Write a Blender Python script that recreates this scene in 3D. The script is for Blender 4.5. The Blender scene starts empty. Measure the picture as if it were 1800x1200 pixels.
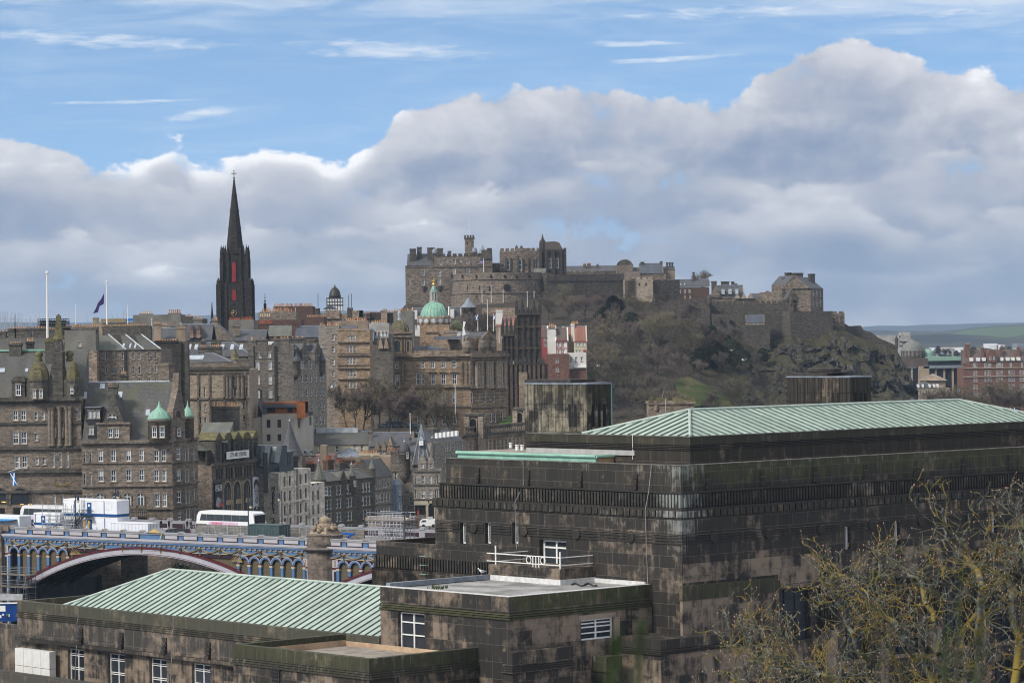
import bpy, bmesh, math, random
from mathutils import Vector, Matrix
R = math.radians
rnd = random.Random(7)
scn = bpy.context.scene
col = scn.collection
# ---------------------------------------------------------------- camera
FPX, CZ, PITCH, ROLL = 5300.0, 98.0, -0.0019, -0.0128     # focal length in photo pixels, eye height above sea
COSR, SINR, COSP, SINP = math.cos(ROLL), math.sin(ROLL), math.cos(PITCH), math.sin(PITCH)
CAMP = Vector((0, 0, CZ))
def ray(px, py):
    u, v = px - 900.0, py - 600.0
    a, b = u*COSR + v*SINR, -u*SINR + v*COSR
    return Vector((a, FPX*COSP + b*SINP, FPX*SINP - b*COSP))
def P(px, py, Y):
    d = ray(px, py)
    return CAMP + d*(Y/d.y)
cam_d = bpy.data.cameras.new('camera')
cam = bpy.data.objects.new('camera', cam_d); col.objects.link(cam); scn.camera = cam
cam_d.sensor_width = 36; cam_d.lens = FPX/1800*36
cam_d.clip_start = 1.0; cam_d.clip_end = 60000
right = (ray(901, 600) - ray(900, 600)).normalized(); fw = ray(900, 600).normalized(); up = right.cross(fw).normalized()
cam.matrix_world = Matrix(((right.x, up.x, -fw.x, 0), (right.y, up.y, -fw.y, 0), (right.z, up.z, -fw.z, CZ), (0, 0, 0, 1)))
cam_d.dof.use_dof = True; cam_d.dof.focus_distance = 420; cam_d.dof.aperture_fstop = 10.0
# ---------------------------------------------------------------- node helper: arithmetic on sockets
class S:
    def __init__(s, nt, sock): s.nt, s.k = nt, sock
    def _m(s, op, *o, clamp=False):
        n = s.nt.nodes.new('ShaderNodeMath'); n.operation = op; n.use_clamp = clamp
        for i, a in enumerate((s,) + o):
            if isinstance(a, S): s.nt.links.new(a.k, n.inputs[i])
            else: n.inputs[i].default_value = a
        return S(s.nt, n.outputs[0])
    def __add__(s, o): return s._m('ADD', o)
    __radd__ = __add__
    def __sub__(s, o): return s._m('SUBTRACT', o)
    def __rsub__(s, o): return (s*-1) + o
    def __mul__(s, o): return s._m('MULTIPLY', o)
    __rmul__ = __mul__
    def __truediv__(s, o): return s._m('DIVIDE', o)
    def __pow__(s, o): return s._m('POWER', o)
    def abs(s): return s._m('ABSOLUTE')
    def sqrt(s): return s._m('SQRT')
    def clamp(s): return s._m('ADD', 0.0, clamp=True)
    def max(s, o): return s._m('MAXIMUM', o)
    def min(s, o): return s._m('MINIMUM', o)
    def step(s, a, b, lo=0.0, hi=1.0):
        n = s.nt.nodes.new('ShaderNodeMapRange'); n.interpolation_type = 'SMOOTHSTEP'
        s.nt.links.new(s.k, n.inputs[0])
        if a <= b: v = (a, b, lo, hi)
        else: v = (b, a, hi, lo)
        for i in range(4): n.inputs[i+1].default_value = v[i]
        return S(s.nt, n.outputs[0])
def link(nt, a, b): nt.links.new(a.k if isinstance(a, S) else a, b)
def setin(nt, sock, v):
    if isinstance(v, S): nt.links.new(v.k, sock)
    elif isinstance(v, bpy.types.NodeSocket): nt.links.new(v, sock)
    elif isinstance(v, tuple) and len(v) == 3 and sock.type == 'RGBA': sock.default_value = v + (1,)
    else: sock.default_value = v
def mixc(nt, f, a, b, mode='MIX'):
    n = nt.nodes.new('ShaderNodeMix'); n.data_type = 'RGBA'; n.blend_type = mode
    setin(nt, n.inputs[0], f); setin(nt, n.inputs[6], a); setin(nt, n.inputs[7], b)
    return S(nt, n.outputs[2])
def comb(nt, x, y, z):
    n = nt.nodes.new('ShaderNodeCombineXYZ')
    for i, a in enumerate((x, y, z)): setin(nt, n.inputs[i], a)
    return S(nt, n.outputs[0])
def noise(nt, vec, scale, detail=4, rough=0.55, dist=0.0, dims='3D'):
    n = nt.nodes.new('ShaderNodeTexNoise'); n.noise_dimensions = dims
    if vec is not None: setin(nt, n.inputs['Vector'], vec)
    n.inputs['Scale'].default_value = scale; n.inputs['Detail'].default_value = detail
    n.inputs['Roughness'].default_value = rough; n.inputs['Distortion'].default_value = dist
    return S(nt, n.outputs['Fac'])
def vmul(nt, vec, sc):
    n = nt.nodes.new('ShaderNodeMapping'); setin(nt, n.inputs['Vector'], vec); n.inputs['Scale'].default_value = sc
    return S(nt, n.outputs[0])
def curve(nt, x, pts, x0, x1, y0, y1):
    n = nt.nodes.new('ShaderNodeFloatCurve'); c = n.mapping.curves[0]
    q = [((a-x0)/(x1-x0), (b-y0)/(y1-y0)) for a, b in pts]
    c.points[0].location = q[0]; c.points[1].location = q[-1]
    for a in q[1:-1]: c.points.new(*a)
    for p in c.points: p.handle_type = 'AUTO_CLAMPED'
    n.mapping.update()
    setin(nt, n.inputs['Value'], ((x - x0)*(1.0/(x1-x0))).clamp())
    return S(nt, n.outputs[0])*(y1-y0) + y0
def srgb(r, g, b): return tuple(((c/255.0)/12.92 if c/255.0 <= .04045 else ((c/255.0+.055)/1.055)**2.4) for c in (r, g, b))
# ---------------------------------------------------------------- sky, clouds, sun
SUN_EL, SUN_AZ = R(40), R(-128)        # the sun stands to the left, behind thin cloud
w = bpy.data.worlds.new('World'); scn.world = w; w.cycles.sampling_method = 'MANUAL'; w.cycles.sample_map_resolution = 512; w.use_nodes = True
nt = w.node_tree; nt.nodes.clear()
wo = nt.nodes.new('ShaderNodeOutputWorld'); bg = nt.nodes.new('ShaderNodeBackground'); link(nt, bg.outputs[0], wo.inputs[0])
tc = nt.nodes.new('ShaderNodeTexCoord'); sep = nt.nodes.new('ShaderNodeSeparateXYZ'); link(nt, tc.outputs['Generated'], sep.inputs[0])
dx, dy, dz = (S(nt, sep.outputs[i]) for i in range(3))
az = dx._m('ARCTAN2', dy)*53.0; el = dz._m('ARCSINE')*53.0     # azimuth and elevation of the sky, in units of about a degree
sky = nt.nodes.new('ShaderNodeTexSky'); sky.sky_type = 'NISHITA'; sky.sun_disc = False
sky.sun_elevation = SUN_EL; sky.sun_rotation = SUN_AZ; sky.air_density = 1.0; sky.dust_density = 0.6; sky.ozone_density = 2.0; sky.altitude = 100
nv = comb(nt, dx, dy, dz.max(0.0)*2.2 + 0.17); nn = nt.nodes.new('ShaderNodeVectorMath'); nn.operation = 'NORMALIZE'; link(nt, nv, nn.inputs[0]); link(nt, nn.outputs[0], sky.inputs[0])
blue = mixc(nt, 1.0, sky.outputs[0], (1.6, 1.75, 1.72), 'MULTIPLY')
pt = comb(nt, az, el, 0.0)
def blob(a0, e0, wa, we, k=0.0, soft=0.5):
    d = (((az-a0)/wa)**2 + ((el-e0-(az-a0)*k)/we)**2)
    return d.step(1.0+soft, 1.0-soft)
top = curve(nt, az, [(-14, 3.2), (-9.0, 3.58), (-8.4, 3.45), (-7.6, 3.28), (-7.1, 3.08), (-6.6, 3.12), (-5.8, 3.45), (-5.45, 3.16), (-5.0, 3.2), (-4.7, 3.32), (-4.0, 3.38), (-3.5, 3.32),
    (-3.0, 3.02), (-2.75, 3.1), (-2.45, 3.38), (-2.1, 3.7), (-1.8, 3.98), (-1.4, 4.12), (0.5, 4.3), (1.6, 4.36), (2.2, 4.2), (3.9, 4.08), (4.4, 4.5), (5.0, 4.85), (5.6, 5.07),
    (6.3, 5.03), (7.0, 4.75), (7.4, 4.6), (8.2, 4.45), (9.0, 4.33), (14, 4.4)], -14, 14, 2, 6)
n1 = noise(nt, pt, 1.0, 3, 0.5, 0.0, '2D') - 0.5
# the cloud bank: heaps standing one behind the other, each bright along its upper edge and grey below
def heap(edge, seed, sx, amp, soft, rough=0.56, sc=1.25):
    n = noise(nt, comb(nt, az*sx + seed, el*1.15 - seed, 0.0), sc, 9, rough, 0.10, '2D')
    e = (edge - el) + (n-0.5)*amp
    return e, e.step(-soft*0.2, soft), n
e1, cum, D0 = heap(top, 0.0, 0.85, 0.95, 0.11)
low = e1
# high streaks of cirrus
cs = noise(nt, vmul(nt, pt, (0.35, 2.6, 1)), 1.3, 5, 0.6, 0.4, '2D')
fine = noise(nt, vmul(nt, pt, (0.7, 4.0, 1)), 2.0, 5, 0.62, 0.3, '2D')
wob = n1*1.2
def streak(a0, e0, wa, we, k=0.0):
    d = (((az-a0)/wa)**2 + ((el-e0-(az-a0)*k + wob*we*0.9)/we)**2)
    return (d*-0.8 + 0.9 + (fine-0.5)*2.2 + (cs-0.5)*1.2).step(0.0, 1.7)
ci = streak(-6.9, 5.22, 2.7, 0.16, -0.035)
for q in ((-2.1, 5.03, 1.9, 0.19, -0.05), (4.4, 5.62, 2.6, 0.15, 0.03), (7.6, 5.5, 2.4, 0.13, -0.02), (-5.4, 3.92, 1.0, 0.1, 0.13), (-6.6, 4.15, 2.0, 0.035, 0.02), (1.9, 5.08, 1.3, 0.06, 0.0), (2.8, 4.8, 1.5, 0.06, 0.04)):
    ci = ci.max(streak(*q))
veil = ((cs-0.30)*1.6).clamp()*el.step(5.2, 6.1) * 0.75 + ((cs-0.42)*1.3).clamp()*0.35
hz_ = (az*0.09 + (el-5.35)*1.1 + (cs-0.5)*1.6).step(0.2, 1.5)*0.7
ci = (ci*0.9).max(veil).max(hz_).clamp()
# greys of the cumulus: light patches and dark undersides lying in flat layers
lay = noise(nt, vmul(nt, pt, (0.32, 0.95, 1)), 0.9, 5, 0.52, 0.2, '2D')
sunny = blob(-4.9, 3.2, 2.3, 0.8, 0, 0.5)
val = e1.step(0.0, 1.0)*-0.27 + 0.72 + sunny*e1.step(0.75, 0.0)*0.55 + (lay-0.5)*0.6 + (D0-0.5)*1.0
for seed, pts, amp, soft, hi, dk, pr in (
    (3.7, [(-14, 3.0), (-9.0, 3.1), (-7.2, 2.85), (-6.0, 2.72), (-4.9, 2.62), (-4.2, 2.88), (-3.3, 2.84), (-2.7, 2.6), (-2.0, 2.35), (-0.5, 2.55), (1.2, 2.95), (3.2, 3.0), (5.2, 2.62), (7.0, 3.0), (14, 3.0)], 1.0, 0.15, 0.70, 0.34, 1.0),
    (8.1, [(-14, 1.9), (-8.8, 1.75), (-7.6, 1.95), (-6.4, 1.75), (-4.6, 2.0), (-3, 1.8), (-1, 2.0), (1.6, 1.85), (3.4, 2.15), (5.6, 2.35), (7.2, 1.8), (9, 2.2), (14, 2)], 0.95, 0.17, 0.72, 0.34, 0.9),
    (15.3, [(-14, 1.15), (-8, 1.0), (-6.5, 1.2), (-4.2, 1.25), (-2.6, 1.35), (-1, 1.2), (2, 1.05), (5, 1.3), (7, 1.0), (9, 1.25), (14, 1.1)], 0.7, 0.18, 0.68, 0.38, 0.85),
    (21.9, [(-14, .5), (-6, .48), (-2, .55), (4, .42), (9, .5), (14, .5)], 0.3, 0.2, 0.60, 0.12, 0.8)):
    ed = curve(nt, az, pts, -14, 14, 0, 6); e_, m_, n_ = heap(ed, seed, 0.62, amp, soft, 0.54)
    v_ = e_.step(0.0, 0.95)*-dk + hi + (lay-0.5)*0.65 + (n_-0.5)*1.0
    m_ = m_*((lay-0.5)*2.0 + 0.75).clamp()*pr
    val = val*(1.0-m_) + v_*m_
for q in ((-0.4, 2.9, 1.4, .34, 0, .8, -.22), (5.0, 3.1, 1.9, .42, 0, .8, -.2), (2.5, 2.2, 2.4, .3, 0, .9, -.1), (-8.3, 2.3, 1.6, .5, 0, .9, -.12), (7.3, 1.0, 2.8, .8, -.05, .9, -.24), (-7.0, 1.5, 1.8, .4, 0, .9, .10), (-5.5, .78, 4.2, .18, 0, .8, -.14)):
    val = val + blob(*q[:6])*q[6]
val = (val - 0.035).clamp()
ramp = nt.nodes.new('ShaderNodeValToRGB'); cr_ = ramp.color_ramp
for i, (p, c) in enumerate(((0.0, (126, 142, 170)), (0.3, (154, 163, 182)), (0.55, (183, 186, 196)), (0.78, (208, 209, 215)), (1.0, (246, 246, 247)))):
    e = cr_.elements[i] if i < 2 else cr_.elements.new(p)
    e.position = p; e.color = srgb(*c) + (1,)
link(nt, val, ramp.inputs[0])
gap = lay.step(0.40, 0.28)*D0.step(0.5, 0.36)*0.5
SKYK = 0.1
cloudc = mixc(nt, 1.0, S(nt, ramp.outputs[0]), (1.0/SKYK,)*3, 'MULTIPLY')
white = tuple(c/SKYK for c in srgb(222, 228, 236))
skyc = mixc(nt, ci, blue, white)
skyc = mixc(nt, cum*(1.0-gap), skyc, cloudc)
# overhead, out of the picture: broken bright cloud
over = (noise(nt, tc.outputs['Generated'], 2.2, 3, 0.6, 0.0).step(0.38, 0.60))*el.step(6.5, 14)
skyc = mixc(nt, over, skyc, tuple(c/SKYK for c in (0.62, 0.63, 0.66)))
link(nt, skyc, bg.inputs[0]); bg.inputs[1].default_value = SKYK
sd = bpy.data.lights.new('sun', 'SUN'); sd.energy = 3.0; sd.angle = R(12); sd.color = (1.0, 0.95, 0.87)
sun = bpy.data.objects.new('sun', sd); col.objects.link(sun); sun.location = (-300, 0, 500)
sdir = Vector((math.sin(SUN_AZ)*math.cos(SUN_EL), math.cos(SUN_AZ)*math.cos(SUN_EL), math.sin(SUN_EL)))
sun.rotation_euler = sdir.to_track_quat('Z', 'Y').to_euler()
vs = scn.view_settings; vs.view_transform = 'Standard'; vs.look = 'None'; vs.gamma = 1; vs.exposure = 0.28; vs.use_curve_mapping = False
scn.cycles.filter_width = 1.1; scn.cycles.volume_max_steps = 64; scn.cycles.max_bounces = 5; scn.cycles.volume_bounces = 0
UPZ=Vector((0,0,1))
class MB:
 def __init__(s,T=None):s .v,s .f,s .mi,s .sm=[],[],[],[];s .T=T or Matrix .Identity(4);s .i=0;s .smooth=False
 def add(s,vs,fs):
  o=len(s .v)
  s .v+=[s .T@Vector(v)for v in vs]
  for f in fs:s .f .append(tuple(o+k for k in f));s .mi .append(s .i);s .sm .append(s .smooth)
 def quad(s,a,b,c,d):s .add((a,b,c,d),((0,1,2,3),))
 def poly(s,p):s .add(p,(tuple(range(len(p))),))
 def box(s,x0,x1,y0,y1,z0,z1,bev=0):
  if x0>x1:x0,x1=x1,x0
  if y0>y1:y0,y1=y1,y0
  s .add([(x,y,z)for z in(z0,z1)for y in(y0,y1)for x in(x0,x1)],((0,2,3,1),(4,5,7,6),(0,1,5,4),(2,6,7,3),(0,4,6,2),(1,3,7,5)))
 def frust(s,x0,x1,y0,y1,z0,z1,ix,iy=None):
  iy=ix if iy is None else iy
  b=[(x0,y0,z0),(x1,y0,z0),(x1,y1,z0),(x0,y1,z0)];t=[(x0+ix,y0+iy,z1),(x1-ix,y0+iy,z1),(x1-ix,y1-iy,z1),(x0+ix,y1-iy,z1)]
  s .add(b+t,((3,2,1,0),(4,5,6,7),(0,1,5,4),(1,2,6,5),(2,3,7,6),(3,0,4,7)))
 def prism(s,pts,d0,d1,ax='y'):
  g={'y':lambda a,b,d:(a,d,b),'x':lambda a,b,d:(d,a,b),'z':lambda a,b,d:(a,b,d)}[ax]
  n=len(pts);A=[g(a,b,d0)for a,b in pts];B=[g(a,b,d1)for a,b in pts]
  s .add(A+B,[tuple(range(n)),tuple(range(2*n-1,n-1,-1))]+[(i,i+n,(i+1)%n+n,(i+1)%n)for i in range(n)])
 def tube(s,p,q,r0,r1=None,n=6,cap=True):
  p,q=Vector(p),Vector(q);r1=r0 if r1 is None else r1
  a=(q-p);a=a .normalized()if a .length>1e-9 else UPZ;u=a .orthogonal().normalized();w_=a .cross(u)
  vs=[p+(u*math .cos(t*6.2832/n)+w_*math .sin(t*6.2832/n))*r0 for t in range(n)]+[q+(u*math .cos(t*6.2832/n)+w_*math .sin(t*6.2832/n))*r1 for t in range(n)]
  fs=[(t,(t+1)%n,(t+1)%n+n,t+n)for t in range(n)]
  if cap:fs+=[tuple(range(n-1,-1,-1)),tuple(range(n,2*n))]
  s .add(vs,fs)
 def lathe(s,prof,n=16,c=(0,0,0),a0=0.0,sq=1.0):
  c=Vector(c);vs=[];fs=[];m=len(prof)
  for r,z in prof:
   for k in range(n):
    t=a0+k*2*math .pi/n;vs .append(c+Vector((r*math .cos(t),r*math .sin(t)*sq,z)))
  for j in range(m-1):
   for k in range(n):fs .append((j*n+k,j*n+(k+1)%n,(j+1)*n+(k+1)%n,(j+1)*n+k))
  fs .append(tuple(range(n-1,-1,-1)));fs .append(tuple(range((m-1)*n,m*n)))
  s .add(vs,fs)
 def ball(s,c,r,n=10,sz=1.0):
  s .lathe([(r*math .sin(math .pi*(j+.02)/(n/2+.04)),-r*sz*math .cos(math .pi*(j+.02)/(n/2+.04)))for j in range(n//2+1)],n,c)
 def build(s,name,mats,parent=None,loc=None,**props):
  me=bpy .data .meshes .new(name)
  o3=Vector(loc)if loc is not None else(parent .matrix_world .translation if parent is not None else Vector((0,0,0)))
  if parent is not None:o3=WLOC[parent .name]
  elif loc is None:o3=Vector((0,0,0))
  vs=[v-o3 for v in s .v]
  me .from_pydata([tuple(v)for v in vs],[],s .f)
  for m in(mats if isinstance(mats,(list,tuple))else[mats]):me .materials .append(m)
  me .polygons .foreach_set('material_index',s .mi);me .polygons .foreach_set('use_smooth',s .sm)
  uv=me .uv_layers .new(name='UVMap').data
  for p in me .polygons:
   n=p .normal
   t=Vector((0,0,1)).cross(n)
   if t .length<0.15:t=Vector((1,0,0))
   t .normalize();b=n .cross(t)
   for li in p .loop_indices:
    q=s .v[me .loops[li].vertex_index];uv[li].uv=(q .dot(t),q .dot(b))
  o=bpy .data .objects .new(name,me);col .objects .link(o)
  if parent is not None:o .parent=parent;WLOC[o .name]=WLOC[parent .name]
  else:o .location=o3;WLOC[o .name]=Vector(o3)
  for k,v in props .items():o[k]=v
  return o
WLOC={}
def thing(name,label,cat,loc=(0,0,0),group=None):
 o=bpy .data .objects .new(name,None);col .objects .link(o);o .empty_display_size=0.5
 o .location=loc;WLOC[o .name]=Vector(loc);o['label']=label;o['category']=cat
 if group:o['group']=group
 return o
def tag(o,label,cat,group=None):
 o['label']=label;o['category']=cat
 if group:o['group']=group
 return o
def kind(o,k):o['kind']=k;return o
def inst(src,parent,loc,rz=0.0,sc=None,name=None):
 """a copy of a part placed in world space under its thing (parents are never rotated)"""
 o=src .copy();col .objects .link(o)
 o .parent=parent
 o .location=Vector(loc)-(WLOC[parent .name]if parent is not None else Vector((0,0,0)))
 o .rotation_euler=(0,0,rz)
 if sc:o .scale=sc
 WLOC[o .name]=Vector(loc)
 return o
def kids(o):return list(o .children)
def dup(root,loc,rz=0.0,sc=1.0,label=None,group=None):
 r=root .copy();col .objects .link(r);r .location=loc;r .rotation_euler=(0,0,rz);r .scale=(sc,sc,sc)if not isinstance(sc,tuple)else sc
 if label:r['label']=label
 if group:r['group']=group
 for ch in kids(root):
  c=ch .copy();col .objects .link(c);c .parent=r
  for g in kids(ch):
   d=g .copy();col .objects .link(d);d .parent=c
 return r
def frame(o,xa,ya):
 return Matrix(((xa .x,ya .x,0,o .x),(xa .y,ya .y,0,o .y),(0,0,1,o .z),(0,0,0,1)))
MATS={}
def newmat(name):
 m=bpy .data .materials .new(name);m .use_nodes=True;MATS[name]=m
 nt=m .node_tree;return m,nt,nt .nodes['Principled BSDF']
def plain(name,c,rough=0.7,metal=0.0,var=0.12,scale=2.0,spec=0.3):
 m,nt,b=newmat(name)
 g=nt .nodes .new('ShaderNodeNewGeometry')
 f=noise(nt,g .outputs['Position'],scale,3,0.6)
 link(nt,mixc(nt,1.0,c,mixc(nt,f .step(0.3,0.7),(1-var,)*3,(1+var,)*3),'MULTIPLY'),b .inputs['Base Color'])
 b .inputs['Roughness'].default_value=rough;b .inputs['Metallic'].default_value=metal;b .inputs['Specular IOR Level'].default_value=spec
 return m
def uvn(nt):
 n=nt .nodes .new('ShaderNodeUVMap');return S(nt,n .outputs[0])
def bricks(nt,uv,c1,c2,mort,bw,bh,ms=0.02,off=0.5):
 n=nt .nodes .new('ShaderNodeTexBrick');link(nt,uv,n .inputs['Vector'])
 for k,c in(('Color1',c1),('Color2',c2),('Mortar',mort)):setin(nt,n .inputs[k],c)
 n .inputs['Scale'].default_value=1.0;n .inputs['Brick Width'].default_value=bw;n .inputs['Row Height'].default_value=bh
 n .inputs['Mortar Size'].default_value=ms;n .inputs['Mortar Smooth'].default_value=0.3;n .inputs['Bias'].default_value=0.0;n .offset=off
 return n
def bump(nt,b,h,dist,strength=0.6):
 n=nt .nodes .new('ShaderNodeBump');n .inputs['Strength'].default_value=strength;n .inputs['Distance'].default_value=dist
 setin(nt,n .inputs['Height'],h);link(nt,n .outputs[0],b .inputs['Normal'])
def stone(name,c1,c2,mort=None,bw=0.7,bh=0.32,ms=0.03,soot=0.5,sootc=(0.035,0.032,0.03),sc=0.12,rough=0.92,patch=0.5,moss=0.0):
 """coursed sandstone: blocks of two tints, soot in patches and in vertical streaks"""
 m,nt,b=newmat(name)
 uv=uvn(nt);pos=nt .nodes .new('ShaderNodeNewGeometry').outputs['Position']
 mort=mort or tuple(x*0.8 for x in c1)
 br=bricks(nt,uv,c1,c2,mort,bw,bh,ms)
 f1=noise(nt,pos,sc,5,0.65);f2=noise(nt,vmul(nt,uv,(0.9,0.09,1)),1.0,4,0.6);f3=noise(nt,pos,2.2/bw,2,0.6);f4=noise(nt,vmul(nt,uv,(0.55/bw,1.5/bw,1)),1.0,3,0.7)
 colr=mixc(nt,f3 .step(0.35,0.75)*patch,S(nt,br .outputs['Color']),tuple(min(1,x*1.35)for x in c1))
 colr=mixc(nt,f3 .step(0.5,0.25)*patch,colr,tuple(x*0.5 for x in c2))
 colr=mixc(nt,f4 .step(0.54,0.68)*0.7,colr,tuple(min(1,x*1.5)for x in c1));colr=mixc(nt,f4 .step(0.47,0.33)*0.75,colr,tuple(x*0.45 for x in c2))
 colr=mixc(nt,(f1 .step(0.42,0.68)*0.75+f2 .step(0.48,0.78)*0.7).clamp()*soot,colr,sootc)
 if moss:colr=mixc(nt,noise(nt,pos,0.5,5,.65).step(0.5,0.68)*moss,colr,(0.085,0.085,0.035))
 link(nt,colr,b .inputs['Base Color']);b .inputs['Roughness'].default_value=rough;b .inputs['Specular IOR Level'].default_value=0.2
 bump(nt,b,S(nt,br .outputs['Fac'])*-1.0+f3*0.6,0.06,0.7)
 return m
def ashlar(name,bw,bh,tan=0.25,algae=0.0,ztop=None,drip=0.0,black=(0.0165,0.0150,0.0132),clean=(0.235,0.180,0.132),joint=(0.13,0.11,0.09),ms=0.016,off=0.5,corner=None):
 """big sooty facing slabs with pale joints, bare tan patches, green algae and pale drips below a coping"""
 m,nt,b=newmat(name)
 uv=uvn(nt);pos=nt .nodes .new('ShaderNodeNewGeometry').outputs['Position']
 br=bricks(nt,uv,(0,0,0),(1,1,1),(0.5,)*3,bw,bh,ms,off)
 tint=br .outputs['Color'];sx=nt .nodes .new('ShaderNodeSeparateColor');nt .links .new(tint,sx .inputs[0]);t=S(nt,sx .outputs[0])
 big=noise(nt,pos,0.22,5,0.6);med=noise(nt,pos,1.1,6,0.68);st=noise(nt,vmul(nt,uv,(2.2,0.22,1)),1.0,5,0.65,0.3)
 fin=noise(nt,pos,9.0,3,0.6)
 k=(t*0.30+med*1.35+big*1.0+st*0.75-1.80+tan)
 k=k .step(0.0,0.5)
 c=mixc(nt,k,mixc(nt,st,tuple(x*0.6 for x in black),tuple(x*1.7 for x in black)),clean)
 c=mixc(nt,(t*0.22+(st-0.4)*0.5).clamp()*(fin*0.8+0.3),c,tuple(x*0.34 for x in clean))
 if algae or drip:
  sep=nt .nodes .new('ShaderNodeSeparateXYZ');nt .links .new(pos,sep .inputs[0]);z=S(nt,sep .outputs[2])
  dpt=(z*-1.0+ztop)
  s2=noise(nt,vmul(nt,uv,(3.2,0.12,1)),1.0,3,0.6);
  if algae:c=mixc(nt,((s2*1.4+med*0.7-dpt*0.30-0.72+big*0.5)).step(0.0,0.5)*algae,c,mixc(nt,med,(0.030,0.033,0.013),(0.068,0.070,0.020)))
  cm=0.0
  if corner:cm=(((S(nt,sep .outputs[0])-corner[0])**2+(S(nt,sep .outputs[1])-corner[1])**2).sqrt()).step(4.0,0.2)*0.33
  if drip:c=mixc(nt,(noise(nt,vmul(nt,uv,(5.5,0.25,1)),1.0,3,0.7)*1.1+med*0.9+big*0.5-dpt*0.12-1.25+cm).step(0.05,0.35)*drip,c,(0.24,0.25,0.23))
 c=mixc(nt,S(nt,br .outputs['Fac'])*(0.15+st*1.1),c,joint)
 link(nt,c,b .inputs['Base Color']);b .inputs['Roughness'].default_value=0.8;b .inputs['Specular IOR Level'].default_value=0.35
 bump(nt,b,fin*0.3+med*0.3-S(nt,br .outputs['Fac']),0.02,0.6)
 return m
def slate(name,c=(0.060,0.062,0.068),c2=None,moss=0.25,rh=0.28,bw=0.35,mossc=(0.085,0.082,0.045)):
 m,nt,b=newmat(name);uv=uvn(nt);pos=nt .nodes .new('ShaderNodeNewGeometry').outputs['Position']
 br=bricks(nt,uv,c,c2 or tuple(x*1.55 for x in c),tuple(x*0.45 for x in c),bw,rh,0.03)
 f=noise(nt,vmul(nt,uv,(0.55,0.14,1)),1.0,5,0.65);g=noise(nt,pos,0.35,5,0.6)
 cc=mixc(nt,f .step(0.4,0.7)*0.55,S(nt,br .outputs['Color']),tuple(x*1.9 for x in c))
 cc=mixc(nt,g .step(0.48,0.66)*moss*1.6,cc,mossc)
 link(nt,cc,b .inputs['Base Color']);b .inputs['Roughness'].default_value=0.62;b .inputs['Specular IOR Level'].default_value=0.4
 bump(nt,b,S(nt,br .outputs['Fac'])*-1.0,0.03,0.5)
 return m
def glassy(name,c,rough=0.08,lo=0.6,hi=2.4,rnd_=True):
 m,nt,b=newmat(name)
 oi=nt .nodes .new('ShaderNodeObjectInfo');r_=S(nt,oi .outputs['Random'])
 f=noise(nt,nt .nodes .new('ShaderNodeNewGeometry').outputs['Position'],0.6,2,0.5)
 link(nt,mixc(nt,(r_*0.75+f*0.35).clamp(),tuple(x*lo for x in c),tuple(x*hi for x in c)),b .inputs['Base Color'])
 b .inputs['Roughness'].default_value=rough;b .inputs['Specular IOR Level'].default_value=0.3
 return m
def copper(name,c=(0.36,0.56,0.45),dark=(0.10,0.17,0.14),amt=0.35):
 m,nt,b=newmat(name);uv=uvn(nt);pos=nt .nodes .new('ShaderNodeNewGeometry').outputs['Position']
 f=noise(nt,vmul(nt,uv,(1.2,0.12,1)),1.0,5,0.65);g=noise(nt,pos,0.5,5,0.62);h=noise(nt,pos,5.0,3,.6)
 cc=mixc(nt,g,tuple(x*0.80 for x in c),tuple(min(1,x*1.15)for x in c))
 pn=bricks(nt,uv,(0.78,)*3,(1.12,)*3,(0.68,)*3,0.78,3.4,0.012,0.37);cc=mixc(nt,0.8,cc,S(nt,pn .outputs['Color']),'MULTIPLY')
 cc=mixc(nt,f .step(0.52,0.8)*amt,cc,dark);cc=mixc(nt,h .step(0.55,0.8)*0.2,cc,(0.5,0.58,0.5));cc=mixc(nt,g .step(0.60,0.75)*0.3,cc,(0.22,0.24,0.15))
 link(nt,cc,b .inputs['Base Color']);b .inputs['Roughness'].default_value=0.55;b .inputs['Specular IOR Level'].default_value=0.35
 return m
M_white=plain('white_paint',(0.78,0.78,0.76),0.5,var=0.06)
M_steel=plain('window_steel',(0.70,0.70,0.68),0.45,var=0.10,scale=6)
M_rail=plain('rail_paint',(0.74,0.72,0.69),0.5,var=0.12,scale=8)
M_glass=glassy('dark_glass',(0.020,0.023,0.028))
M_glassb=glassy('blue_glass',(0.030,0.038,0.046),0.18,0.35,2.6)
M_lead=plain('lead',(0.19,0.215,0.25),0.5,var=0.25,scale=1.5)
M_leadl=plain('pale_lead',(0.42,0.45,0.48),0.45,var=0.2,scale=1.0)
M_dark=plain('dark_void',(0.012,0.012,0.013),0.9,var=0.1)
M_iron=plain('dark_iron',(0.03,0.032,0.035),0.5,var=0.2)
M_galv=plain('galvanised_tube',(0.38,0.40,0.41),0.4,metal=0.3,var=0.2)
M_terra=plain('terracotta',(0.42,0.25,0.14),0.85,var=0.3,scale=0.8)
M_terrar=plain('red_terracotta',(0.30,0.09,0.05),0.85,var=0.3,scale=0.8)
M_gold=plain('gilding',(0.60,0.38,0.08),0.35,metal=0.6,var=0.1)
M_cop=copper('green_copper',(0.40,0.465,0.41),amt=0.55);M_coprib=plain('copper_seam',(0.095,0.145,0.12),0.6,var=0.25);M_copd=copper('dome_copper',(0.24,0.43,0.33),(0.07,0.14,0.11),0.6)  # copper_seam is darkened for dirt and for the shaded side of the ribs
M_copb=copper('bright_copper',(0.25,0.46,0.36),(0.08,0.12,0.09),0.5)
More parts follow.
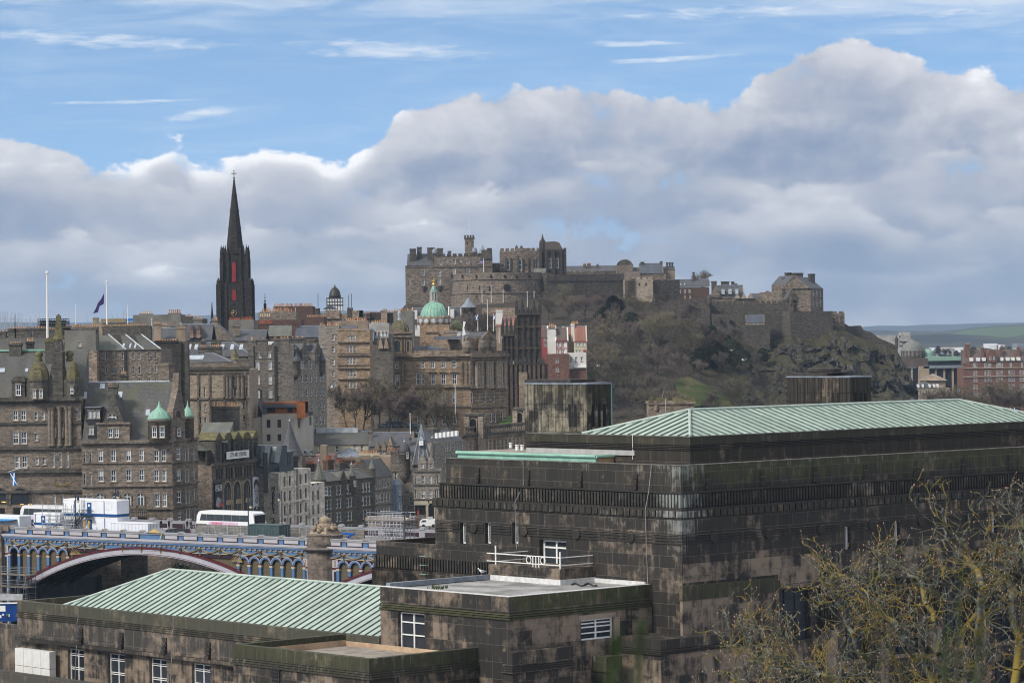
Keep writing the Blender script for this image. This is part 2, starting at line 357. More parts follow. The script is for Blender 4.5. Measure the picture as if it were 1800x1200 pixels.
# ================================================================ the sooty government office in front
AB=0.832
eR=Vector((math .sin(AB),math .cos(AB),0));eL=Vector((-math .cos(AB),math .sin(AB),0))
O0=P(1198,905,200.0);O0 .z=0
GF=Matrix(((eR .x,eL .x,0,O0 .x),(eR .y,eL .y,0,O0 .y),(0,0,1,0),(0,0,0,1)))
def bl(px,py,r=None,l=None,z=None):
 d=ray(px,py)
 n,o=(eR,O0+eR*r)if r is not None else(eL,O0+eL*l)if l is not None else(UPZ,Vector((0,0,z)))
 p=CAMP+d*((o-CAMP).dot(n)/d .dot(n));q=p-O0
 return Vector((q .dot(eR),q .dot(eL),p .z))
gov=thing('office_building','vast sooty black stone office block with pale green copper roofs filling the foreground','office building',O0+Vector((0,0,60)))
A_main=ashlar('soot_ashlar',1.5,0.80,tan=0.10,drip=.6,ztop=86,corner=O0)
A_top=ashlar('soot_parapet',1.75,0.87,tan=0.04,algae=0.06,ztop=89.2,drip=0.7,corner=O0)
A_topR=ashlar('algae_parapet',1.5,0.87,tan=-0.02,algae=0.75,ztop=89.2,drip=0.7,corner=O0)
A_att=ashlar('attic_ashlar',1.5,0.95,tan=-0.04,algae=0.25,ztop=91.0)
A_tan=ashlar('bare_ashlar',1.0,1.05,tan=0.36)
A_wing=ashlar('wing_slab',0.62*1.9,1.75,tan=0.22,black=(0.036,0.033,0.029),ms=0.03,off=0.0)
A_wingp=ashlar('wing_parapet',1.55,1.2,tan=0.05,algae=0.3,ztop=77.8,drip=0.15,black=(0.045,0.043,0.036),off=0.0)
A_lb=ashlar('low_block_slab',1.45,1.1,tan=0.16,off=0.0)
A_lbR=ashlar('low_block_algae',1.4,1.1,tan=0.15,algae=0.95,ztop=81.3,drip=0.75,off=0.0)
A_terr=ashlar('terrace_slab',1.35,0.95,tan=0.05,algae=0.6,ztop=77.8,drip=0.45,off=0.0)
A_pale=ashlar('pale_stone',1.2,0.9,tan=0.55,clean=(0.30,0.235,0.175))
A_tower=ashlar('ribbed_tower',0.55,2.2,tan=0.27,algae=0.4,ztop=95,drip=1.0,clean=(0.30,0.265,0.195),off=0.0)
A_towerd=ashlar('ribbed_tower_dark',0.55,2.2,tan=0.0,drip=0.1,ztop=95,off=0.0)
M_mould=ashlar('moulding',2.6,0.9,tan=-0.1,ms=0.02);M_mouldg=ashlar('mossy_moulding',2.6,0.9,tan=-0.1,algae=0.8,ztop=80.4,drip=0.3)
def roofmembrane():
 m,nt,b=newmat('flat_roof_felt');pos=nt .nodes .new('ShaderNodeNewGeometry').outputs['Position']
 f=noise(nt,pos,0.45,6,0.68);g=noise(nt,pos,1.8,5,0.65)
 c=mixc(nt,f .step(0.35,0.65),(0.16,0.155,0.145),(0.42,0.41,0.40));c=mixc(nt,g .step(0.56,0.66)*0.8,c,(0.075,0.07,0.06))
 link(nt,c,b .inputs['Base Color']);b .inputs['Roughness'].default_value=0.6;return m
M_felt=roofmembrane();M_asph=plain('roof_asphalt',(0.28,0.245,0.21),0.9,var=0.25,scale=1.2);M_grit=plain('ledge_grit',(0.30,0.20,0.125),0.9,var=0.35,scale=2)
M_upst=plain('pale_upstand',(0.58,0.57,0.55),0.6,var=0.15,scale=3)
def gm():return MB(GF)
def wallbox(mb,r0,r1,l0,l1,z0,z1,topmat=None):
 mb .box(r0,r1,l0,l1,z0,z1)
def wallface(mb,along,fixed,a0,a1,z0,z1,holes,depth,face):
 """one wall sheet with real openings; along 'l' lies on r=fixed, 'r' on l=fixed; holes = (a0,a1,z0,z1)"""
 A=sorted({a0,a1}|{h[i]for h in holes for i in(0,1)});Z=sorted({z0,z1}|{h[i]for h in holes for i in(2,3)})
 g=(lambda a,d,z:(fixed+d,a,z))if along=='l' else(lambda a,d,z:(a,fixed+d,z))
 for i in range(len(A)-1):
  for j in range(len(Z)-1):
   ca,cz=(A[i]+A[i+1])/2,(Z[j]+Z[j+1])/2
   if any(h[0]<ca<h[1]and h[2]<cz<h[3]for h in holes):continue
   q=[g(A[i],0,Z[j]),g(A[i+1],0,Z[j]),g(A[i+1],0,Z[j+1]),g(A[i],0,Z[j+1])]
   mb .quad(*(q if along=='r' else q[::-1]))
 for h in holes:
  p=[(h[0],h[2]),(h[1],h[2]),(h[1],h[3]),(h[0],h[3])]
  for i in range(4):
   (a,z),(a2,z2)=p[i],p[(i+1)%4]
   mb .quad(g(a,0,z),g(a2,0,z2),g(a2,depth,z2),g(a,depth,z))
def steel_window(parent,along,fixed,h,depth,cols,rows,inset=0.0,bar=0.07,glass=None,name='window',transom=None,doublebars=False):
 """white steel casement set back in its opening"""
 a0,a1,z0,z1=h
 mb=gm();f=fixed+depth
 bx=(lambda x0,x1,y,t,zz0,zz1:mb .box(y,y+t,x0,x1,zz0,zz1))if along=='l' else(lambda x0,x1,y,t,zz0,zz1:mb .box(x0,x1,y,y+t,zz0,zz1))
 mb .i=1;bx(a0,a1,f+0.06,0.03,z0,z1);mb .i=0
 bx(a0,a0+bar,f-0.04,0.09,z0,z1);bx(a1-bar,a1,f-0.04,0.09,z0,z1);bx(a0+bar,a1-bar,f-0.04,0.09,z0,z0+bar);bx(a0+bar,a1-bar,f-0.04,0.09,z1-bar,z1)
 for c in range(1,cols):x=a0+(a1-a0)*c/cols;bx(x-bar*.55,x+bar*.55,f-0.036,0.08,z0+bar,z1-bar)
 for r_ in rows:
  z=z0+(z1-z0)*r_
  if doublebars:
   for dz_ in(-.07,.07):bx(a0+bar,a1-bar,f-0.03,0.07,z+dz_-bar*.28,z+dz_+bar*.28)
  else:bx(a0+bar,a1-bar,f-0.03,0.07,z-bar*.4,z+bar*.4)
 return mb .build(name,[M_steel,glass or M_glass],parent)
RE,LE=62.0,25.0
slots=[(22.06-.0,83.14),(19.37,83.26),(16.49,83.38)]
holesL=[(l-.38,l+.22,z,z+1.5)for l,z in slots]
door_h=(11.2,13.9,81.35,83.78);holesL .append(door_h)
mb=gm();wallface(mb,'l',0.0,0.0,LE,62,85.66,holesL,0.45,-1)
slR=[(16.26,82.75),(21.56,82.75),(27.1,82.95),(32.5,83.0)]
holesR=[(r,r+.6,z,z+1.6)for r,z in slR]
winR=[(9.3,12.6,76.8,80.4)]+[(x,x+2.6,75.0,80.45)for x in(15.9,21.4,26.9,32.4,37.9,43.4)]+[(10.2,12.4,71,74.6)]+[(x+.3,x+2.3,69.5,73.6)for x in(15.9,21.4,26.9,32.4,37.9,43.4)]
holesR+=winR
wallface(mb,'r',0.0,0.0,RE,62,85.66,holesR,0.5,-1)
mb .quad((0,LE,62),(RE,LE,62),(RE,LE,85.66),(0,LE,85.66));mb .quad((RE,0,62),(RE,LE,62),(RE,LE,85.66),(RE,0,85.66))
mb .build('main_wall',A_main,gov)
for h in holesL[:3]:steel_window(gov,'l',0.0,h,0.34,2,(),bar=0.10)
steel_window(gov,'l',0.0,door_h,0.4,2,(0.78,),bar=0.14,name='balcony_door',glass=M_glass)
for h in holesR[:4]:steel_window(gov,'r',0.0,h,0.34,2,(),bar=0.12)
M_sv,M_steel=M_steel,M_iron
for h in winR:steel_window(gov,'r',0.0,h,0.42,3,(0.3,0.55,0.8),bar=0.06)
M_steel=M_sv
mb=gm()
mb .box(0.05,9.2,-.03,.05,78.7,81.25);mb .build('stone_panel',A_tan,gov)
for a,b_,z0,z1 in((0.05,15.9,81.45,82.7),(16.9,21.3,80.7,82.6),(22.3,26.8,80.7,82.6),(27.9,32.3,80.7,82.6),(9.3,15.9,80.45,81.45)):
 mb=gm();mb .box(a,b_,-0.035,0.05,z0,z1);mb .build('stone_panel',A_tan,gov)
def lined(r_or_l,a0,a1,z0,z1,n,along,holes=()):
 mb=gm();st=(z1-z0)/n
 segs=[(a0,a1)]
 for h in holes:
  segs=[q for s_ in segs for q in(((s_[0],h[0]),(h[1],s_[1]))if s_[0]<h[0]and h[1]<s_[1]else(s_,))]
 for s0,s1 in segs:
  for i in range(n):
   if along=='l':mb .box(-.07,.0,s0,s1,z0+i*st+.05,z0+(i+1)*st-.05)
   else:mb .box(s0,s1,-.07,.0,z0+i*st+.05,z0+(i+1)*st-.05)
 return mb .build('grooved_band',M_mould,gov)
lined(0,-.07,LE,83.95,84.72,4,'l',[(h[0]-.12,h[1]+.12)for h in holesL[:3]][::-1])
lined(0,0,RE,83.95,84.72,4,'r',[(h[0]-.2,h[1]+.2)for h in holesR[:4]])
def ring(name,r0,l0,l1,r1,z0,z1,mat):
 mb=gm();mb .box(r0,r1,l0,l1,z0,z1);return mb .build(name,mat,gov)
ring('dentil_bed',-.06,-.06,LE+.06,RE,85.66,85.78,M_mould)
mb=gm()
x=0.0
while x<LE:mb .box(-.16,0.3,x-.16,x+.36,85.785,86.22);x+=0.62
x=0.55
while x<RE:mb .box(x,x+.5,-.16,.3,85.785,86.22);x+=0.62
mb .box(0.0,RE,0.0,LE,85.785,86.22);mb .build('dentil_course',ashlar('dentil_stone',1.3,0.9,tan=0.0,algae=.08,ztop=86.3,drip=0.8,corner=O0),gov)
ring('dentil_cap',-.12,-.12,LE+.1,RE,86.225,86.36,M_mould)
mb=gm();mb .box(.26,RE,.26,LE-.3,86.36,87.36)
x=.2
while x<LE-.3:
 mb .box(.10,.3,x,x+.17,86.42,87.28);x+=0.30
x=.42
while x<RE:mb .box(x,x+.17,.10,.3,86.42,87.28);x+=.30
mb .build('fluted_frieze',ashlar('flute_stone',2.8,2.0,tan=.04,algae=.08,ztop=87.4,drip=0.8,corner=O0),gov)
ring('string_course',.08,.08,LE-.3,RE,87.36,87.46,M_mould)
mb=gm()
mb .i=0;mb .box(.4,1.1,.4,LE-.8,87.46,89.2);mb .i=1;mb .box(1.1,RE,.4,1.1,87.46,89.2);mb .i=0;mb .box(1.1,RE,LE-1.5,LE-.8,87.46,89.2)
mb .i=1;mb .quad((.4,.397,87.46),(1.1,.397,87.46),(1.1,.397,89.2),(.4,.397,89.2))
mb .build('parapet',[A_top,A_topR],gov)
mb=gm();mb .box(1.1,RE,1.1,LE-1.5,88.0,88.9);mb .build('parapet_walk',M_grit,gov)
mb=gm()
for i in range(18):
 a=.5+i*1.33
 mb .box(.36,1.12,a,a+1.30,89.2,89.235)
for i in range(45):mb .box(1.15+i*1.33,1.12+(i+1)*1.33,.36,1.12,89.2,89.235)
mb .build('coping',plain('coping_lichen',(0.12,0.115,0.10),.9,var=.5,scale=1.5),gov)
def vent(par,along,fixed,a,ztop_,w=.34,n=3,h=.36):
 mb=gm()
 for i in range(n):
  z1=ztop_-i*h;d=.10+.05*i
  if along=='l':mb .box(fixed-d,fixed+.05,a-w/2,a+w/2,z1-h+.05,z1)
  else:mb .box(a-w/2,a+w/2,fixed-d,fixed+.05,z1-h+.05,z1)
 return mb .build('stepped_vent',M_mould,par)
for px,py in((841,822),(929,826),(1021,829),(1118,833)):
 q=bl(px,py,r=.4);vent(gov,'l',.4,q .y,q .z)
for px,py in((1243,832),(1339,826),(1432,820),(1521,816),(1608,811),(1692,806),(1774,800)):
 q=bl(px,py,l=.4);vent(gov,'r',.4,q .x,q .z)
for l,z in((20.71,84.36),(15.37,84.35),(10.05,84.34),(4.76,84.34)):
 mb=gm();mb .tube((-.16,l,z),(.0,l,z),.36,.40,20);mb .build('roundel',M_mould,gov)
for r_ in(2.96,8.32,13.71,19.04,24.43,29.8,35.2):
 mb=gm();mb .tube((r_,-.16,84.34),(r_,.0,84.34),.36,.40,20);mb .build('roundel',M_mould,gov)
M_strip=plain('lead_strip',(0.24,.23,.22),.6,var=.25)
mb=gm()
q=bl(920,792,r=.4).y
mb .tube((.36,q,89.2),(.36,q,87.5),.025);mb .tube((.36,q,87.5),(-.2,q+.3,86.3),.025);mb .tube((-.2,q+.3,86.3),(-.05,q+.35,83),.025)
q=bl(1146,818,r=.4).y
mb .tube((.36,q,89.2),(.05,q,87.4),.025);mb .tube((.05,q,87.4),(-.19,q+.1,86.2),.025);mb .tube((-.19,q+.1,86.2),(-.05,q+.1,81.3),.025)
mb .build('lightning_conductor',M_strip,gov)
mb=gm();mb .box(-.25,9.15,-.25,0,62,80.95);mb .build('corner_plinth',[A_tan],gov)
mb=gm();mb .box(-.3,9.2,-.32,0,80.3,81.28);mb .build('plinth_course',ashlar('plinth_moss',1.5,1.1,tan=0.0,algae=.45,ztop=81.3,off=0.0),gov)
mb=gm();mb .box(-3.2,7.2,-1.1,-.3,62,77.0);mb .box(-3.2,-.35,-.3,2.9,62,77.0);mb .build('buttress',A_tan,gov)
mb=gm();mb .box(-3.3,7.3,-1.2,-.32,77.35,78.0);mb .box(-3.3,-.36,-.32,2.9,77.35,78.0);mb .build('buttress_parapet',A_lbR,gov)
mb=gm()
for i in range(3):mb .box(-3.35-.05*i,7.35+.05*i,-1.25-.05*i,-.33,77.02+i*.11,77.1+i*.11);mb .box(-3.35-.05*i,-.37,-.33,2.88,77.02+i*.11,77.1+i*.11)
mb .build('buttress_moulding',M_mould,gov)
LB2=31.9
mb=gm();mb .box(-.3,-.02,15.7,LB2,62,81.0);mb .box(-.3,12,LB2-6.9,LB2,62,81.0);mb .build('west_base',A_main,gov)
mb=gm();mb .box(-.16,-.01,15.7,LB2-.1,81.0,81.98);mb .box(-.16,12,LB2-6.8,LB2-.14,81.0,81.98)
x=15.8
while x<LB2-.3:mb .box(-.28,-.1,x,x+.17,81.08,81.92);x+=.30
mb .build('west_flutes',MATS['flute_stone'],gov)
mb=gm();mb .box(-.1,-.02,15.7,25.0,81.98,82.95);mb .box(-.1,.35,25.0,LB2-.3,81.98,82.95);mb .box(.35,12,LB2-.75,LB2-.3,81.98,82.95);mb .build('west_parapet',A_top,gov)
mb=gm();mb .box(.35,12,25.0,LB2-.75,82.0,82.35);mb .build('west_walk',M_grit,gov)
mb=gm()
q=bl(747,985,r=-.3).y
for z in(82.1,81.45,80.8,80.15):
 mb .tube((-.55,q-.33,z),(-.55,q+.33,z),.022);mb .tube((-.55,q-.33,z),(-.1,q-.33,z),.022);mb .tube((-.55,q+.33,z),(-.1,q+.33,z),.022)
mb .build('rung_ladder',plain('verdigris_iron',(.22,.38,.33),.6),gov)
r1,l1,l2,zt=-12.89,2.91,15.84,81.24
lw=(11.3,14.0,76.3,79.66);rw=(-6.55,-3.6,77.95,79.3)
mb=gm();mb .i=0;wallface(mb,'l',r1,l1,l2,62,79.74,[lw],.35,-1);mb .quad((r1,l2,62),(0,l2,62),(0,l2,79.74),(r1,l2,79.74))
mb .i=1;wallface(mb,'r',l1,r1,0,62,79.74,[rw,(-9.5,-7.6,72,75.6)],.3,-1);mb .build('low_block_wall',[A_lb,ashlar('low_block_tan',1.3,1.0,tan=.34)],gov)
o=steel_window(gov,'l',r1,lw,.28,2,(.28,.55,.8),bar=.10);steel_window(gov,'r',l1,rw,.2,2,(.33,.62,.8),bar=.10)
mb=gm();mb .box(rw[0]-.25,rw[1]+.2,l1-.05,l1+.1,rw[3],rw[3]+.32);mb .box(rw[1],rw[1]+.5,l1-.10,l1+.1,rw[2]-.2,rw[3]+.0);mb .build('window_surround',A_pale,gov)
mb=gm()
for i in range(3):mb .box(r1-.12+.04*i,0,l1-.12+.04*i,l2,79.76+i*.15,79.87+i*.15)
mb .build('low_block_moulding',M_mouldg,gov)
mb=gm();mb .i=0;mb .box(r1,r1+.45,l1,l2,80.2,zt);mb .i=1;mb .box(r1+.45,0,l1,l1+.45,80.2,zt);mb .quad((r1,l1-.003,80.2),(r1+.45,l1-.003,80.2),(r1+.45,l1-.003,zt),(r1,l1-.003,zt))
mb .i=0;mb .box(r1+.45,0,l2-.3,l2,80.2,zt-.1);mb .build('low_block_parapet',[A_lb,A_lbR],gov)
mb=gm();mb .box(r1+.45,0,l1+.45,l2-.3,80.2,81.10);mb .build('flat_roof',M_felt,gov)
mb=gm();mb .box(r1+.02,r1+.5,l1+.02,l2-.02,zt,zt+.03);mb .box(r1+.5,-.1,l1+.02,l1+.5,zt,zt+.03);mb .build('flat_roof_coping',M_upst,gov)
mb=gm();mb .box(r1+.5,-2.4,l2-.42,l2-.02,zt-.1,zt+.22);mb .build('lead_upstand',M_lead,gov)
mb=gm();mb .box(-.18,-.02,l1+.5,8.6,81.1,81.38);mb .build('white_upstand',M_upst,gov)
mb=gm();rr=random .Random(3)
for i in range(70):
 a=bl(760+rr .gauss(8,9),1033+rr .gauss(0,1.2),z=81.12);mb .tube(a,a+Vector((rr .uniform(-.1,.1),rr .uniform(-.1,.1),rr .uniform(.06,.22))),.03,.004,4)
tag(mb .build('roof_weeds',plain('weed_green',(.05,.065,.02),.9,var=.4)),'small dark weeds sprouting on the pale flat roof','weeds')
mb=gm();pth=[bl(1005+i*4.0,1027-2.2*math .sin(i*1.1),z=81.15)for i in range(12)]
for a,b_ in zip(pth,pth[1:]):mb .tube(a,b_,.06,.06,6)
tag(mb .build('hose',M_iron),'black hose lying on the pale flat roof beside the balcony','hose')
bb=bl(985,1028,z=81.1);q=bl(889,1000,r=bb .x);
bz=bl(985,1000,r=bb .x).z
mb=gm();mb .box(bb .x,0,bb .y,15.6,81.45,bz);mb .build('balcony',ashlar('balcony_stone',.95,1.2,tan=.3,off=0.0),gov)
mb=gm();mb .box(bb .x-.04,0,bb .y-.04,15.62,81.1,81.46);mb .build('balcony_flashing',M_upst,gov)
rl=thing('balcony_railing','white painted tubular railing with scrolls on the stone balcony','railing',GF@Vector((bb .x,bb .y,bz)))
def railtube(pts,r=.035):
 mb=gm()
 for a,b_ in zip(pts,pts[1:]):mb .tube(a,b_,r,r,8)
 return mb
c0=(bb .x+.15,bb .y+.15);c1=(bb .x+.15,15.0)
mb=MB(GF)
for z in(.75,.22):
 mb .tube((c0[0],c0[1],bz+z),(c0[0],15.9,bz+z),.035);mb .tube((c0[0],c0[1],bz+z),(-.1,c0[1],bz+z),.035)
 mb .tube((c1[0],c1[1],bz+z),(-.1,c1[1],bz+z),.035)
mb .build('top_rail',M_rail,rl)
for(a,b_,h)in((c0[0],c0[1],1.15),(c1[0],c1[1],1.3),(c0[0],10.9,.75),(c0[0],10.6,.75),(c0[0],11.2,.75)):
 mb=gm();mb .tube((a,b_,bz),(a,b_,bz+h),.055 if h>1 else .04,None,8);mb .build('post',M_rail,rl)
for cc in(11.62,10.2):
 mb=gm()
 pts=[(c0[0],cc+.24*math .cos(t/12*6.283),bz+.48+.24*math .sin(t/12*6.283))for t in range(13)]
 for a,b_ in zip(pts,pts[1:]):mb .tube(a,b_,.035,.035,6)
 mb .build('scroll',M_rail,rl)
D,lw1,lw0=15.0,60.2,16.0
wz=77.8
wins=[(51.6,53.8),(46.27,48.48),(40.9,43.1),(35.55,37.8),(30.2,32.4),(24.8,27)]
hol=[(a,b_,70.5,74.5)for a,b_ in wins]+[(a,b_,64.5,68.5)for a,b_ in wins]
mb=gm();wallface(mb,'l',r1+.35,lw0,lw1,62,75.0,hol,.4,-1);mb .quad((r1+.35,lw1,62),(r1+D,lw1,62),(r1+D,lw1,76),(r1+.35,lw1,76));mb .build('wing_wall',A_tan,gov)
for h in hol:steel_window(gov,'l',r1+.35,h,.3,2,(.36,.62,.88),bar=.09,doublebars=True)
mb=gm();mb .box(r1,r1+.6,lw0,lw1,75.0,76.55);mb .box(r1+.6,r1+D,lw1-.5,lw1,75.0,76.55);mb .build('wing_frieze',A_wing,gov)
mb=gm()
for i in range(3):mb .box(r1-.10+.03*i,r1+.6,lw0,lw1+.1-.03*i,76.55+i*.14,76.66+i*.14)
mb .box(r1-.18,r1+.4,lw0,lw1+.15,74.72,74.98);mb .build('wing_moulding',ashlar('wing_mould',3.0,1.0,tan=.1,algae=.2,ztop=77,drip=.2),gov)
mb=gm();mb .box(r1,r1+.55,lw0,lw1,76.97,wz);mb .box(r1+.55,r1+D,lw1-.5,lw1,76.97,wz);mb .build('wing_parapet',A_wingp,gov)
for px,py in((143,1104),(214,1111),(290,1120),(367,1128)):
 q=bl(px,py,r=r1);vent(gov,'l',r1,q .y,q .z,.5,4,.32)
mb=gm()
for px in(138,305):
 q=bl(px,1075,r=r1).y
 mb .tube((r1-.03,q,wz+.03),(r1-.03,q,77.0),.03);mb .tube((r1-.03,q,77.0),(r1-.16,q,76.5),.03);mb .tube((r1-.05,q,76.5),(r1-.05,q,74.9),.03);mb .tube((r1-.22,q,74.9),(r1-.22,q+.4,71),.03)
mb .build('lightning_conductor',MATS['lead_strip'],gov)
def seam_roof(name,r0,r1_,l0,l1_,ze,zr,hipA,hipB,axis,sp):
 """standing seam hip roof; the ridge runs along axis; hipA/hipB are hip lengths at the low and high end (0 = gable)"""
 rib=MB(GF);pan=MB(GF)
 if axis=='l':g=lambda a,c,z:(c,a,z);a0,a1,b0,b1=l0,l1_,r0,r1_
 else:g=lambda a,c,z:(a,c,z);a0,a1,b0,b1=r0,r1_,l0,l1_
 m=(b0+b1)/2;A,B=a0+hipA,a1-hipB
 quads=[[(a0,b0,ze),(a1,b0,ze),(B,m,zr),(A,m,zr)],[(a1,b1,ze),(a0,b1,ze),(A,m,zr),(B,m,zr)]]
 for q in quads:pan .poly([g(*p)for p in q])
 if hipA:pan .poly([g(a0,b1,ze),g(a0,b0,ze),g(A,m,zr)])
 if hipB:pan .poly([g(a1,b0,ze),g(a1,b1,ze),g(B,m,zr)])
 def r_(p,q):
  p,q=Vector(g(*p)),Vector(g(*q));d=(q-p).normalized();s_=d .cross(UPZ).normalized()*.034;n=s_ .cross(d).normalized()*.09
  if n .z<0:n=-n
  rib .add([p-s_,p+s_,q+s_,q-s_,p-s_+n,p+s_+n,q+s_+n,q-s_+n],((4,5,6,7),(0,1,5,4),(1,2,6,5),(2,3,7,6),(3,0,4,7)))
 a=a0+sp*.5
 while a<a1:
  t=1.0
  if hipA and a<A:t=(a-a0)/hipA
  if hipB and a>B:t=min(t,(a1-a)/hipB)
  for bb_ in(b0,b1):r_((a,bb_,ze),(a,bb_+(m-bb_)*t,ze+(zr-ze)*t))
  a+=sp
 for(h,e,E_)in((hipA,a0,A),(hipB,a1,B)):
  if not h:continue
  c=b0+sp*.5
  while c<b1:
   t=1-abs(c-m)/(m-b0);r_((e,c,ze),(e+(E_-e)*t,c,ze+(zr-ze)*t));c+=sp
 rp=pan .build(name,M_cop,gov);rib .build(name .replace('roof','roof_seams'),M_coprib,rp)
 rd=MB(GF)
 ln=[((A,m,zr),(B,m,zr))]
 if hipA:ln+=[((a0,b0,ze),(A,m,zr)),((a0,b1,ze),(A,m,zr))]
 if hipB:ln+=[((a1,b0,ze),(B,m,zr)),((a1,b1,ze),(B,m,zr))]
 for p,q in ln:p,q=Vector(g(*p)),Vector(g(*q));up_=Vector((0,0,.06));rd .tube(p+up_,q+up_,.11,.11,6)
 rd .build(name .replace('roof','ridge_roll'),M_cop,rp)
rc=bl(97,1062,z=77.35)
seam_roof('wing_roof',r1+.6,r1+D-.6,14.0,lw1-4.3,77.35,80.2,0,5.6,'l',0.78)
mb=gm();mb .box(r1+.55,r1+D,lw1-4.3,lw1-.5,76.8,77.3);mb .build('wing_gutter',M_grit,gov)
mb=gm();q0=bl(630,1115,r=r1+2.2);mb .box(r1+2.0,r1+5.5,15.0,17.3,77.5,78.6);mb .build('roof_cricket',M_lead,gov)
tz,tr,ta,tb=77.81,-22.1,5.95,20.05
mb=gm()
mb .box(tr,tr+.5,ta,tb,76.95,tz);mb .box(tr+.5,r1,ta,ta+.5,76.95,tz);mb .box(tr+.5,r1,tb-.5,tb,76.95,tz)
mb .build('terrace_parapet',A_terr,gov)
mb=gm()
for i in range(3):mb .box(tr-.12+.04*i,r1,ta-.12+.04*i,tb+.12-.04*i,76.5+i*.15,76.62+i*.15)
mb .build('terrace_moulding',ashlar('terrace_mould',1.8,1,tan=-.1,algae=.3,ztop=76.9,drip=.7),gov)
mb=gm();mb .box(tr,r1,ta,tb,62,76.5);mb .build('terrace_wall',A_lb,gov)
mb=gm();mb .box(tr+.52,r1-.02,ta+.52,tb-.52,76.95,77.0);mb .build('terrace_floor',M_asph,gov)
mb=gm();mb .box(tr+.5,r1-.01,tb-.53,tb-.5,76.99,77.42);mb .box(r1-.04,r1-.01,ta+.5,tb-.53,76.99,77.35);mb .build('terrace_render',plain('tan_render',(.42,.30,.20),.9,var=.25,scale=.8),gov)
q=bl(485,1184,r=tr);mb=gm();mb .box(tr-.10,tr+.1,q .y-.45,q .y+.45,q .z-.9,q .z+.55);mb .i=1
for i in range(5):mb .box(tr-.13,tr-.1,q .y-.3,q .y+.3,q .z-.75+i*.24,q .z-.58+i*.24)
mb .build('louvre',[A_lb,M_dark],gov)
mb=gm();mb .box(r1-.02-.6,-8.2,l1-.9,l1-.003,62,76.45);mb .build('east_shoulder',A_lb,gov)
mb=gm();mb .box(r1-.65,-8.2,l1-.95,l1-.003,76.9,77.8);mb .build('east_shoulder_parapet',A_lbR,gov)
mb=gm()
for i in range(3):mb .box(r1-.78+.04*i,-8.2,l1-1.07+.04*i,l1-.003,76.47+i*.14,76.58+i*.14)
mb .build('east_shoulder_moulding',M_mouldg,gov)
q=bl(1058,1165,l=l1);mb=gm();mb .frust(q .x-.95,q .x+.55,l1-1.4,l1,75.9,76.9,.04);mb .frust(q .x-.85,q .x+.45,l1-1.25,l1,62,75.85,.0);mb .build('chimney_block',ashlar('grey_block',2,2,tan=.0,algae=.7,ztop=77,drip=1,clean=(.2,.2,.18)),gov)
mb=gm();q0=bl(0,1176,r=-18.5);mb .box(-19.0,-18.5,bl(185,1203,r=-18.5).y,q0 .y+20,66,q0 .z);mb .build('forecourt_wall',A_wingp,gov)
q=bl(26,1138,r=r1-.6);qb=bl(87,1146,r=r1-.6)
mb=gm()
n=4
for i in range(n):
 a=q .y+(qb .y-q .y)*i/n;b_=q .y+(qb .y-q .y)*(i+1)/n
 mb .box(r1-.6,r1-.02,a,b_+.03,q .z-1.3,q .z);mb .box(r1-.6,r1-.02,a,b_+.03,q .z-2.6,q .z-1.34)
mb .build('white_panel',plain('white_board',(.62,.61,.58),.7,var=.06),gov)
mb=gm();mb .box(r1+1.5,r1+2.0,lw1,lw1+12,70,75.6);mb .build('side_wall',A_wing,gov)
ar,al,az_=3.0,2.05,91.0
AE=43.5
mb=gm();mb .box(ar,AE,al,18.4,88.3,90.1);mb .box(ar,AE,al,18.4,90.45,az_);mb .build('attic_wall',A_att,gov)
mb=gm()
for i in range(3):mb .box(ar-.10+.03*i,AE+.1,al-.10+.03*i,18.5-.03*i,90.1+.02+i*.11,90.19+i*.11)
mb .build('attic_moulding',M_mould,gov)
seam_roof('attic_roof',ar+.15,AE-.15,al+.15,12.79,az_+.02,92.6,5.4,5.4,'r',0.80)
mb=gm();mb .box(ar-.04,ar+.5,al-.04,18.4,az_,az_+.06);mb .box(ar+.5,AE,al-.04,al+.25,az_,az_+.06);mb .build('attic_coping',MATS['coping_lichen'],gov)
qa=bl(808,806,z=89.25);
pf0,pf1=bl(1047,814,z=89.35),bl(1117,806,z=89.35)
g_l0=bl(1047,814,r=1.3).y
mb=gm();mb .box(1.3,ar,g_l0,25.5-1.6,88.9,89.52);mb .build('copper_fascia',M_copb,gov)
mb=gm();mb .tube((1.25,g_l0-.1,89.6),(1.25,24.0,89.6),.12,.12,8);mb .tube((1.25,g_l0-.1,89.6),(ar,g_l0-.1,89.6),.12,.12,8);mb .build('copper_roll',M_copb,gov)
mb=gm();mb .box(1.35,7.0,g_l0,24.0,89.53,89.66);mb .build('flat_deck',M_asph,gov)
mb=gm();mb .box(1.5,ar,g_l0-.05,g_l0+.0,88.9,89.45);mb .build('tan_end_wall',plain('tan_rendered_wall',(.36,.24,.14),.9),gov)
mb=gm();mb .box(ar-.12,ar-.01,bl(1117,803,r=ar).y,18.3,89.66,90.0);mb .build('deck_upstand',M_gry_ if 0 else plain('grey_upstand',(.34,.34,.33),.7),gov)
for px,py in((898,781),(909,785),(918,785)):
 a=bl(px,py+6,z=89.66);mb=gm();mb .tube((a .x,a .y,89.66),(a .x,a .y,89.95),.13,.13,10);mb .tube((a .x,a .y,89.98),(a .x,a .y,90.05),.16,.16,10);mb .build('roof_vent_cowl',M_white,gov)
mb=gm();mb .box(ar+.6,ar+1.2,18.45,19.1,89.4,90.8);mb .box(ar+.5,ar+1.3,18.42,19.2,90.8,91.0);mb .build('end_pier',M_mould,gov)
mb=gm();q=bl(1111,765,r=ar-.1);mb .tube((ar-.06,q .y,az_+.1),(ar-.06,q .y,89.4),.025);mb .build('lightning_conductor',M_rail,gov)
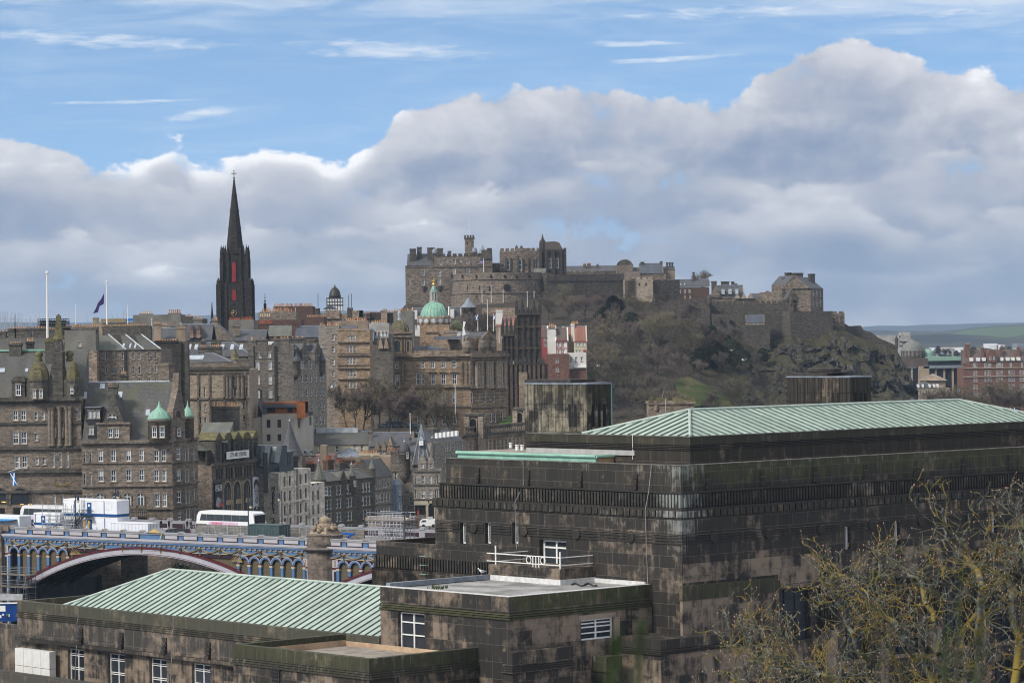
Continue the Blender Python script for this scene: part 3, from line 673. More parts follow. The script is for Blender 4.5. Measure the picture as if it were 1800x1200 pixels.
def tower(pl,pc,pr,pytop,pybot,r_,matA,matB,cap,zlow):
 c=bl(pc,pytop+1,r=r_);a=bl(pl,pytop,r=r_);b_=bl(pr,pytop,l=c .y)
 L0,L1,R1,zt_=c .y,a .y,b_ .x,c .z
 t=MB(GF);n=max(4,int((L1-L0)/.36))
 t .i=0
 zs=(zlow,zlow+(zt_-zlow)*.30,zlow+(zt_-zlow)*.56,zt_-.12)
 for j in range(3):
  for i in range(n):
   y0=L0+(L1-L0)*i/n;t .box(r_,r_+.3,y0+.02,y0+(L1-L0)/n-.02,zs[j]+.02,zs[j+1]-.02)
  m_=max(3,int((R1-r_)/.36))
  t .i=1
  for i in range(m_):
   x0=r_+(R1-r_)*i/m_;t .box(x0+(.3 if i==0 else .02),x0+(R1-r_)/m_-.02,L0,L0+.3,zs[j]+.02,zs[j+1]-.02)
  t .i=0
 t .box(r_+.06,R1-.06,L0+.06,L1-.06,zlow-2,zt_-.1)
 t .box(r_-.06,R1+.06,L0-.06,L1+.06,zlow-.35,zlow)
 tw=t .build('service_tower',[matA,matB],gov)
 t=MB(GF);t .box(r_-.05,R1+.05,L0-.05,L1+.05,zt_-.12,zt_)
 t .build('tower_coping',MATS['lead'],tw)
 for f in(.18,.27):y=L0+(L1-L0)*f;t=MB(GF);t .box(r_-.02,r_+.1,y-.13,y+.13,zs[0]+.35,zs[2]-.03);t .build('slit',M_dark,tw)
 for f in(.25,.5,.72):x=r_+(R1-r_)*f;t=MB(GF);t .box(x-.13,x+.13,L0-.02,L0+.1,zs[0]+.35,zs[2]-.03);t .build('slit',M_dark,tw)
 t=MB(GF);
 if cap=='slab':t .box(r_+.1,r_+2.6,L0+1.8,L1+.05,zt_+.02,zt_+.24)
 else:
  t .box(r_-.0,r_+2.6,L0+2.4,L1-.02,zt_,zt_+.22);t .box(r_+.2,r_+2.0,L0+2.0,L0+3.6,zt_+.22,zt_+.3)
  t .lathe([(1.2,0),(1.32,.05),(1.32,.25),(1.2,.33),(.01,.34)],28,(r_+1.5,L1-2.6,zt_+.28))
 t .build('tower_cap',plain('tower_cap_dark',(.045,.038,.036),.8,var=.3),tw)
 return zt_,L0,L1,R1
t1=tower(921,1031,1074,672,755,9.5,A_tower,A_tower,'slab',90.9)
t2=tower(1383,1494,1531,660,712,33.0,A_towerd,A_towerd,'disc',91.6)
mb=gm();mb .tube((t1[3]+.03,t1[1]+.0,t1[0]),(t1[3]+.03,t1[1]+.0,90),.05);mb .build('copper_downpipe',M_copb,gov)
def text3(s_,size,org,xa,za,mat,parent=None,name='lettering',depth=.01,align='CENTER'):
 cu=bpy .data .curves .new(name,'FONT');cu .body=s_;cu .size=size;cu .extrude=depth;cu .align_x=align;cu .align_y='CENTER';cu .resolution_u=2
 ob=bpy .data .objects .new(name,cu);col .objects .link(ob)
 dg=bpy .context .evaluated_depsgraph_get();me=bpy .data .meshes .new_from_object(ob .evaluated_get(dg));bpy .data .objects .remove(ob)
 t=MB();ya=za .cross(xa)
 n_=xa .cross(za)
 for v in me .vertices:t .v .append(org+xa*v .co .x+za*v .co .y+n_*v .co .z)
 for p in me .polygons:t .f .append(tuple(p .vertices));t .mi .append(0);t .sm .append(False)
 return t .build(name,mat,parent)
q=bl(1400,1029,l=-.04);text3('ARCHITECTURE',.52,GF@Vector((q .x,-.045,q .z)),eR,UPZ,plain('inscription',(.07,.055,.045),.9),gov,'inscription')
def figure(r_,zc,s_,turn):
 t=MB(GF@Matrix .Translation((r_,-.15,zc))@Matrix .Rotation(turn,4,'Z')@Matrix .Scale(s_,4));t .smooth=True
 t .lathe([(.62,-3.2),(.66,-2.2),(.70,-1.4),(.74,-.9),(.86,-.35),(.90,.0),(.84,.28),(.55,.52),(.26,.66),(.22,.8)],16,(0,0,0),0,.72)
 t .lathe([(.20,.72),(.27,.86),(.34,1.06),(.35,1.28),(.29,1.48),(.14,1.6),(.02,1.62)],14,(.05,-.12,0),0,1.1)
 t .ball((.05,-.5,1.14),.08,6,1.4)
 t .lathe([(.37,1.22),(.40,1.38),(.33,1.58),(.12,1.7),(.01,1.71)],14,(.05,-.02,0),0,1.05)
 for sx in(-1,1):
  t .tube((sx*.78,-.05,.15),(sx*.95,-.35,-.75),.27,.22,10);t .tube((sx*.95,-.35,-.75),(sx*.15,-.80,-.72),.22,.15,10);t .ball((sx*.12,-.84,-.72),.17,8)
 for k in range(6):a=-.6+k*.24;t .tube((a,-.55-.1*math .cos(a*2),-.1),(a*.8,-.62,-3.0),.07,.11,6)
 t .smooth=False;t .box(-.28,.28,-.95,-.80,-.95,-.45)
 return t .build('carved_figure',plain('figure_stone_%d'%int(r_),(.026,.026,.019),.85,var=.5,scale=3),gov)
for r_,z in((14.2,80.5),(19.8,80.5),(25.4,80.5),(30.9,80.5),(36.4,80.5)):
 figure(r_,z,.98,R(-32));mb=gm();mb .box(r_-.55,r_+.55,-.55,.02,62,77.6);mb .build('pilaster',A_tan,gov)
for a,b_ in((9.2,13.3),(15.0,18.9),(20.7,24.5),(26.3,30.0),(31.8,35.5)):
 mb=gm();mb .box(a,b_,-.06,0,74.7,75.0);mb .build('spandrel_sill',A_tan,gov)
mb=gm();mb .box(-60,90,-30,120,60.0,62.2);mb .build('forecourt_base',M_asph,gov)
gp=bl(847,1009,l=l2-.2)
gull=thing('seagull','white and grey seagull standing on the edge of the pale flat roof','seagull',GF@Vector((gp .x,gp .y,zt+.22)))
gb=GF@Vector((gp .x,gp .y,zt+.22));GT=Matrix .Translation(gb)@Matrix .Rotation(R(186),4,'Z')
t=MB(GT);t .smooth=True
sec=[(-.24,.245,.018,.02),(-.18,.25,.05,.05),(-.08,.25,.095,.088),(.02,.262,.11,.10),(.10,.29,.10,.095),(.155,.335,.07,.068),(.185,.385,.052,.05),(.205,.43,.052,.052),(.235,.455,.048,.046),(.262,.452,.03,.03),(.29,.445,.012,.014)]
n=12;vs=[];
for x,z,a,b_ in sec:
 for k in range(n):th=k*6.2832/n;vs .append((x,a*math .cos(th),z+b_*math .sin(th)))
fs=[(i*n+k,i*n+(k+1)%n,(i+1)*n+(k+1)%n,(i+1)*n+k)for i in range(len(sec)-1)for k in range(n)]+[tuple(range(n-1,-1,-1)),tuple(range((len(sec)-1)*n,len(sec)*n))]
t .add(vs,fs);t .build('body',plain('gull_white',(.82,.82,.82),.8,var=.04),gull)
for sgn in(-1,1):
 t=MB(GT);t .smooth=True
 ws=[(-.34,.235,.012,.02),(-.2,.26,.03,.045),(-.05,.28,.045,.07),(.06,.30,.035,.055),(.11,.31,.012,.02)];vs=[]
 for x,z,a,b_ in ws:
  for k in range(8):th=k*6.2832/8;vs .append((x,sgn*(.075 if x>-.25 else .03)+a*math .cos(th),z+b_*math .sin(th)))
 fs=[(i*8+k,i*8+(k+1)%8,(i+1)*8+(k+1)%8,(i+1)*8+k)for i in range(4)for k in range(8)]+[tuple(range(7,-1,-1)),tuple(range(32,40))]
 t .add(vs,fs);t .build('wing',plain('gull_grey',(.30,.32,.35),.8,var=.06),gull)
 t=MB(GT);t .tube((.01,sgn*.04,0),(-.01,sgn*.04,.18),.009,.012,6);t .tube((-.02,sgn*.04,.006),(.07,sgn*.04,.006),.014,.02,6);t .build('leg',plain('gull_pink',(.5,.25,.2),.7),gull)
t=MB(GT);t .tube((.28,0,.447),(.335,0,.432),.014,.006,6);t .build('beak',plain('gull_beak',(.6,.38,.05),.5),gull)
# ================================================================ town building kit
WCACHE={}
def win_mesh(w,h,style,var=0):
 k=(round(w*4)/4 or .25,round(h*4)/4 or .25,style,var)
 if k in WCACHE:return WCACHE[k]
 w,h=k[0],k[1];t=MB();fr=min(.11,w*.13)
 t .i=1;t .box(-w/2,w/2,.05,.08,0,h);t .i=0
 if style!='dark':
  t .box(-w/2,-w/2+fr,-.03,.06,0,h);t .box(w/2-fr,w/2,-.03,.06,0,h);t .box(-w/2+fr,w/2-fr,-.03,.06,0,fr*1.25);t .box(-w/2+fr,w/2-fr,-.03,.06,h-fr,h)
  t .box(-w/2+fr,w/2-fr,-.01,.05,h*.5-fr*.4,h*.5+fr*.4)
  if style in('sash','six'):t .box(-fr*.25,fr*.25,0,.05,fr,h-fr)
  if style=='six':
   for z in(.25,.75):t .box(-w/2+fr,w/2-fr,.005,.05,h*z-.025,h*z+.025)
   for x in(-w/5.2,w/5.2):t .box(x-.025,x+.025,.005,.05,fr,h-fr)
  t .i=3
  if var==1:t .box(-w/2+fr,w/2-fr,.03,.045,h*rnd .uniform(.45,.75),h-fr)
  if var==2:t .box(-w/2+fr,-w*.2,.03,.045,fr,h-fr);t .box(w*.2,w/2-fr,.03,.045,fr,h-fr)
  t .i=2;t .box(-w/2-.14,w/2+.14,-.24,-.035,-.17,0);t .box(-w/2-.12,w/2+.12,-.165,-.10,h,h+.24)
 me=bpy .data .meshes .new('window');me .from_pydata([tuple(v)for v in t .v],[],t .f)
 for m in(M_white if style!='dark' else M_iron,M_glassb if style!='dark' else M_glass,MATS['st_sill'],MATS['blind']):me .materials .append(m)
 me .polygons .foreach_set('material_index',t .mi)
 WCACHE[k]=me;return me
POTS={}
def pot_mesh(r_,h,mat):
 k=(round(r_,2),round(h,1),mat .name)
 if k not in POTS:
  t=MB();t .lathe([(r_*1.15,-.05),(r_*1.15,h*.12),(r_*.92,h*.2),(r_*.85,h*.85),(r_*1.05,h*.88),(r_*1.05,h),(r_*.7,h),(r_*.7,h*.8)],8)
  me=bpy .data .meshes .new('chimney_pot');me .from_pydata([tuple(v)for v in t .v],[],t .f);me .materials .append(mat);POTS[k]=me
 return POTS[k]
class Bld:
 def __init__(s,name,label,cat,px0,px1,Y0,Y1=None,zb=50.0,dep=14.0,root=None,group=None):
  Y1=Y0 if Y1 is None else Y1
  A,B=P(px0,600,Y0),P(px1,600,Y1);A .z=B .z=0
  s .o=A;s .xa=(B-A).normalized();s .ya=Vector((-s .xa .y,s .xa .x,0));s .W=(B-A).length;s .dep=dep;s .zb=zb;s .Y=(Y0+Y1)/2
  s .T=frame(A,s .xa,s .ya);s .rz=math .atan2(s .xa .y,s .xa .x);s .px=(px0,px1)
  s .root=root or thing(name,label,cat,s .T@Vector((s .W/2,dep/2,zb)),group)
  s .k=s .W/(px1-px0);s .kz=s .Y/FPX
 def q(s,px,py,d=0.0):
  r_=ray(px,py);o=s .o+s .ya*d;p=CAMP+r_*((o-CAMP).dot(s .ya)/r_ .dot(s .ya));v=p-s .o
  return v .dot(s .xa),p .z
 def x(s,px,d=0.0):return s .q(px,600,d)[0]
 def z(s,py,px=None,d=0.0):return s .q(sum(s .px)/2 if px is None else px,py,d)[1]
 def mb(s):return MB(s .T)
 def part(s,t,name,mat,parent=None,**k):return t .build(name,mat,parent or s .root,**k)
 def window(s,x,z,w,h,style='sash',d=.12,name='window'):
  me=win_mesh(w,h,style,rnd .choice((0,0,0,1,2)));k=(round(w*4)/4 or .25,round(h*4)/4 or .25)
  o=bpy .data .objects .new(name,me);col .objects .link(o);o .parent=s .root
  o .location=s .T@Vector((x,d,z))-WLOC[s .root .name];o .rotation_euler=(0,0,s .rz);o .scale=(w/k[0],1,h/k[1]);return o
 def wins(s,xs,pys,w,h,style='sash',pxref=None):
  """grid of windows: xs photo columns, pys photo rows of the window centres (read at pxref), w/h in pixels"""
  out=[]
  for py in pys:
   for px in xs:
    z=s .z(py,xs[0]if pxref is None else pxref);out .append((s .x(px),z,w*s .k,h*s .kz,style))
  return out
 def walls(s,ztop,mat,wins=(),x0=0.0,x1=None,d0=0.0,dep=None,rev=.22,name='wall',zb=None,arch=()):
  """front sheet with true openings and windows standing in them, plain sides and back"""
  x1=s .W if x1 is None else x1;dep=s .dep if dep is None else dep;zb=s .zb if zb is None else zb
  H=[]
  for x,z,w,h,st in wins:
   a=(max(x0+.05,x-w/2),min(x1-.05,x+w/2),max(zb+.05,z-h/2),min(ztop-.05,z+h/2))
   if a[1]-a[0]>.1 and a[3]-a[2]>.1:H .append((a,st))
  t=s .mb();hs=[h for h,_ in H]
  X=sorted({round(v,3)for h in hs for v in h[:2]}|{x0,x1});Z=sorted({round(v,3)for h in hs for v in h[2:]}|{zb,ztop})
  hr=[tuple(round(v,3)for v in h)for h in hs]
  occ=set()
  for h in hr:
   i0,i1,j0,j1=X .index(h[0]),X .index(h[1]),Z .index(h[2]),Z .index(h[3])
   occ|={(i,j)for i in range(i0,i1)for j in range(j0,j1)}
  for j in range(len(Z)-1):
   i=0
   while i<len(X)-1:
    if(i,j)in occ:i+=1;continue
    k=i
    while k+1<len(X)-1 and(k+1,j)not in occ:k+=1
    t .quad((X[i],d0,Z[j]),(X[k+1],d0,Z[j]),(X[k+1],d0,Z[j+1]),(X[i],d0,Z[j+1]));i=k+1
  for h in hr:
   p=[(h[0],h[2]),(h[1],h[2]),(h[1],h[3]),(h[0],h[3])]
   for i in range(4):
    (a,z),(b_,z2)=p[i],p[(i+1)%4];t .quad((a,d0,z),(b_,d0,z2),(b_,d0+rev,z2),(a,d0+rev,z))
  e=d0+dep
  t .quad((x0,e,zb),(x0,d0,zb),(x0,d0,ztop),(x0,e,ztop));t .quad((x1,d0,zb),(x1,e,zb),(x1,e,ztop),(x1,d0,ztop));t .quad((x1,e,zb),(x0,e,zb),(x0,e,ztop),(x1,e,ztop));t .quad((x0,d0,ztop),(x1,d0,ztop),(x1,e,ztop),(x0,e,ztop))
  o=s .part(t,name,mat)
  for h,(_,st)in zip(hr,H):s .window((h[0]+h[1])/2,h[2],h[1]-h[0],h[3]-h[2],st,d0+rev-.09)
  return o
 def box(s,x0,x1,d0,d1,z0,z1,mat,name='block',parent=None):
  t=s .mb();t .box(x0,x1,d0,d1,z0,z1);return s .part(t,name,mat,parent)
 def band(s,z,h,mat,x0=None,x1=None,out=.25,d0=0.0,name='string_course'):
  return s .box((0 if x0 is None else x0)-out*.5,(s .W if x1 is None else x1)+out*.5,d0-out,d0+.0,z,z+h,mat,name)
 def gable_s(s,x0,x1,d0,d1,ze,zr,mat,endmat=None,oh=.25,name='roof',skew=.18,ridge=True):
  m=(d0+d1)/2;t=s .mb();sl=(zr-ze)/(m-d0);th=.14
  t .add([(x0,d0-oh,ze-oh*sl),(x1,d0-oh,ze-oh*sl),(x1,m,zr),(x0,m,zr),(x0,d1+oh,ze-oh*sl),(x1,d1+oh,ze-oh*sl)],((0,1,2,3),(3,2,5,4)))
  rf=s .part(t,name,mat)
  if ridge:t=s .mb();t .tube((x0,m,zr+.02),(x1,m,zr+.02),.13,None,6);s .part(t,'ridge',M_lead,rf)
  if endmat:
   for a in(x0,x1):
    t=s .mb();t .prism([(d0-.05,ze-.05),(m,zr+skew),(d1+.05,ze-.05)],a-.22,a+.22,'x');s .part(t,'gable',endmat)
  return rf
 def gable_d(s,x0,x1,d0,d1,ze,zr,mat,wallmat,wins=(),over=.2,name='roof',crow=0):
  m=(x0+x1)/2;t=s .mb();g=over
  t .add([(x0,d0+.2,ze),(x1,d0+.2,ze),(m,d0+.2,zr),(x0,d1,ze),(x1,d1,ze),(m,d1,zr)],((0,2,5,3),(2,1,4,5)));rf=s .part(t,name,mat)
  t=s .mb()
  if crow:
   pts=[(x0-.05,ze-.1)];
   for i in range(crow):f0,f1=i/crow,(i+1)/crow;pts+=[(x0-.05+(m-x0)*f0,ze+(zr-ze)*f1+.2),(x0-.05+(m-x0)*f1,ze+(zr-ze)*f1+.2)]
   pts+=[(2*m-a,z)for a,z in pts[::-1]]
  else:pts=[(x0-.05,ze-.1),(x0-.05,ze+g),(m,zr+g+.1),(x1+.05,ze+g),(x1+.05,ze-.1)]
  t .prism(pts[::-1],d0-.04,d0+.32,'y');gb=s .part(t,'gable',wallmat)
  for x,z,w,h,st in wins:s .window(x,z-h/2,w,h,st,d0-.08)
  return rf
 def hip(s,x0,x1,d0,d1,ze,zr,mat,hx=None,oh=.25,name='roof',hips=True):
  m=(d0+d1)/2;hx=min((x1-x0)/2-.05,(d1-d0)/2)if hx is None else hx;t=s .mb();a,b_,c,d=x0-oh,x1+oh,d0-oh,d1+oh
  A,B=(x0+hx,m,zr),(x1-hx,m,zr)
  t .add([(a,c,ze),(b_,c,ze),(b_,d,ze),(a,d,ze),A,B],((0,1,5,4),(2,3,4,5),(1,2,5),(3,0,4)));rf=s .part(t,name,mat)
  if hips:
   t=s .mb()
   for p,q in((A,B),((a,c,ze),A),((b_,c,ze),B)):t .tube(p,q,.11,None,5)
   s .part(t,'roof_lead',M_lead,rf)
  return rf
 def slope(s,x0,x1,d0,z0,d1,z1,mat,name='roof'):
  t=s .mb();t .add([(x0,d0,z0),(x1,d0,z0),(x1,d1,z1),(x0,d1,z1),(x0,d1,z0),(x1,d1,z0)],((0,1,2,3),(0,3,4),(1,5,2),(3,2,5,4)));return s .part(t,name,mat)
 def skylight(s,px,py,wpx,hpx,d0,ze,d1,zr,mat=None,parent=None):
  """roof light lying on the slope that climbs from (d0,ze) to (d1,zr)"""
  g=(zr-ze)/(d1-d0);r_=ray(px,py)
  n=(-s .ya*g+UPZ);o=s .o+s .ya*d0+UPZ*ze;p=CAMP+r_*((o-CAMP).dot(n)/r_ .dot(n));v=p-s .o;x,d=v .dot(s .xa),v .dot(s .ya)
  w=wpx*s .k;h=hpx*s .kz/max(.25,g);c=1/math .hypot(1,g);t=s .mb();e=.10
  def pt(a,b_,u):return(x+a,d+b_-g*u*c,ze+(d+b_-d0)*g+u*c)
  V=[pt(a,b_,u)for u in(-.02,e)for b_ in(-h/2,h/2)for a in(-w/2,w/2)]
  t .add(V,((4,5,7,6),(0,1,5,4),(1,3,7,5),(3,2,6,7),(2,0,4,6)));sk=s .part(t,'skylight',mat or M_leadl,parent)
  t=s .mb();w*=.72;h*=.78;V=[pt(a,b_,e+.02)for b_ in(-h/2,h/2)for a in(-w/2,w/2)];t .add(V,((0,1,3,2),));s .part(t,'skylight_pane',MATS['sky_pane'],sk);return sk
 def chimney(s,px0,px1,pyt,pyb,d=4.0,dm=1.0,n=4,mat=None,pot=None,potpx=7,cap=True,rows=1,zb=None):
  d=d-.06 if abs(d)<.3 else d
  x0,x1=s .x(px0,d),s .x(px1,d);pxm=(px0+px1)/2;z1=s .z(pyt,pxm,d);z0=s .z(pyb,pxm,d)if zb is None else zb
  t=s .mb();t .box(x0,x1,d,d+dm,z0,z1-.45)
  if cap:t .box(x0-.14,x1+.14,d-.14,d+dm+.14,z1-.45,z1-.18);t .box(x0-.05,x1+.05,d-.05,d+dm+.05,z1-.18,z1)
  else:t .box(x0,x1,d,d+dm,z1-.45,z1)
  c=s .part(t,'chimney',mat or MATS['st_grey'])
  if n:
   h=potpx*s .kz;sp=(x1-x0)/n;r_=min(.22,sp*.36)
   for j in range(rows):
    for i in range(n):
     hh=h*rnd .choice((.72,.85,.95,1.0,1.0,1.12))if rnd .random()<.93 else 0
     if not hh:continue
     mt=pot or(M_terra if rnd .random()<.85 else M_terrar if rnd .random()<.6 else MATS['pot_pale'])
     o=bpy .data .objects .new('chimney_pot',pot_mesh(r_,hh,mt));col .objects .link(o);o .parent=c
     o .location=s .T@Vector((x0+sp*(i+.5),d+dm*(j+.5)/rows,z1))-WLOC[c .name]
  return c
 def turret(s,px,rpx,pyt,pyb,mat,rmat,pyapex,d=0.0,n=8,shape='cone',wins=(),ball=True,corbel=True,out=.3):
  x=s .x(px,d);r_=rpx*s .kz;z1,z0=s .z(pyt,px,d),s .z(pyb,px,d);za=s .z(pyapex,px,d);c=(x,d+r_*(1-out*2)*.5,0)
  t=s .mb();t .smooth=n>10;pr=[(r_*.25,z0-r_*1.4),(r_*.55,z0-r_*.9),(r_*.85,z0-r_*.45),(r_,z0)]if corbel else[(r_,z0)]
  t .lathe(pr+[(r_,z1-.3),(r_*1.1,z1-.25),(r_*1.1,z1)],n,c,math .pi/n);tt=s .part(t,'turret',mat)
  h=za-z1;t=s .mb();t .smooth=shape!='cone' and n>10
  if shape=='cone':pf=[(r_*1.12,z1),(r_*.55,z1+h*.45),(.06,za)]
  elif shape=='dome':pf=[(r_*1.08*math .cos(a*math .pi/2/8),z1+h*math .sin(a*math .pi/2/8))for a in range(8)]+[(.1,za)]
  elif shape=='bell':pf=[(r_*1.1,z1),(r_*1.02,z1+h*.1),(r_*.88,z1+h*.28),(r_*.66,z1+h*.42),(r_*.36,z1+h*.55),(r_*.16,z1+h*.68),(r_*.08,z1+h*.85),(.03,za)]
  elif shape=='ogee':pf=[(r_*1.1,z1),(r_*1.05,z1+h*.15),(r_*.8,z1+h*.5),(r_*.35,z1+h*.75),(r_*.12,z1+h*.9),(.03,za)]
  t .lathe(pf,n if shape!='bell' else 24,c,math .pi/n);rf=s .part(t,'turret_roof',rmat,tt)
  if ball:t=s .mb();t .ball((c[0],c[1],za+.15),.22,8);t .tube((c[0],c[1],za),(c[0],c[1],za+.9),.05,.02,5);s .part(t,'finial',M_leadl,tt)
  for wpx,wpy,w,hh in wins:
   s .window(s .x(wpx,d),s .z(wpy,wpx,d)-hh*s .kz/2,w*s .k,hh*s .kz,'sash',c[1]-r_*math .cos(math .pi/n)*.995-.09)
  return tt
 def arch_win(s,px,py,wpx,hpx,d=0.0,frame_=True,glass=None,surround=None):
  """round headed window set proud of a plain wall inside a moulded surround"""
  x,z=s .q(px,py,d);w,h=wpx*s .k,hpx*s .kz;z0=z-h/2;zs=z+h/2-w/2
  def outl(e):return[(x-w/2-e,z0-e),(x-w/2-e,zs)]+[(x-(w/2+e)*math .cos(k*math .pi/10),zs+(w/2+e)*math .sin(k*math .pi/10))for k in range(1,10)]+[(x+w/2+e,zs),(x+w/2+e,z0-e)]
  t=s .mb()
  A,B=outl(.22),outl(0);n=len(A)
  for i in range(n-1):
   t .quad((A[i][0],d-.14,A[i][1]),(B[i][0],d-.14,B[i][1]),(B[i+1][0],d-.14,B[i+1][1]),(A[i+1][0],d-.14,A[i+1][1]))
   t .quad((A[i][0],d,A[i][1]),(A[i][0],d-.14,A[i][1]),(A[i+1][0],d-.14,A[i+1][1]),(A[i+1][0],d,A[i+1][1]));t .quad((B[i][0],d-.14,B[i][1]),(B[i][0],d-.01,B[i][1]),(B[i+1][0],d-.01,B[i+1][1]),(B[i+1][0],d-.14,B[i+1][1]))
  sr=s .part(t,'window',surround or MATS['st_warm'])
  t=s .mb();t .add([(a,d-.012,b_)for a,b_ in outl(0)],(tuple(range(n)),));s .part(t,'pane',glass or M_glassb,sr)
  if frame_:
   t=s .mb();t .box(x-.05,x+.05,d-.05,d-.013,z0,z+h/2);t .box(x-w/2,x+w/2,d-.055,d-.013,zs-.05,zs+.05);t .box(x-w/2,x-w/2+.09,d-.06,d-.013,z0,zs);t .box(x+w/2-.09,x+w/2,d-.06,d-.013,z0,zs);s .part(t,'frame',M_white,sr)
  return sr
 def pole(s,px,pyt,pyb,d=2.0,r_=.09,mat=None):pass
plain('st_sill',(.25,.205,.16),.9,var=.3,scale=1.0);plain('blind',(.34,.32,.29),.8,var=.3,scale=.3)
stone('st_brown',(0.237,0.192,0.151),(0.151,0.125,0.102),bw=.75,bh=.33,soot=.5)
stone('st_grey',(0.192,0.169,0.143),(0.118,0.105,0.092),bw=.7,bh=.32,soot=.45)
stone('st_dark',(0.125,0.113,0.095),(0.074,0.067,0.059),bw=.7,bh=.32,soot=.6,moss=.35)
stone('st_warm',(0.365,0.262,0.173),(0.256,0.186,0.125),bw=.9,bh=.38,soot=.45,sc=.2)
stone('st_warmg',(0.301,0.230,0.166),(0.205,0.160,0.122),bw=.9,bh=.38,soot=.55,sc=.2)
stone('st_tan',(0.384,0.314,0.237),(0.282,0.230,0.179),bw=.8,bh=.36,soot=.25)
stone('st_rubble',(0.384,0.288,0.211),(0.109,0.090,0.074),mort=(.19,.155,.125),bw=.62,bh=.36,ms=.05,soot=.12,patch=.35)
stone('st_rub2',(0.262,0.211,0.166),(0.128,0.109,0.092),mort=(.155,.13,.11),bw=.6,bh=.34,ms=.05,soot=.25)
stone('st_lightgrey',(0.314,0.275,0.230),(0.211,0.186,0.160),bw=.7,bh=.33,soot=.22)
stone('st_black',(.060,.053,.046),(.032,.029,.026),bw=.9,bh=.4,soot=.55)
stone('st_castle',(.235,.185,.142),(.088,.074,.062),mort=(.13,.11,.09),bw=1.1,bh=.62,ms=.03,soot=.5,sc=.06)
stone('st_castled',(.115,.096,.080),(.055,.048,.042),mort=(.08,.07,.06),bw=1.0,bh=.5,ms=.03,soot=.55,sc=.06,moss=.2)
stone('st_brick',(.135,.078,.060),(.10,.058,.046),mort=(.12,.08,.065),bw=.45,bh=.15,soot=.3)
stone('st_redsand',(.19,.098,.074),(.135,.072,.057),bw=.8,bh=.36,soot=.25)
M_rend=plain('grey_render',(.165,.155,.135),.9,var=.25,scale=.25);M_renl=plain('pale_render',(.33,.32,.30),.9,var=.25,scale=.3);M_rendt=plain('tan_render_wall',(.26,.20,.145),.9,var=.25,scale=.3)
slate('slate',(.062,.062,.068),moss=.12);slate('slate_moss',(.070,.068,.064),moss=.4);slate('slate_blue',(.058,.064,.078),moss=.0);slate('slate_green',(.10,.105,.088),moss=.35,mossc=(.12,.115,.07));slate('tile_red',(.20,.085,.06),moss=.1);slate('tile_brown',(.085,.06,.05),moss=.1)
plain('sky_pane',(.42,.46,.52),.15);plain('pot_pale',(.50,.40,.26),.85,var=.2)
# ================================================================ painted iron road bridge
BA=P(20,926.0,450.0);zc=BA .z
d_=ray(658,950.5);BB=CAMP+d_*((zc-CZ)/d_ .z)
bx_=(BB-BA);bx_ .z=0;BLEN=bx_ .length;bx_ .normalize();by_=Vector((-bx_ .y,bx_ .x,0))
BO=Vector((BA .x,BA .y,0));BF=frame(BO,bx_,by_)
def bp(px,py,d=0.0):
 """bridge coordinates (along, up) of a photo point on the plane d metres behind the near face"""
 r_=ray(px,py);o=BO+by_*d
 p=CAMP+r_*((o-CAMP).dot(by_)/r_ .dot(by_));q=p-BO
 return Vector((q .dot(bx_),q .z))
M_blue=plain('bridge_blue',(0.080,0.155,0.29),0.5,var=.10,scale=.6);M_lav=plain('bridge_pale',(.38,.37,.41),.5,var=.07,scale=.7)
M_red=plain('bridge_red',(.085,.012,.014),.5,var=.15);M_maroon=plain('bridge_maroon',(.030,.014,.020),.5);M_ochre=plain('bridge_ochre',(.26,.19,.085),.5,var=.2)
M_gry=plain('bridge_grey',(.26,.26,.28),.55,var=.1,scale=.6);M_cream=plain('bridge_cream',(.43,.38,.28),.5)
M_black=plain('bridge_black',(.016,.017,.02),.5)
def latt():
 m,nt,b=newmat('bridge_lattice');uv=uvn(nt)
 n=nt .nodes .new('ShaderNodeTexBrick');mp=nt .nodes .new('ShaderNodeMapping');link(nt,uv,mp .inputs[0]);mp .inputs['Rotation'].default_value=(0,0,R(45));nt .links .new(mp .outputs[0],n .inputs['Vector'])
 n .inputs['Scale'].default_value=1;n .inputs['Brick Width'].default_value=.26;n .inputs['Row Height'].default_value=.26;n .offset=0;n .inputs['Mortar Size'].default_value=.06
 n .inputs['Color1'].default_value=(.03,.024,.016,1);n .inputs['Color2'].default_value=(.04,.03,.02,1);n .inputs['Mortar'].default_value=(.125,.092,.042,1)
 nt .links .new(n .outputs['Color'],b .inputs['Base Color']);b .inputs['Roughness'].default_value=.6;return m
M_latt=latt()
bridge=thing('road_bridge','blue white and maroon painted iron arch bridge with gilded swags and a stone pier','bridge',BF@Vector((25,0,60)))
bm_=lambda:MB(BF)
S0,S1,DW=-6.0,BLEN+26,22.5
ZD=zc-1.35
zz=lambda py,px=300.0:bp(px,py).y
Z_pan0,Z_pan1=zz(949.2),zz(940.0);Z_cor,Z_corb=zz(952.0),zz(957.5);Z_fri=zz(970.0);Z_sof=zz(960.5)
pitch=(bp(586,950).x-bp(20,926).x)/16.55
lowest=45.0
posts=[-0.2+(bp(55,935).x-0.0)+pitch*i for i in range(-1,26)]
sTy=bp(274,940).x
t=bm_();t .box(S0,S1,0.0,.35,Z_pan0-.0,zc-.28);t .box(S0,S1,-.03,.4,Z_pan0-.62,Z_pan0-.02);t .build('parapet_wall',M_blue,bridge)
t=bm_();t .box(S0,S1,-.14,.42,zc-.28,zc-.02);t .prism([(-.18,zc-.02),(.45,zc-.02),(.13,zc+.1)],S0,S1,'x');t .build('parapet_coping',M_gry,bridge)
t=bm_();t .box(S0,S1,-.08,-.03,Z_pan0-.10,Z_pan0-.03);t .build('red_line',M_red,bridge)
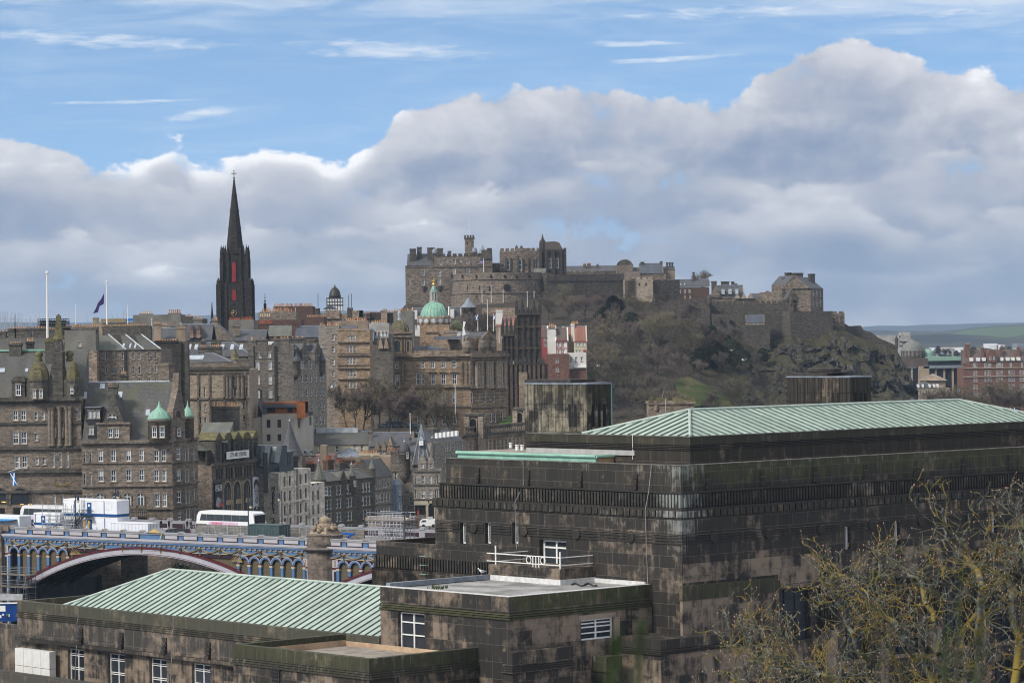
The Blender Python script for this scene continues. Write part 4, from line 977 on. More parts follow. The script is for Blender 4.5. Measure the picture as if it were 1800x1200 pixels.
for a in posts:
 if abs(a-sTy)<1.6:continue
 t=bm_();pts=[(a+.46*math .cos(k*math .pi/10),zc-.04+.34*math .sin(k*math .pi/10))for k in range(11)];t .prism(pts,-.2,.48,'y');cap=t .build('post_cap',M_gry,bridge)
 t=bm_();pts=[(a+.26*math .cos(k*math .pi/8),zc+.0+.18*math .sin(k*math .pi/8))for k in range(9)];t .prism(pts,-.22,-.2,'y');t .build('cap_boss',M_ochre,cap)
for a in posts:
 b_=a+pitch;x0,x1=a+.42,b_-.42
 if x0<sTy<x1 or x1>S1:continue
 if abs(a-sTy)<1.7:x0=sTy+1.6
 if abs(b_-sTy)<1.7:x1=sTy-1.6
 if x1-x0<.8:continue
 t=bm_();t .i=0;t .box(x0,x1,-.05,0,Z_pan0+.04,Z_pan1+.08);t .i=1;t .box(x0+.2,x1-.2,-.065,-.05,Z_pan0+.19,Z_pan1-.06);t .i=2;t .box(x0+.26,x1-.26,-.08,-.065,Z_pan0+.24,Z_pan1-.11)
 t .build('parapet_panel',[M_maroon,M_cream,M_lav],bridge)
t=bm_();t .prism([(sTy-1.65,zc-.05),(sTy+1.65,zc-.05),(sTy,zc+.75)],-.3,.5,'y');pd=t .build('pediment',M_gry,bridge)
t=bm_();t .prism([(sTy-1.2,zc-.0),(sTy+1.2,zc-.0),(sTy,zc+.56)],-.33,-.3,'y');t .build('pediment_panel',plain('pediment_yellow',(.50,.36,.12),.6),pd)
t=bm_();t .i=0;t .box(S0,S1,-.55,.0,Z_cor-.02,Z_cor+.26);t .box(S0,S1,-.45,0,Z_cor-.16,Z_cor-.02);t .build('cornice',M_lav,bridge)
t=bm_();t .box(S0,S1,-.38,.0,Z_corb+.02,Z_cor-.16);t .build('cornice_band',M_blue,bridge)
t=bm_();x=S0
while x<S1:
 t .box(x,x+.34,-.28,-.01,Z_corb-.26,Z_corb+.0);x+=.95
t .box(S0,S1,-.12,-.01,Z_corb-.30,Z_corb+.02);t .build('modillion_course',M_gry,bridge)
t=bm_();t .box(S0,S1,-.06,.0,Z_fri+.0,Z_corb-.3);t .build('frieze',M_blue,bridge)
t=bm_();t .box(S0,S1,-.12,-.06,Z_fri,Z_fri+.09);t .build('frieze_line',M_cream,bridge)
sL,zL=bp(46,1010.5);sR,_=bp(532,1031);sA,zA=bp(258,963.0)
_,zr_=bp(500,1016.5)
def arc(sa,sb,za,rise,n=48):
 m,h=(sa+sb)/2,(sb-sa)/2;Rr=(h*h+rise*rise)/(2*rise)
 return[(m+h*(-1+2*k/n),za-rise+math .sqrt(max(0,Rr*Rr-(h*(-1+2*k/n))**2))-(Rr-rise))for k in range(n+1)]
thick=zz(972.0,258)-0.0
def arch_at(sa,sb,zap,rise):
 ring=arc(sa,sb,zap,rise);Tk=.98
 def band(o0,o1,d0,d1,mat,nm,par):
  t=bm_();n=len(ring)
  def off(o):
   out=[]
   for k in range(n):
    p,q=ring[max(0,k-1)],ring[min(n-1,k+1)];tx,tz_=q[0]-p[0],q[1]-p[1];l_=math .hypot(tx,tz_);out .append((ring[k][0]-(-tz_/l_)*o*-1*-1,ring[k][1]-(tx/l_)*o))
   return out
  A,B=off(o0),off(o1)
  for k in range(n-1):
   for dd,fl in((d0,0),(d1,1)):
    q=[(A[k][0],dd,A[k][1]),(B[k][0],dd,B[k][1]),(B[k+1][0],dd,B[k+1][1]),(A[k+1][0],dd,A[k+1][1])];t .quad(*(q if not fl else q[::-1]))
   t .quad((A[k][0],d0,A[k][1]),(A[k+1][0],d0,A[k+1][1]),(A[k+1][0],d1,A[k+1][1]),(A[k][0],d1,A[k][1]))
   t .quad((B[k][0],d0,B[k][1]),(B[k][0],d1,B[k][1]),(B[k+1][0],d1,B[k+1][1]),(B[k+1][0],d0,B[k+1][1]))
  return t .build(nm,mat,par)
 ar=band(.12,1.0,-.12,.5,M_lav,'arch_ring',bridge)
 band(-.05,.25,-.22,.5,M_red,'arch_red_rim',ar);band(.93,1.0,-.16,-.12,M_red,'arch_red_line',ar);band(1.0,1.08,-.18,.55,M_lav,'arch_lower_flange',ar)
 for k in range(1,5):band(.2,1.05,12*k/5-.15,12*k/5+.15,M_black,'arch_rib',bridge)
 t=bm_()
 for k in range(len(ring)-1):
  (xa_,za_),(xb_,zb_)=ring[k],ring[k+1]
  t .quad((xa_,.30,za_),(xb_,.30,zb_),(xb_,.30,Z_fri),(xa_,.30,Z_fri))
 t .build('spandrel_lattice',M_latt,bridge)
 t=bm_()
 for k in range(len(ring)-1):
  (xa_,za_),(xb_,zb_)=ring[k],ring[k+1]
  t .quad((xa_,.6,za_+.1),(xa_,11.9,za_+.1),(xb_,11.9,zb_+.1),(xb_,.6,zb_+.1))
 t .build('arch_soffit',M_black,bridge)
 return ring
sR=2*sA-sL+1.0
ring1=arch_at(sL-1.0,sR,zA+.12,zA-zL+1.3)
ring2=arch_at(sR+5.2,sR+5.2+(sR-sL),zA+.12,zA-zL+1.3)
def ring_z(ring,s_):
 for(a,za_),(b_,zb_)in zip(ring,ring[1:]):
  if a<=s_<=b_:return za_+(zb_-za_)*(s_-a)/(b_-a)
 return None
def arcade(ring,s_start,step,n):
 """little round arches on blue columns, their feet on the big arch"""
 for i in range(n+1):
  a=s_start+step*i;zf=ring_z(ring,a)
  if zf is None:zf=lowest
  ztop=Z_fri-1.05
  if zf>ztop-.1:continue
  t=bm_();w_=.24
  t .i=0;t .box(a-w_,a+w_,-.05,.3,zf-.3,ztop-.5);t .i=1;t .box(a-w_-.04,a+w_+.04,-.09,.3,ztop-.5,ztop-.2);t .i=2;t .box(a-w_-.06,a+w_+.06,-.11,.3,ztop-.2,ztop-.05);t .box(a-w_-.03,a+w_+.03,-.08,.3,zf+.15,zf+.3)
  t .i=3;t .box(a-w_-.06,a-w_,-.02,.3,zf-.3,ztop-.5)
  t .build('spandrel_column',[M_blue,M_cream,M_red,M_black],bridge)
 for i in range(n):
  a=s_start+step*i;b_=a+step;m=(a+b_)/2;zs=Z_fri-1.1;zf=ring_z(ring,m)
  if zf is not None and zf>zs+.35:continue
  ro=step/2
  def half(r0,r1,d0,mat,nm,par=None):
   t=bm_();n_=14
   for k in range(n_):
    c=[(m+r_*math .cos(math .pi*(k+e)/n_),d0,zs+r_*math .sin(math .pi*(k+e)/n_))for r_,e in((r0,0),(r1,0),(r1,1),(r0,1))]
    t .quad(*c[::-1]);t .quad(*[(p[0],p[1]+.25,p[2])for p in c])
    t .quad(c[0],c[3],(c[3][0],.3,c[3][2]),(c[0][0],.3,c[0][2]));t .quad(c[1],(c[1][0],.3,c[1][2]),(c[2][0],.3,c[2][2]),c[2])
   return t .build(nm,mat,par or bridge)
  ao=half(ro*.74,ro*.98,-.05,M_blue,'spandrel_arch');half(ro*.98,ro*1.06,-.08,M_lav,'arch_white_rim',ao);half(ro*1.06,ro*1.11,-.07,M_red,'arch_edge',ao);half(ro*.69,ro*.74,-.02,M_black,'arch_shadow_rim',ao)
t=bm_();t .box(sR-3,sR+9,.31,.4,lowest,Z_fri-.1);t .build('end_lattice',M_latt,bridge)
t=bm_();t .box(S0,S1,.02,.3,Z_fri-.5,Z_fri);t .build('spandrel_head',M_maroon,bridge)
cs0=bp(16.5,985).x
cst=(bp(119,985).x-cs0)/6.0
arcade(ring1,cs0,cst,6)
for i in range(6):pass
pe=bp(535,1000).x
arcade(ring1,pe-cst*6.0,cst,6)
arcade(ring2,bp(594,1005).x,cst,6)
M_swag=plain('swag_gold',(.17,.12,.05),.5,metal=.2,var=.3)
for a in posts:
 if a>S1-4:break
 t=bm_();t .box(a-.22,a+.22,-.22,-.05,Z_corb-.85,Z_corb-.3);t .ball((a,-.25,Z_corb-.5),.2,6);t .box(a-.12,a+.12,-.16,-.05,Z_fri-.25,Z_corb-.85);t .build('frieze_bracket',M_swag,bridge)
 zlow_ring=ring_z(ring1,a+pitch/2)
 if zlow_ring is not None and zlow_ring>Z_fri+.12:continue
 t=bm_();n_=12;L_=pitch-.7;pp=[(a+.35+L_*k/n_,-.1,Z_corb-.42-.46*math .sin(math .pi*k/n_))for k in range(n_+1)]
 for p,q in zip(pp,pp[1:]):t .tube(p,q,.11+.05*math .sin(math .pi*(pp .index(p)+.5)/n_),None,5,False)
 t .build('swag',M_swag,bridge)
for s_,sg in((bp(122,968).x,1),(bp(428,981).x,-1)):
 t=bm_()
 for k in range(7):
  a=R(8+k*11);t .tube((s_+sg*.2,-.02,Z_fri-1.0),(s_+sg*(.2+2.2*math .cos(a)),-.02,Z_fri-1.0+1.15*math .sin(a)*.9),.05,.05,4)
 t .build('gilt_fan',M_ochre,bridge)
for px in(10.5,545-8,589):
 s_=bp(px,990).x;t=bm_();t .i=0;t .box(s_-.5,s_+.5,-.02,.3,lowest,Z_fri-1.4);t .box(s_-.5,s_+.5,-.02,.3,Z_fri-1.15,Z_fri-.05);t .i=1;t .box(s_-.2,s_+.2,-.05,-.02,lowest,Z_fri-1.7);t .i=2;t .box(s_-.12,s_+.12,-.05,-.02,Z_fri-1.0,Z_fri-.2)
 t .i=3;t .box(s_-.55,s_+.55,-.06,.3,Z_fri-1.4,Z_fri-1.15);t .build('end_pilaster',[M_lav,M_black,M_ochre,M_red],bridge)
M_road=plain('asphalt',(.055,.055,.058),.9,var=.2,scale=.8);M_pave=plain('pavement_stone',(.20,.19,.18),.9,var=.15,scale=1.2)
t=bm_();t .box(S0-30,S1,.4,DW-.4,ZD-.7,ZD-.12);kind(t .build('roadway',M_road),'structure')
t=bm_();t .box(S0-30,S1,DW-4.2,DW-.42,ZD-.1,ZD+.02);kind(t .build('pavement',M_pave),'structure')
t=bm_();t .box(S0,S1,DW-.35,DW,ZD-1.5,zc-.25);t .build('far_parapet_wall',M_lav,bridge)
t=bm_();t .box(S0,S1,DW-.42,DW+.1,zc-.25,zc);t .build('far_parapet_coping',M_gry,bridge)
for a in posts:
 t=bm_();pts=[(a+.5*math .cos(k*math .pi/10),zc-.04+.44*math .sin(k*math .pi/10))for k in range(11)];t .prism(pts,DW-.5,DW+.1,'y');t .box(a-.42,a+.42,DW-.40,DW-.35,ZD,zc-.25);t .build('far_post',M_gry,bridge)
 t=bm_();t .box(a+.55,a+pitch-.55,DW-.39,DW-.35,ZD+.25,zc-.42);t .build('far_panel',M_maroon,bridge)
M_pier=stone('pier_stone',(.21,.165,.13),(.125,.105,.09),bw=1.3,bh=.62,soot=.75,sc=.35)
pS=bp(562,990).x;pr=(bp(584,990).x-bp(540,990).x)/2
pc_=BF@Vector((pS,pr*.55,0));
def pl_(prof,n=20,sq=1.0,mat=M_pier,name='pier_shaft',a0=R(9),parent=None):
 t=MB(Matrix .Translation(pc_));t .lathe(prof,n,(0,0,0),a0,sq);return t .build(name,mat,parent or bridge)
zcap=bp(562,965.0).y;zpt=bp(562,940).y;zst=bp(562,907).y
pl_([(pr*1.12,lowest),(pr*1.12,zcap-.35)],24)
pl_([(pr*1.14,zcap-.35),(pr*1.34,zcap-.15),(pr*1.42,zcap),(pr*1.44,zcap+.12),(pr*1.2,zcap+.28)],24,mat=plain('pier_cap',(.15,.13,.12),.8,var=.3),name='pier_cap')
pl_([(pr*1.12,zcap+.28),(pr*1.12,zcap+.8),(pr*1.08,zpt-.2),(pr*1.12,zpt),(pr*.95,zpt+.2)],24,name='pier_drum')
M_fig=stone('figure_sandstone',(.30,.235,.17),(.22,.17,.12),bw=3,bh=2,soot=.35)
pl_([(pr*1.0,zpt+.2),(pr*.86,zpt+.55),(pr*.7,zpt+.7),(pr*.60,zpt+1.0)],4,name='statue_plinth',mat=M_fig,a0=R(8))
t=MB(Matrix .Translation(pc_));t .smooth=True;rr=random .Random(5)
hs=zst-zpt
for k in range(9):
 a=k*.7;r_=pr*.62
 t .lathe([(.40,0),(.42,.2),(.34,.5),(.2,.66),(.12,.72),(.17,.8),(.17,.9),(.05,.98)],8,(r_*math .cos(a),r_*math .sin(a),zpt+.4+.2*rr .random()))
 t .tube((r_*math .cos(a)*1.2,r_*math .sin(a)*1.2,zpt+1.1),(r_*math .cos(a+.4)*1.3,r_*math .sin(a+.4)*1.3,zpt+.75),.14,.1,6)
t .lathe([(pr*.58,zpt+.9),(pr*.56,zpt+hs*.42),(pr*.40,zpt+hs*.58),(pr*.36,zpt+hs*.64),(pr*.42,zpt+hs*.70),(pr*.36,zpt+hs*.86),(pr*.18,zpt+hs*.94),(pr*.12,zpt+hs*.97),(.22,zpt+hs*.985),(.18,zpt+hs*1.02),(.02,zpt+hs*1.04)],14)
tag(t .build('stone_statue',M_fig),'weathered sandstone group of seated figures crowning the bridge pier','statue')
t=bm_();t .box(S0-40,bp(8,990).x,-.6,3,lowest,zc-.6);t .box(S0-40,bp(18,930).x,-.4,1.0,zc-.6,zc+.2);t .build('abutment',M_pier,bridge)
sf=bp(680,918,DW).x;t=bm_();t .box(sf-3.3,sf+3.3,DW-.2,DW+3,ZD-2,bp(655,916,DW).y);t .box(sf-3.6,sf+3.6,DW-.5,DW+3.2,bp(655,916,DW).y,bp(655,914,DW).y+.45);t .build('far_pier',stone('pier_tan',(.26,.21,.16),(.18,.145,.11),bw=1.4,bh=.6,soot=.4),bridge)
M_cab=plain('cabin_white',(.72,.73,.76),.45,var=.06,scale=.8);M_cabb=plain('cabin_blue',(.012,.07,.22),.45,var=.1)
def at_b(s_,d,z=ZD-.1):return BF@Vector((s_,d,z))
def cabin(name,label,s0,s1,d0,d1,z0,z1,group=None,blue=True,skirt=True,doors=(),posts_=(),wins_=()):
 c=thing(name,label,'site cabin',at_b((s0+s1)/2,(d0+d1)/2,z0),group)
 t=bm_();t .box(s0,s1,d0,d1,z0+.02,z1-.16);t .frust(s0-.04,s1+.04,d0-.04,d1+.04,z1-.16,z1,.12)
 x=s0+.2
 t .build('cabin_shell',M_cab,c)
 if skirt:t=bm_();t .box(s0-.012,s1+.012,d0-.012,d1+.012,z0+.03,z0+.42);t .build('cabin_skirt',M_cabb,c)
 for a in posts_:t=bm_();t .box(a-.07,a+.07,d0-.03,d0+.02,z0,z1-.2);t .build('corner_strip',M_cabb,c)
 for a in doors:
  t=bm_();t .box(a-.43,a+.43,d0-.045,d0,z0+.05,z1-.45);dd=t .build('door',M_cabb,c)
  t=bm_();t .box(a-.2,a+.15,d0-.055,d0-.045,z1-1.05,z1-.7);t .build('door_window',M_white,dd)
 for a,w_ in wins_:
  t=bm_();
  for q in((a-w_/2,a+w_/2,z0+1.0,z0+1.03),(a-w_/2,a+w_/2,z1-.5,z1-.47),(a-w_/2,a-w_/2+.03,z0+1.0,z1-.47),(a+w_/2-.03,a+w_/2,z0+1.0,z1-.47)):t .box(q[0],q[1],d0-.02,d0,q[2],q[3])
  t .build('shutter',plain('shutter_grey',(.5,.51,.54),.5)if 'shutter_grey' not in MATS else MATS['shutter_grey'],c)
 return c
dC=3.2
ca,cb=bp(111,880,dC).x,bp(205,880,dC).x;zU1,zU0=bp(160,877.5,dC).y,bp(160,907,dC).y;zl0=ZD-.1
cw=bp(131,890,dC).x;cp_=bp(183,890,dC).x;cd=bp(157,890,dC).x
cabin('site_cabin','upper white and blue site cabin stacked over another on the bridge',ca,cb,dC,dC+2.6,zU0,zU1,None,doors=(cd,),posts_=(cw,cp_),wins_=((bp(191,890,dC).x,1.1),))
cabin('site_cabin','lower white site cabin carrying the upper cabin and reached by dark stairs',ca,cb,dC+.1,dC+2.7,zU0-2.6,zU0-.02,None,skirt=False,doors=(bp(157,920,dC).x,),posts_=(cp_,),wins_=())
st=thing('metal_staircase','dark metal staircase climbing to the upper white and blue cabin','staircase',at_b(cd-2,dC-1))
M_std=plain('stair_dark',(.03,.033,.04),.6)
t=bm_();t .box(cd-.9,cd+.9,dC-1.1,dC-.05,zU0-.08,zU0);t .build('landing',M_std,st)
for sd_ in(dC-1.1,dC-.25):
 t=bm_();t .tube((cd-.9,sd_,zU0-.05),(cd-3.4,sd_,zU0-2.3),.09,.09,4);t .build('stringer',M_std,st)
 t=bm_();t .tube((cd-.9,sd_,zU0+1),(cd-3.4,sd_,zU0-1.3),.035);t .tube((cd-.9,sd_,zU0+1),(cd+.9,sd_,zU0+1),.035)
 for k in range(8):a=cd+.9-k*.26;t .tube((a,sd_,zU0),(a,sd_,zU0+1),.016,None,4)
 for k in range(6):a=cd-.9-k*.5;z=zU0-k*.45;t .tube((a,sd_,z),(a,sd_,z+1),.025,None,4)
 t .build('handrail',M_std,st)
for k in range(10):t=bm_();t .box(cd-1.15-k*.25,cd-.9-k*.25,dC-1.1,dC-.25,zU0-.25-k*.225,zU0-.2-k*.225);t .build('tread',M_std,st)
for px in(148,156):
 a=bp(px,920,2.0).x;t=bm_();t .tube((a,2.0,ZD-.1),(a,2.0,bp(px,914.5,2).y),.1,.1,8);tag(t .build('bollard',plain('bollard_yellow',(.65,.38,.02),.5)if 'bollard_yellow' not in MATS else MATS['bollard_yellow']),('left' if px==148 else 'right')+' yellow post of the pair before the lower cabin door','bollard','yellow bollards')
a0,a1=bp(59,905,4).x,bp(105,905,4).x
cabin('site_cabin','single low white cabin with blue door left of the two stacked cabins',a0,a1,4,6.5,bp(80,923,4).y,bp(80,901,4).y,None,doors=(bp(76,910,4).x,),posts_=(bp(62,910,4).x,bp(88,910,4).x))
a0,a1=bp(-25,905,6).x,bp(34,905,6).x
cabin('site_cabin','long plain white cabin at the left edge beneath a blue tarpaulin',a0,a1,6,8.5,bp(10,925,6).y,bp(10,905.5,6).y,None,skirt=False)
t=bm_();q0,q1=bp(0,916,5).x,bp(22,913,5).x;zq=bp(10,914,5).y;t .add([(q0-3,4.2,zq-.2),(q1,4.2,zq),(q1,6,zq+.15),(q0-3,6,zq+.1)],((0,1,2,3),(3,2,1,0)));tag(t .build('tarpaulin',plain('tarp_blue',(.03,.22,.5),.6)),'bright blue tarpaulin slung by the white cabin at the bridge end','tarpaulin')
def container(name,label,s0,s1,d0,d1,z0,z1,mat,grp='containers on the bridge'):
 c=thing(name,label,'container',at_b((s0+s1)/2,d0+1,z0),grp)
 t=bm_();t .box(s0,s1,d0,d1,z0+.1,z1-.1);x=s0+.1
 while x<s1-.2:t .box(x,x+.12,d0-.04,d0,z0+.15,z1-.15);x+=.28
 t .build('container_side',mat,c)
 t=bm_();t .box(s0-.02,s1+.02,d0-.06,d1+.05,z1-.1,z1);t .box(s0-.02,s1+.02,d0-.06,d1+.05,z0,z0+.1)
 for a in(s0,s1-.12):t .box(a,a+.12,d0-.07,d0,z0,z1)
 t .build('container_frame',mat,c)
 t=bm_()
 for y in(d0+.5,d0+1.1,d0+1.7):t .tube((s1+.05,y,z0+.2),(s1+.05,y,z1-.2),.03)
 t .build('lock_rod',M_galv,c);return c
q0,q1=bp(196,920,2).x,bp(262,925,2).x
container('shipping_container','white ribbed shipping container on the bridge right of the cabins',q0,q1,1.8,4.2,ZD-.1,bp(230,918.5,2).y,M_cab)
q0,q1=bp(437,925,6).x,bp(491,925,6).x
gc=container('shipping_container','dark grey green shipping container below the white double decker',q0,q1,6,8.4,ZD-.1,bp(470,922,6).y,plain('container_green',(.055,.085,.085),.6,var=.15))
def scaffold(name,label,s0,s1,d0,d1,z0,levels,step,seed=1,mat=None,extra=0,lean=0.02):
 rr=random .Random(seed);t=thing(name,label,'scaffold',at_b((s0+s1)/2,d0,z0))
 n=max(1,int((s1-s0)/step));mt=mat or M_galv
 sp=MB(BF);lg=MB(BF);br=MB(BF);H=levels[-1]+extra
 for i in range(n+1):
  a=s0+(s1-s0)*i/n
  for y in(d0,d1):sp .tube((a,y,z0),(a,y,z0+H+rr .uniform(0,.7)),.045,None,5)
 for L in levels:
  for dz in(0,.5,1.0):
   for y in(d0,d1):lg .tube((s0-.3,y,z0+L+dz),(s1+.3,y,z0+L+dz),.04,None,5)
  for i in range(n+1):a=s0+(s1-s0)*i/n;lg .tube((a,d0-.2,z0+L),(a,d1+.2,z0+L),.04,None,5)
 for i in range(n):
  a,b_=s0+(s1-s0)*i/n,s0+(s1-s0)*(i+1)/n
  if rr .random()<.75:br .tube((a,d0,z0),(b_,d0,z0+levels[-1]),.04,None,5)
  if rr .random()<.5:br .tube((b_,d1,z0),(a,d1,z0+levels[-1]*.8),.04,None,5)
 sp .build('standards',mt,t);lg .build('ledgers',mt,t);br .build('braces',mt,t)
 bd=MB(BF)
 for L in levels:bd .box(s0,s1,d0,d1,z0+L-.04,z0+L)
 bd .build('boards',plain('scaffold_board',(.25,.19,.12),.8)if 'scaffold_board' not in MATS else MATS['scaffold_board'],t)
 return t
scaffold('scaffold','grey tube scaffold standing before the left end of the stacked cabins',bp(76,900,1.6).x,bp(131,900,1.6).x,1.4,2.6,ZD-.1,(1.6,3.2),1.3,2,extra=1.4)
M_scw=plain('white_scaffold',(.42,.42,.46),.5,var=.1)
scaffold('scaffold','dense white scaffold frame on the bridge below the spired corner block',bp(656,930,9).x,bp(712,930,9).x,8,11,ZD-.1,(1.4,2.7,3.7),.62,4,M_scw,.3)
def bus(label,s0,L,d0,z0,H,col_low,colw,ad,word,flip):
 b=thing('double_decker_bus',label,'bus',at_b(s0+L/2,d0+1.25,z0),'buses crossing the bridge')
 W=2.5;T=BF@Matrix .Translation((s0,d0,z0))
 prof=[(0.0,.35),(.0,H*.50),(.12,H*.80),(.55,H-.12),(1.0,H),(L-.7,H),(L-.2,H-.25),(L-.02,H*.62),(L,.35)]
 t=MB(T);t .prism(prof,0,W,'y');t .build('body',colw,b)
 t=MB(T);t .prism([(-.02,.36),(-.02,H*.49),(2.0,H*.49),(3.4,.36)],-.015,W+.015,'y');t .build('lower_panel',col_low,b)
 for k in range(6):
  a=.45+(L-1.6)*k/6;t=MB(T);t .prism([(a+(.25 if k==0 else .02),H*.62),(a+(L-1.6)/6-.02,H*.62),(a+(L-1.6)/6-.02,H*.87),(a+(.55 if k==0 else .02),H*.87)],-.02,W+.02,'y');t .build('upper_window',MATS['bus_glass'],b)
  t=MB(T);t .box(a+.04+(.9 if k==0 else 0),a+(L-1.6)/6-.04,-.03,W+.03,H*.30,H*.44);t .build('lower_window',MATS['bus_glass'],b)
 t=MB(T);t .box(L-.03,L+.03,.12,W-.12,H*.52,H*.88);t .build('windscreen',M_black,b);t=MB(T);t .box(L-.02,L+.035,.15,W-.15,H*.12,H*.42);t .build('windscreen',M_black,b)
 for a in(1.9,L-2.6):
  for y in(.02,W-.32):t=MB(T);t .tube((a,y-.03,.48),(a,y+.3,.48),.48,.48,18);wh=t .build('wheel',M_black,b);t=MB(T);t .tube((a,y-.045,.48),(a,y-.03,.48),.25,.25,12);t .build('rim',M_galv,wh)
 t=MB(T);t .box(2.6,L-3.2,-.03,-.0,H*.455,H*.585);t .build('advert_panel',plain('advert_pink',(.62,.45,.58),.5)if 'advert_pink' not in MATS else MATS['advert_pink'],b)
 if word:text3(word,H*.13,T@Vector((4.05,-.04,H*.522)),bx_,UPZ,plain('advert_red',(.6,.03,.08),.5),b,'advert_lettering')
 return b
plain('bus_glass',(.05,.06,.07),.12);M_busw=plain('bus_white',(.76,.76,.76),.3,var=.03);M_busm=plain('bus_maroon',(.05,.008,.014),.35,var=.05);M_busd=plain('bus_cream',(.70,.70,.70),.3,var=.03)
dB=14.0
s2=bp(345,920,dB).x;e2=bp(447,920,dB).x;H2=bp(400,898.5,dB).y-(ZD-.1)
bus('white double decker bus with maroon tail and a pink lettered advert',s2,e2-s2,dB,ZD-.1,H2,M_busm,M_busw,1,'GARBAGE',False)
s1_=bp(35,905,13).x;bus('dark windowed double decker bus behind the scaffold at the bridge end',s1_,10.2,13,ZD-.1,bp(60,888,13).y-(ZD-.1),M_busm,M_busd,1,'',False)
def car(label,s0,d0,z0,L=4.6,mat=None,T0=None,grp='cars'):
 c=thing('parked_car',label,'car',(T0 or BF)@Vector((s0+L/2,d0+.9,z0)),grp);T=(T0 or BF)@Matrix .Translation((s0,d0,z0));k=L/4.6
 t=MB(T);t .prism([(0,.35),(.02,.75),(.9*k,.92),(1.55*k,1.45),(2.2*k,1.55),(4.2*k,1.52),(4.55*k,.98),(4.6*k,.4)],0,1.8,'y');t .build('body',mat,c)
 for a,b_ in((1.4,2.2),(2.28,3.15),(3.23,4.2)):t=MB(T);t .prism([(a*k+(.05 if a>1.5 else .0),.98),(b_*k,.98),(b_*k-.05,1.42),(a*k+(.05 if a>1.5 else .38),1.42)],-.015,1.815,'y');t .build('window',MATS['bus_glass'],c)
 for a in(.9*k,3.7*k):
  for y in(-.02,1.62):t=MB(T);t .tube((a,y,.33),(a,y+.2,.33),.33,.33,14);wh=t .build('wheel',M_black,c);t=MB(T);t .tube((a,y-.01,.33),(a,y,.33),.2,.2,10);t .build('rim',M_galv,wh)
 for y in(.08,1.45):t=MB(T);t .box(4.52*k,4.62*k,y,y+.28,.78,1.05);t .build('tail_light',plain('tail_red',(.55,.01,.015),.3)if 'tail_red' not in MATS else MATS['tail_red'],c);t=MB(T);t .box(-.01,.06,y,y+.3,.62,.78);t .build('headlight',M_white,c)
 return c
car('black estate car with red tail lights crossing the bridge',bp(279,930,6).x,6,ZD-.1,bp(322,930,6).x-bp(279,930,6).x,plain('car_black',(.012,.013,.016),.25,var=.02))
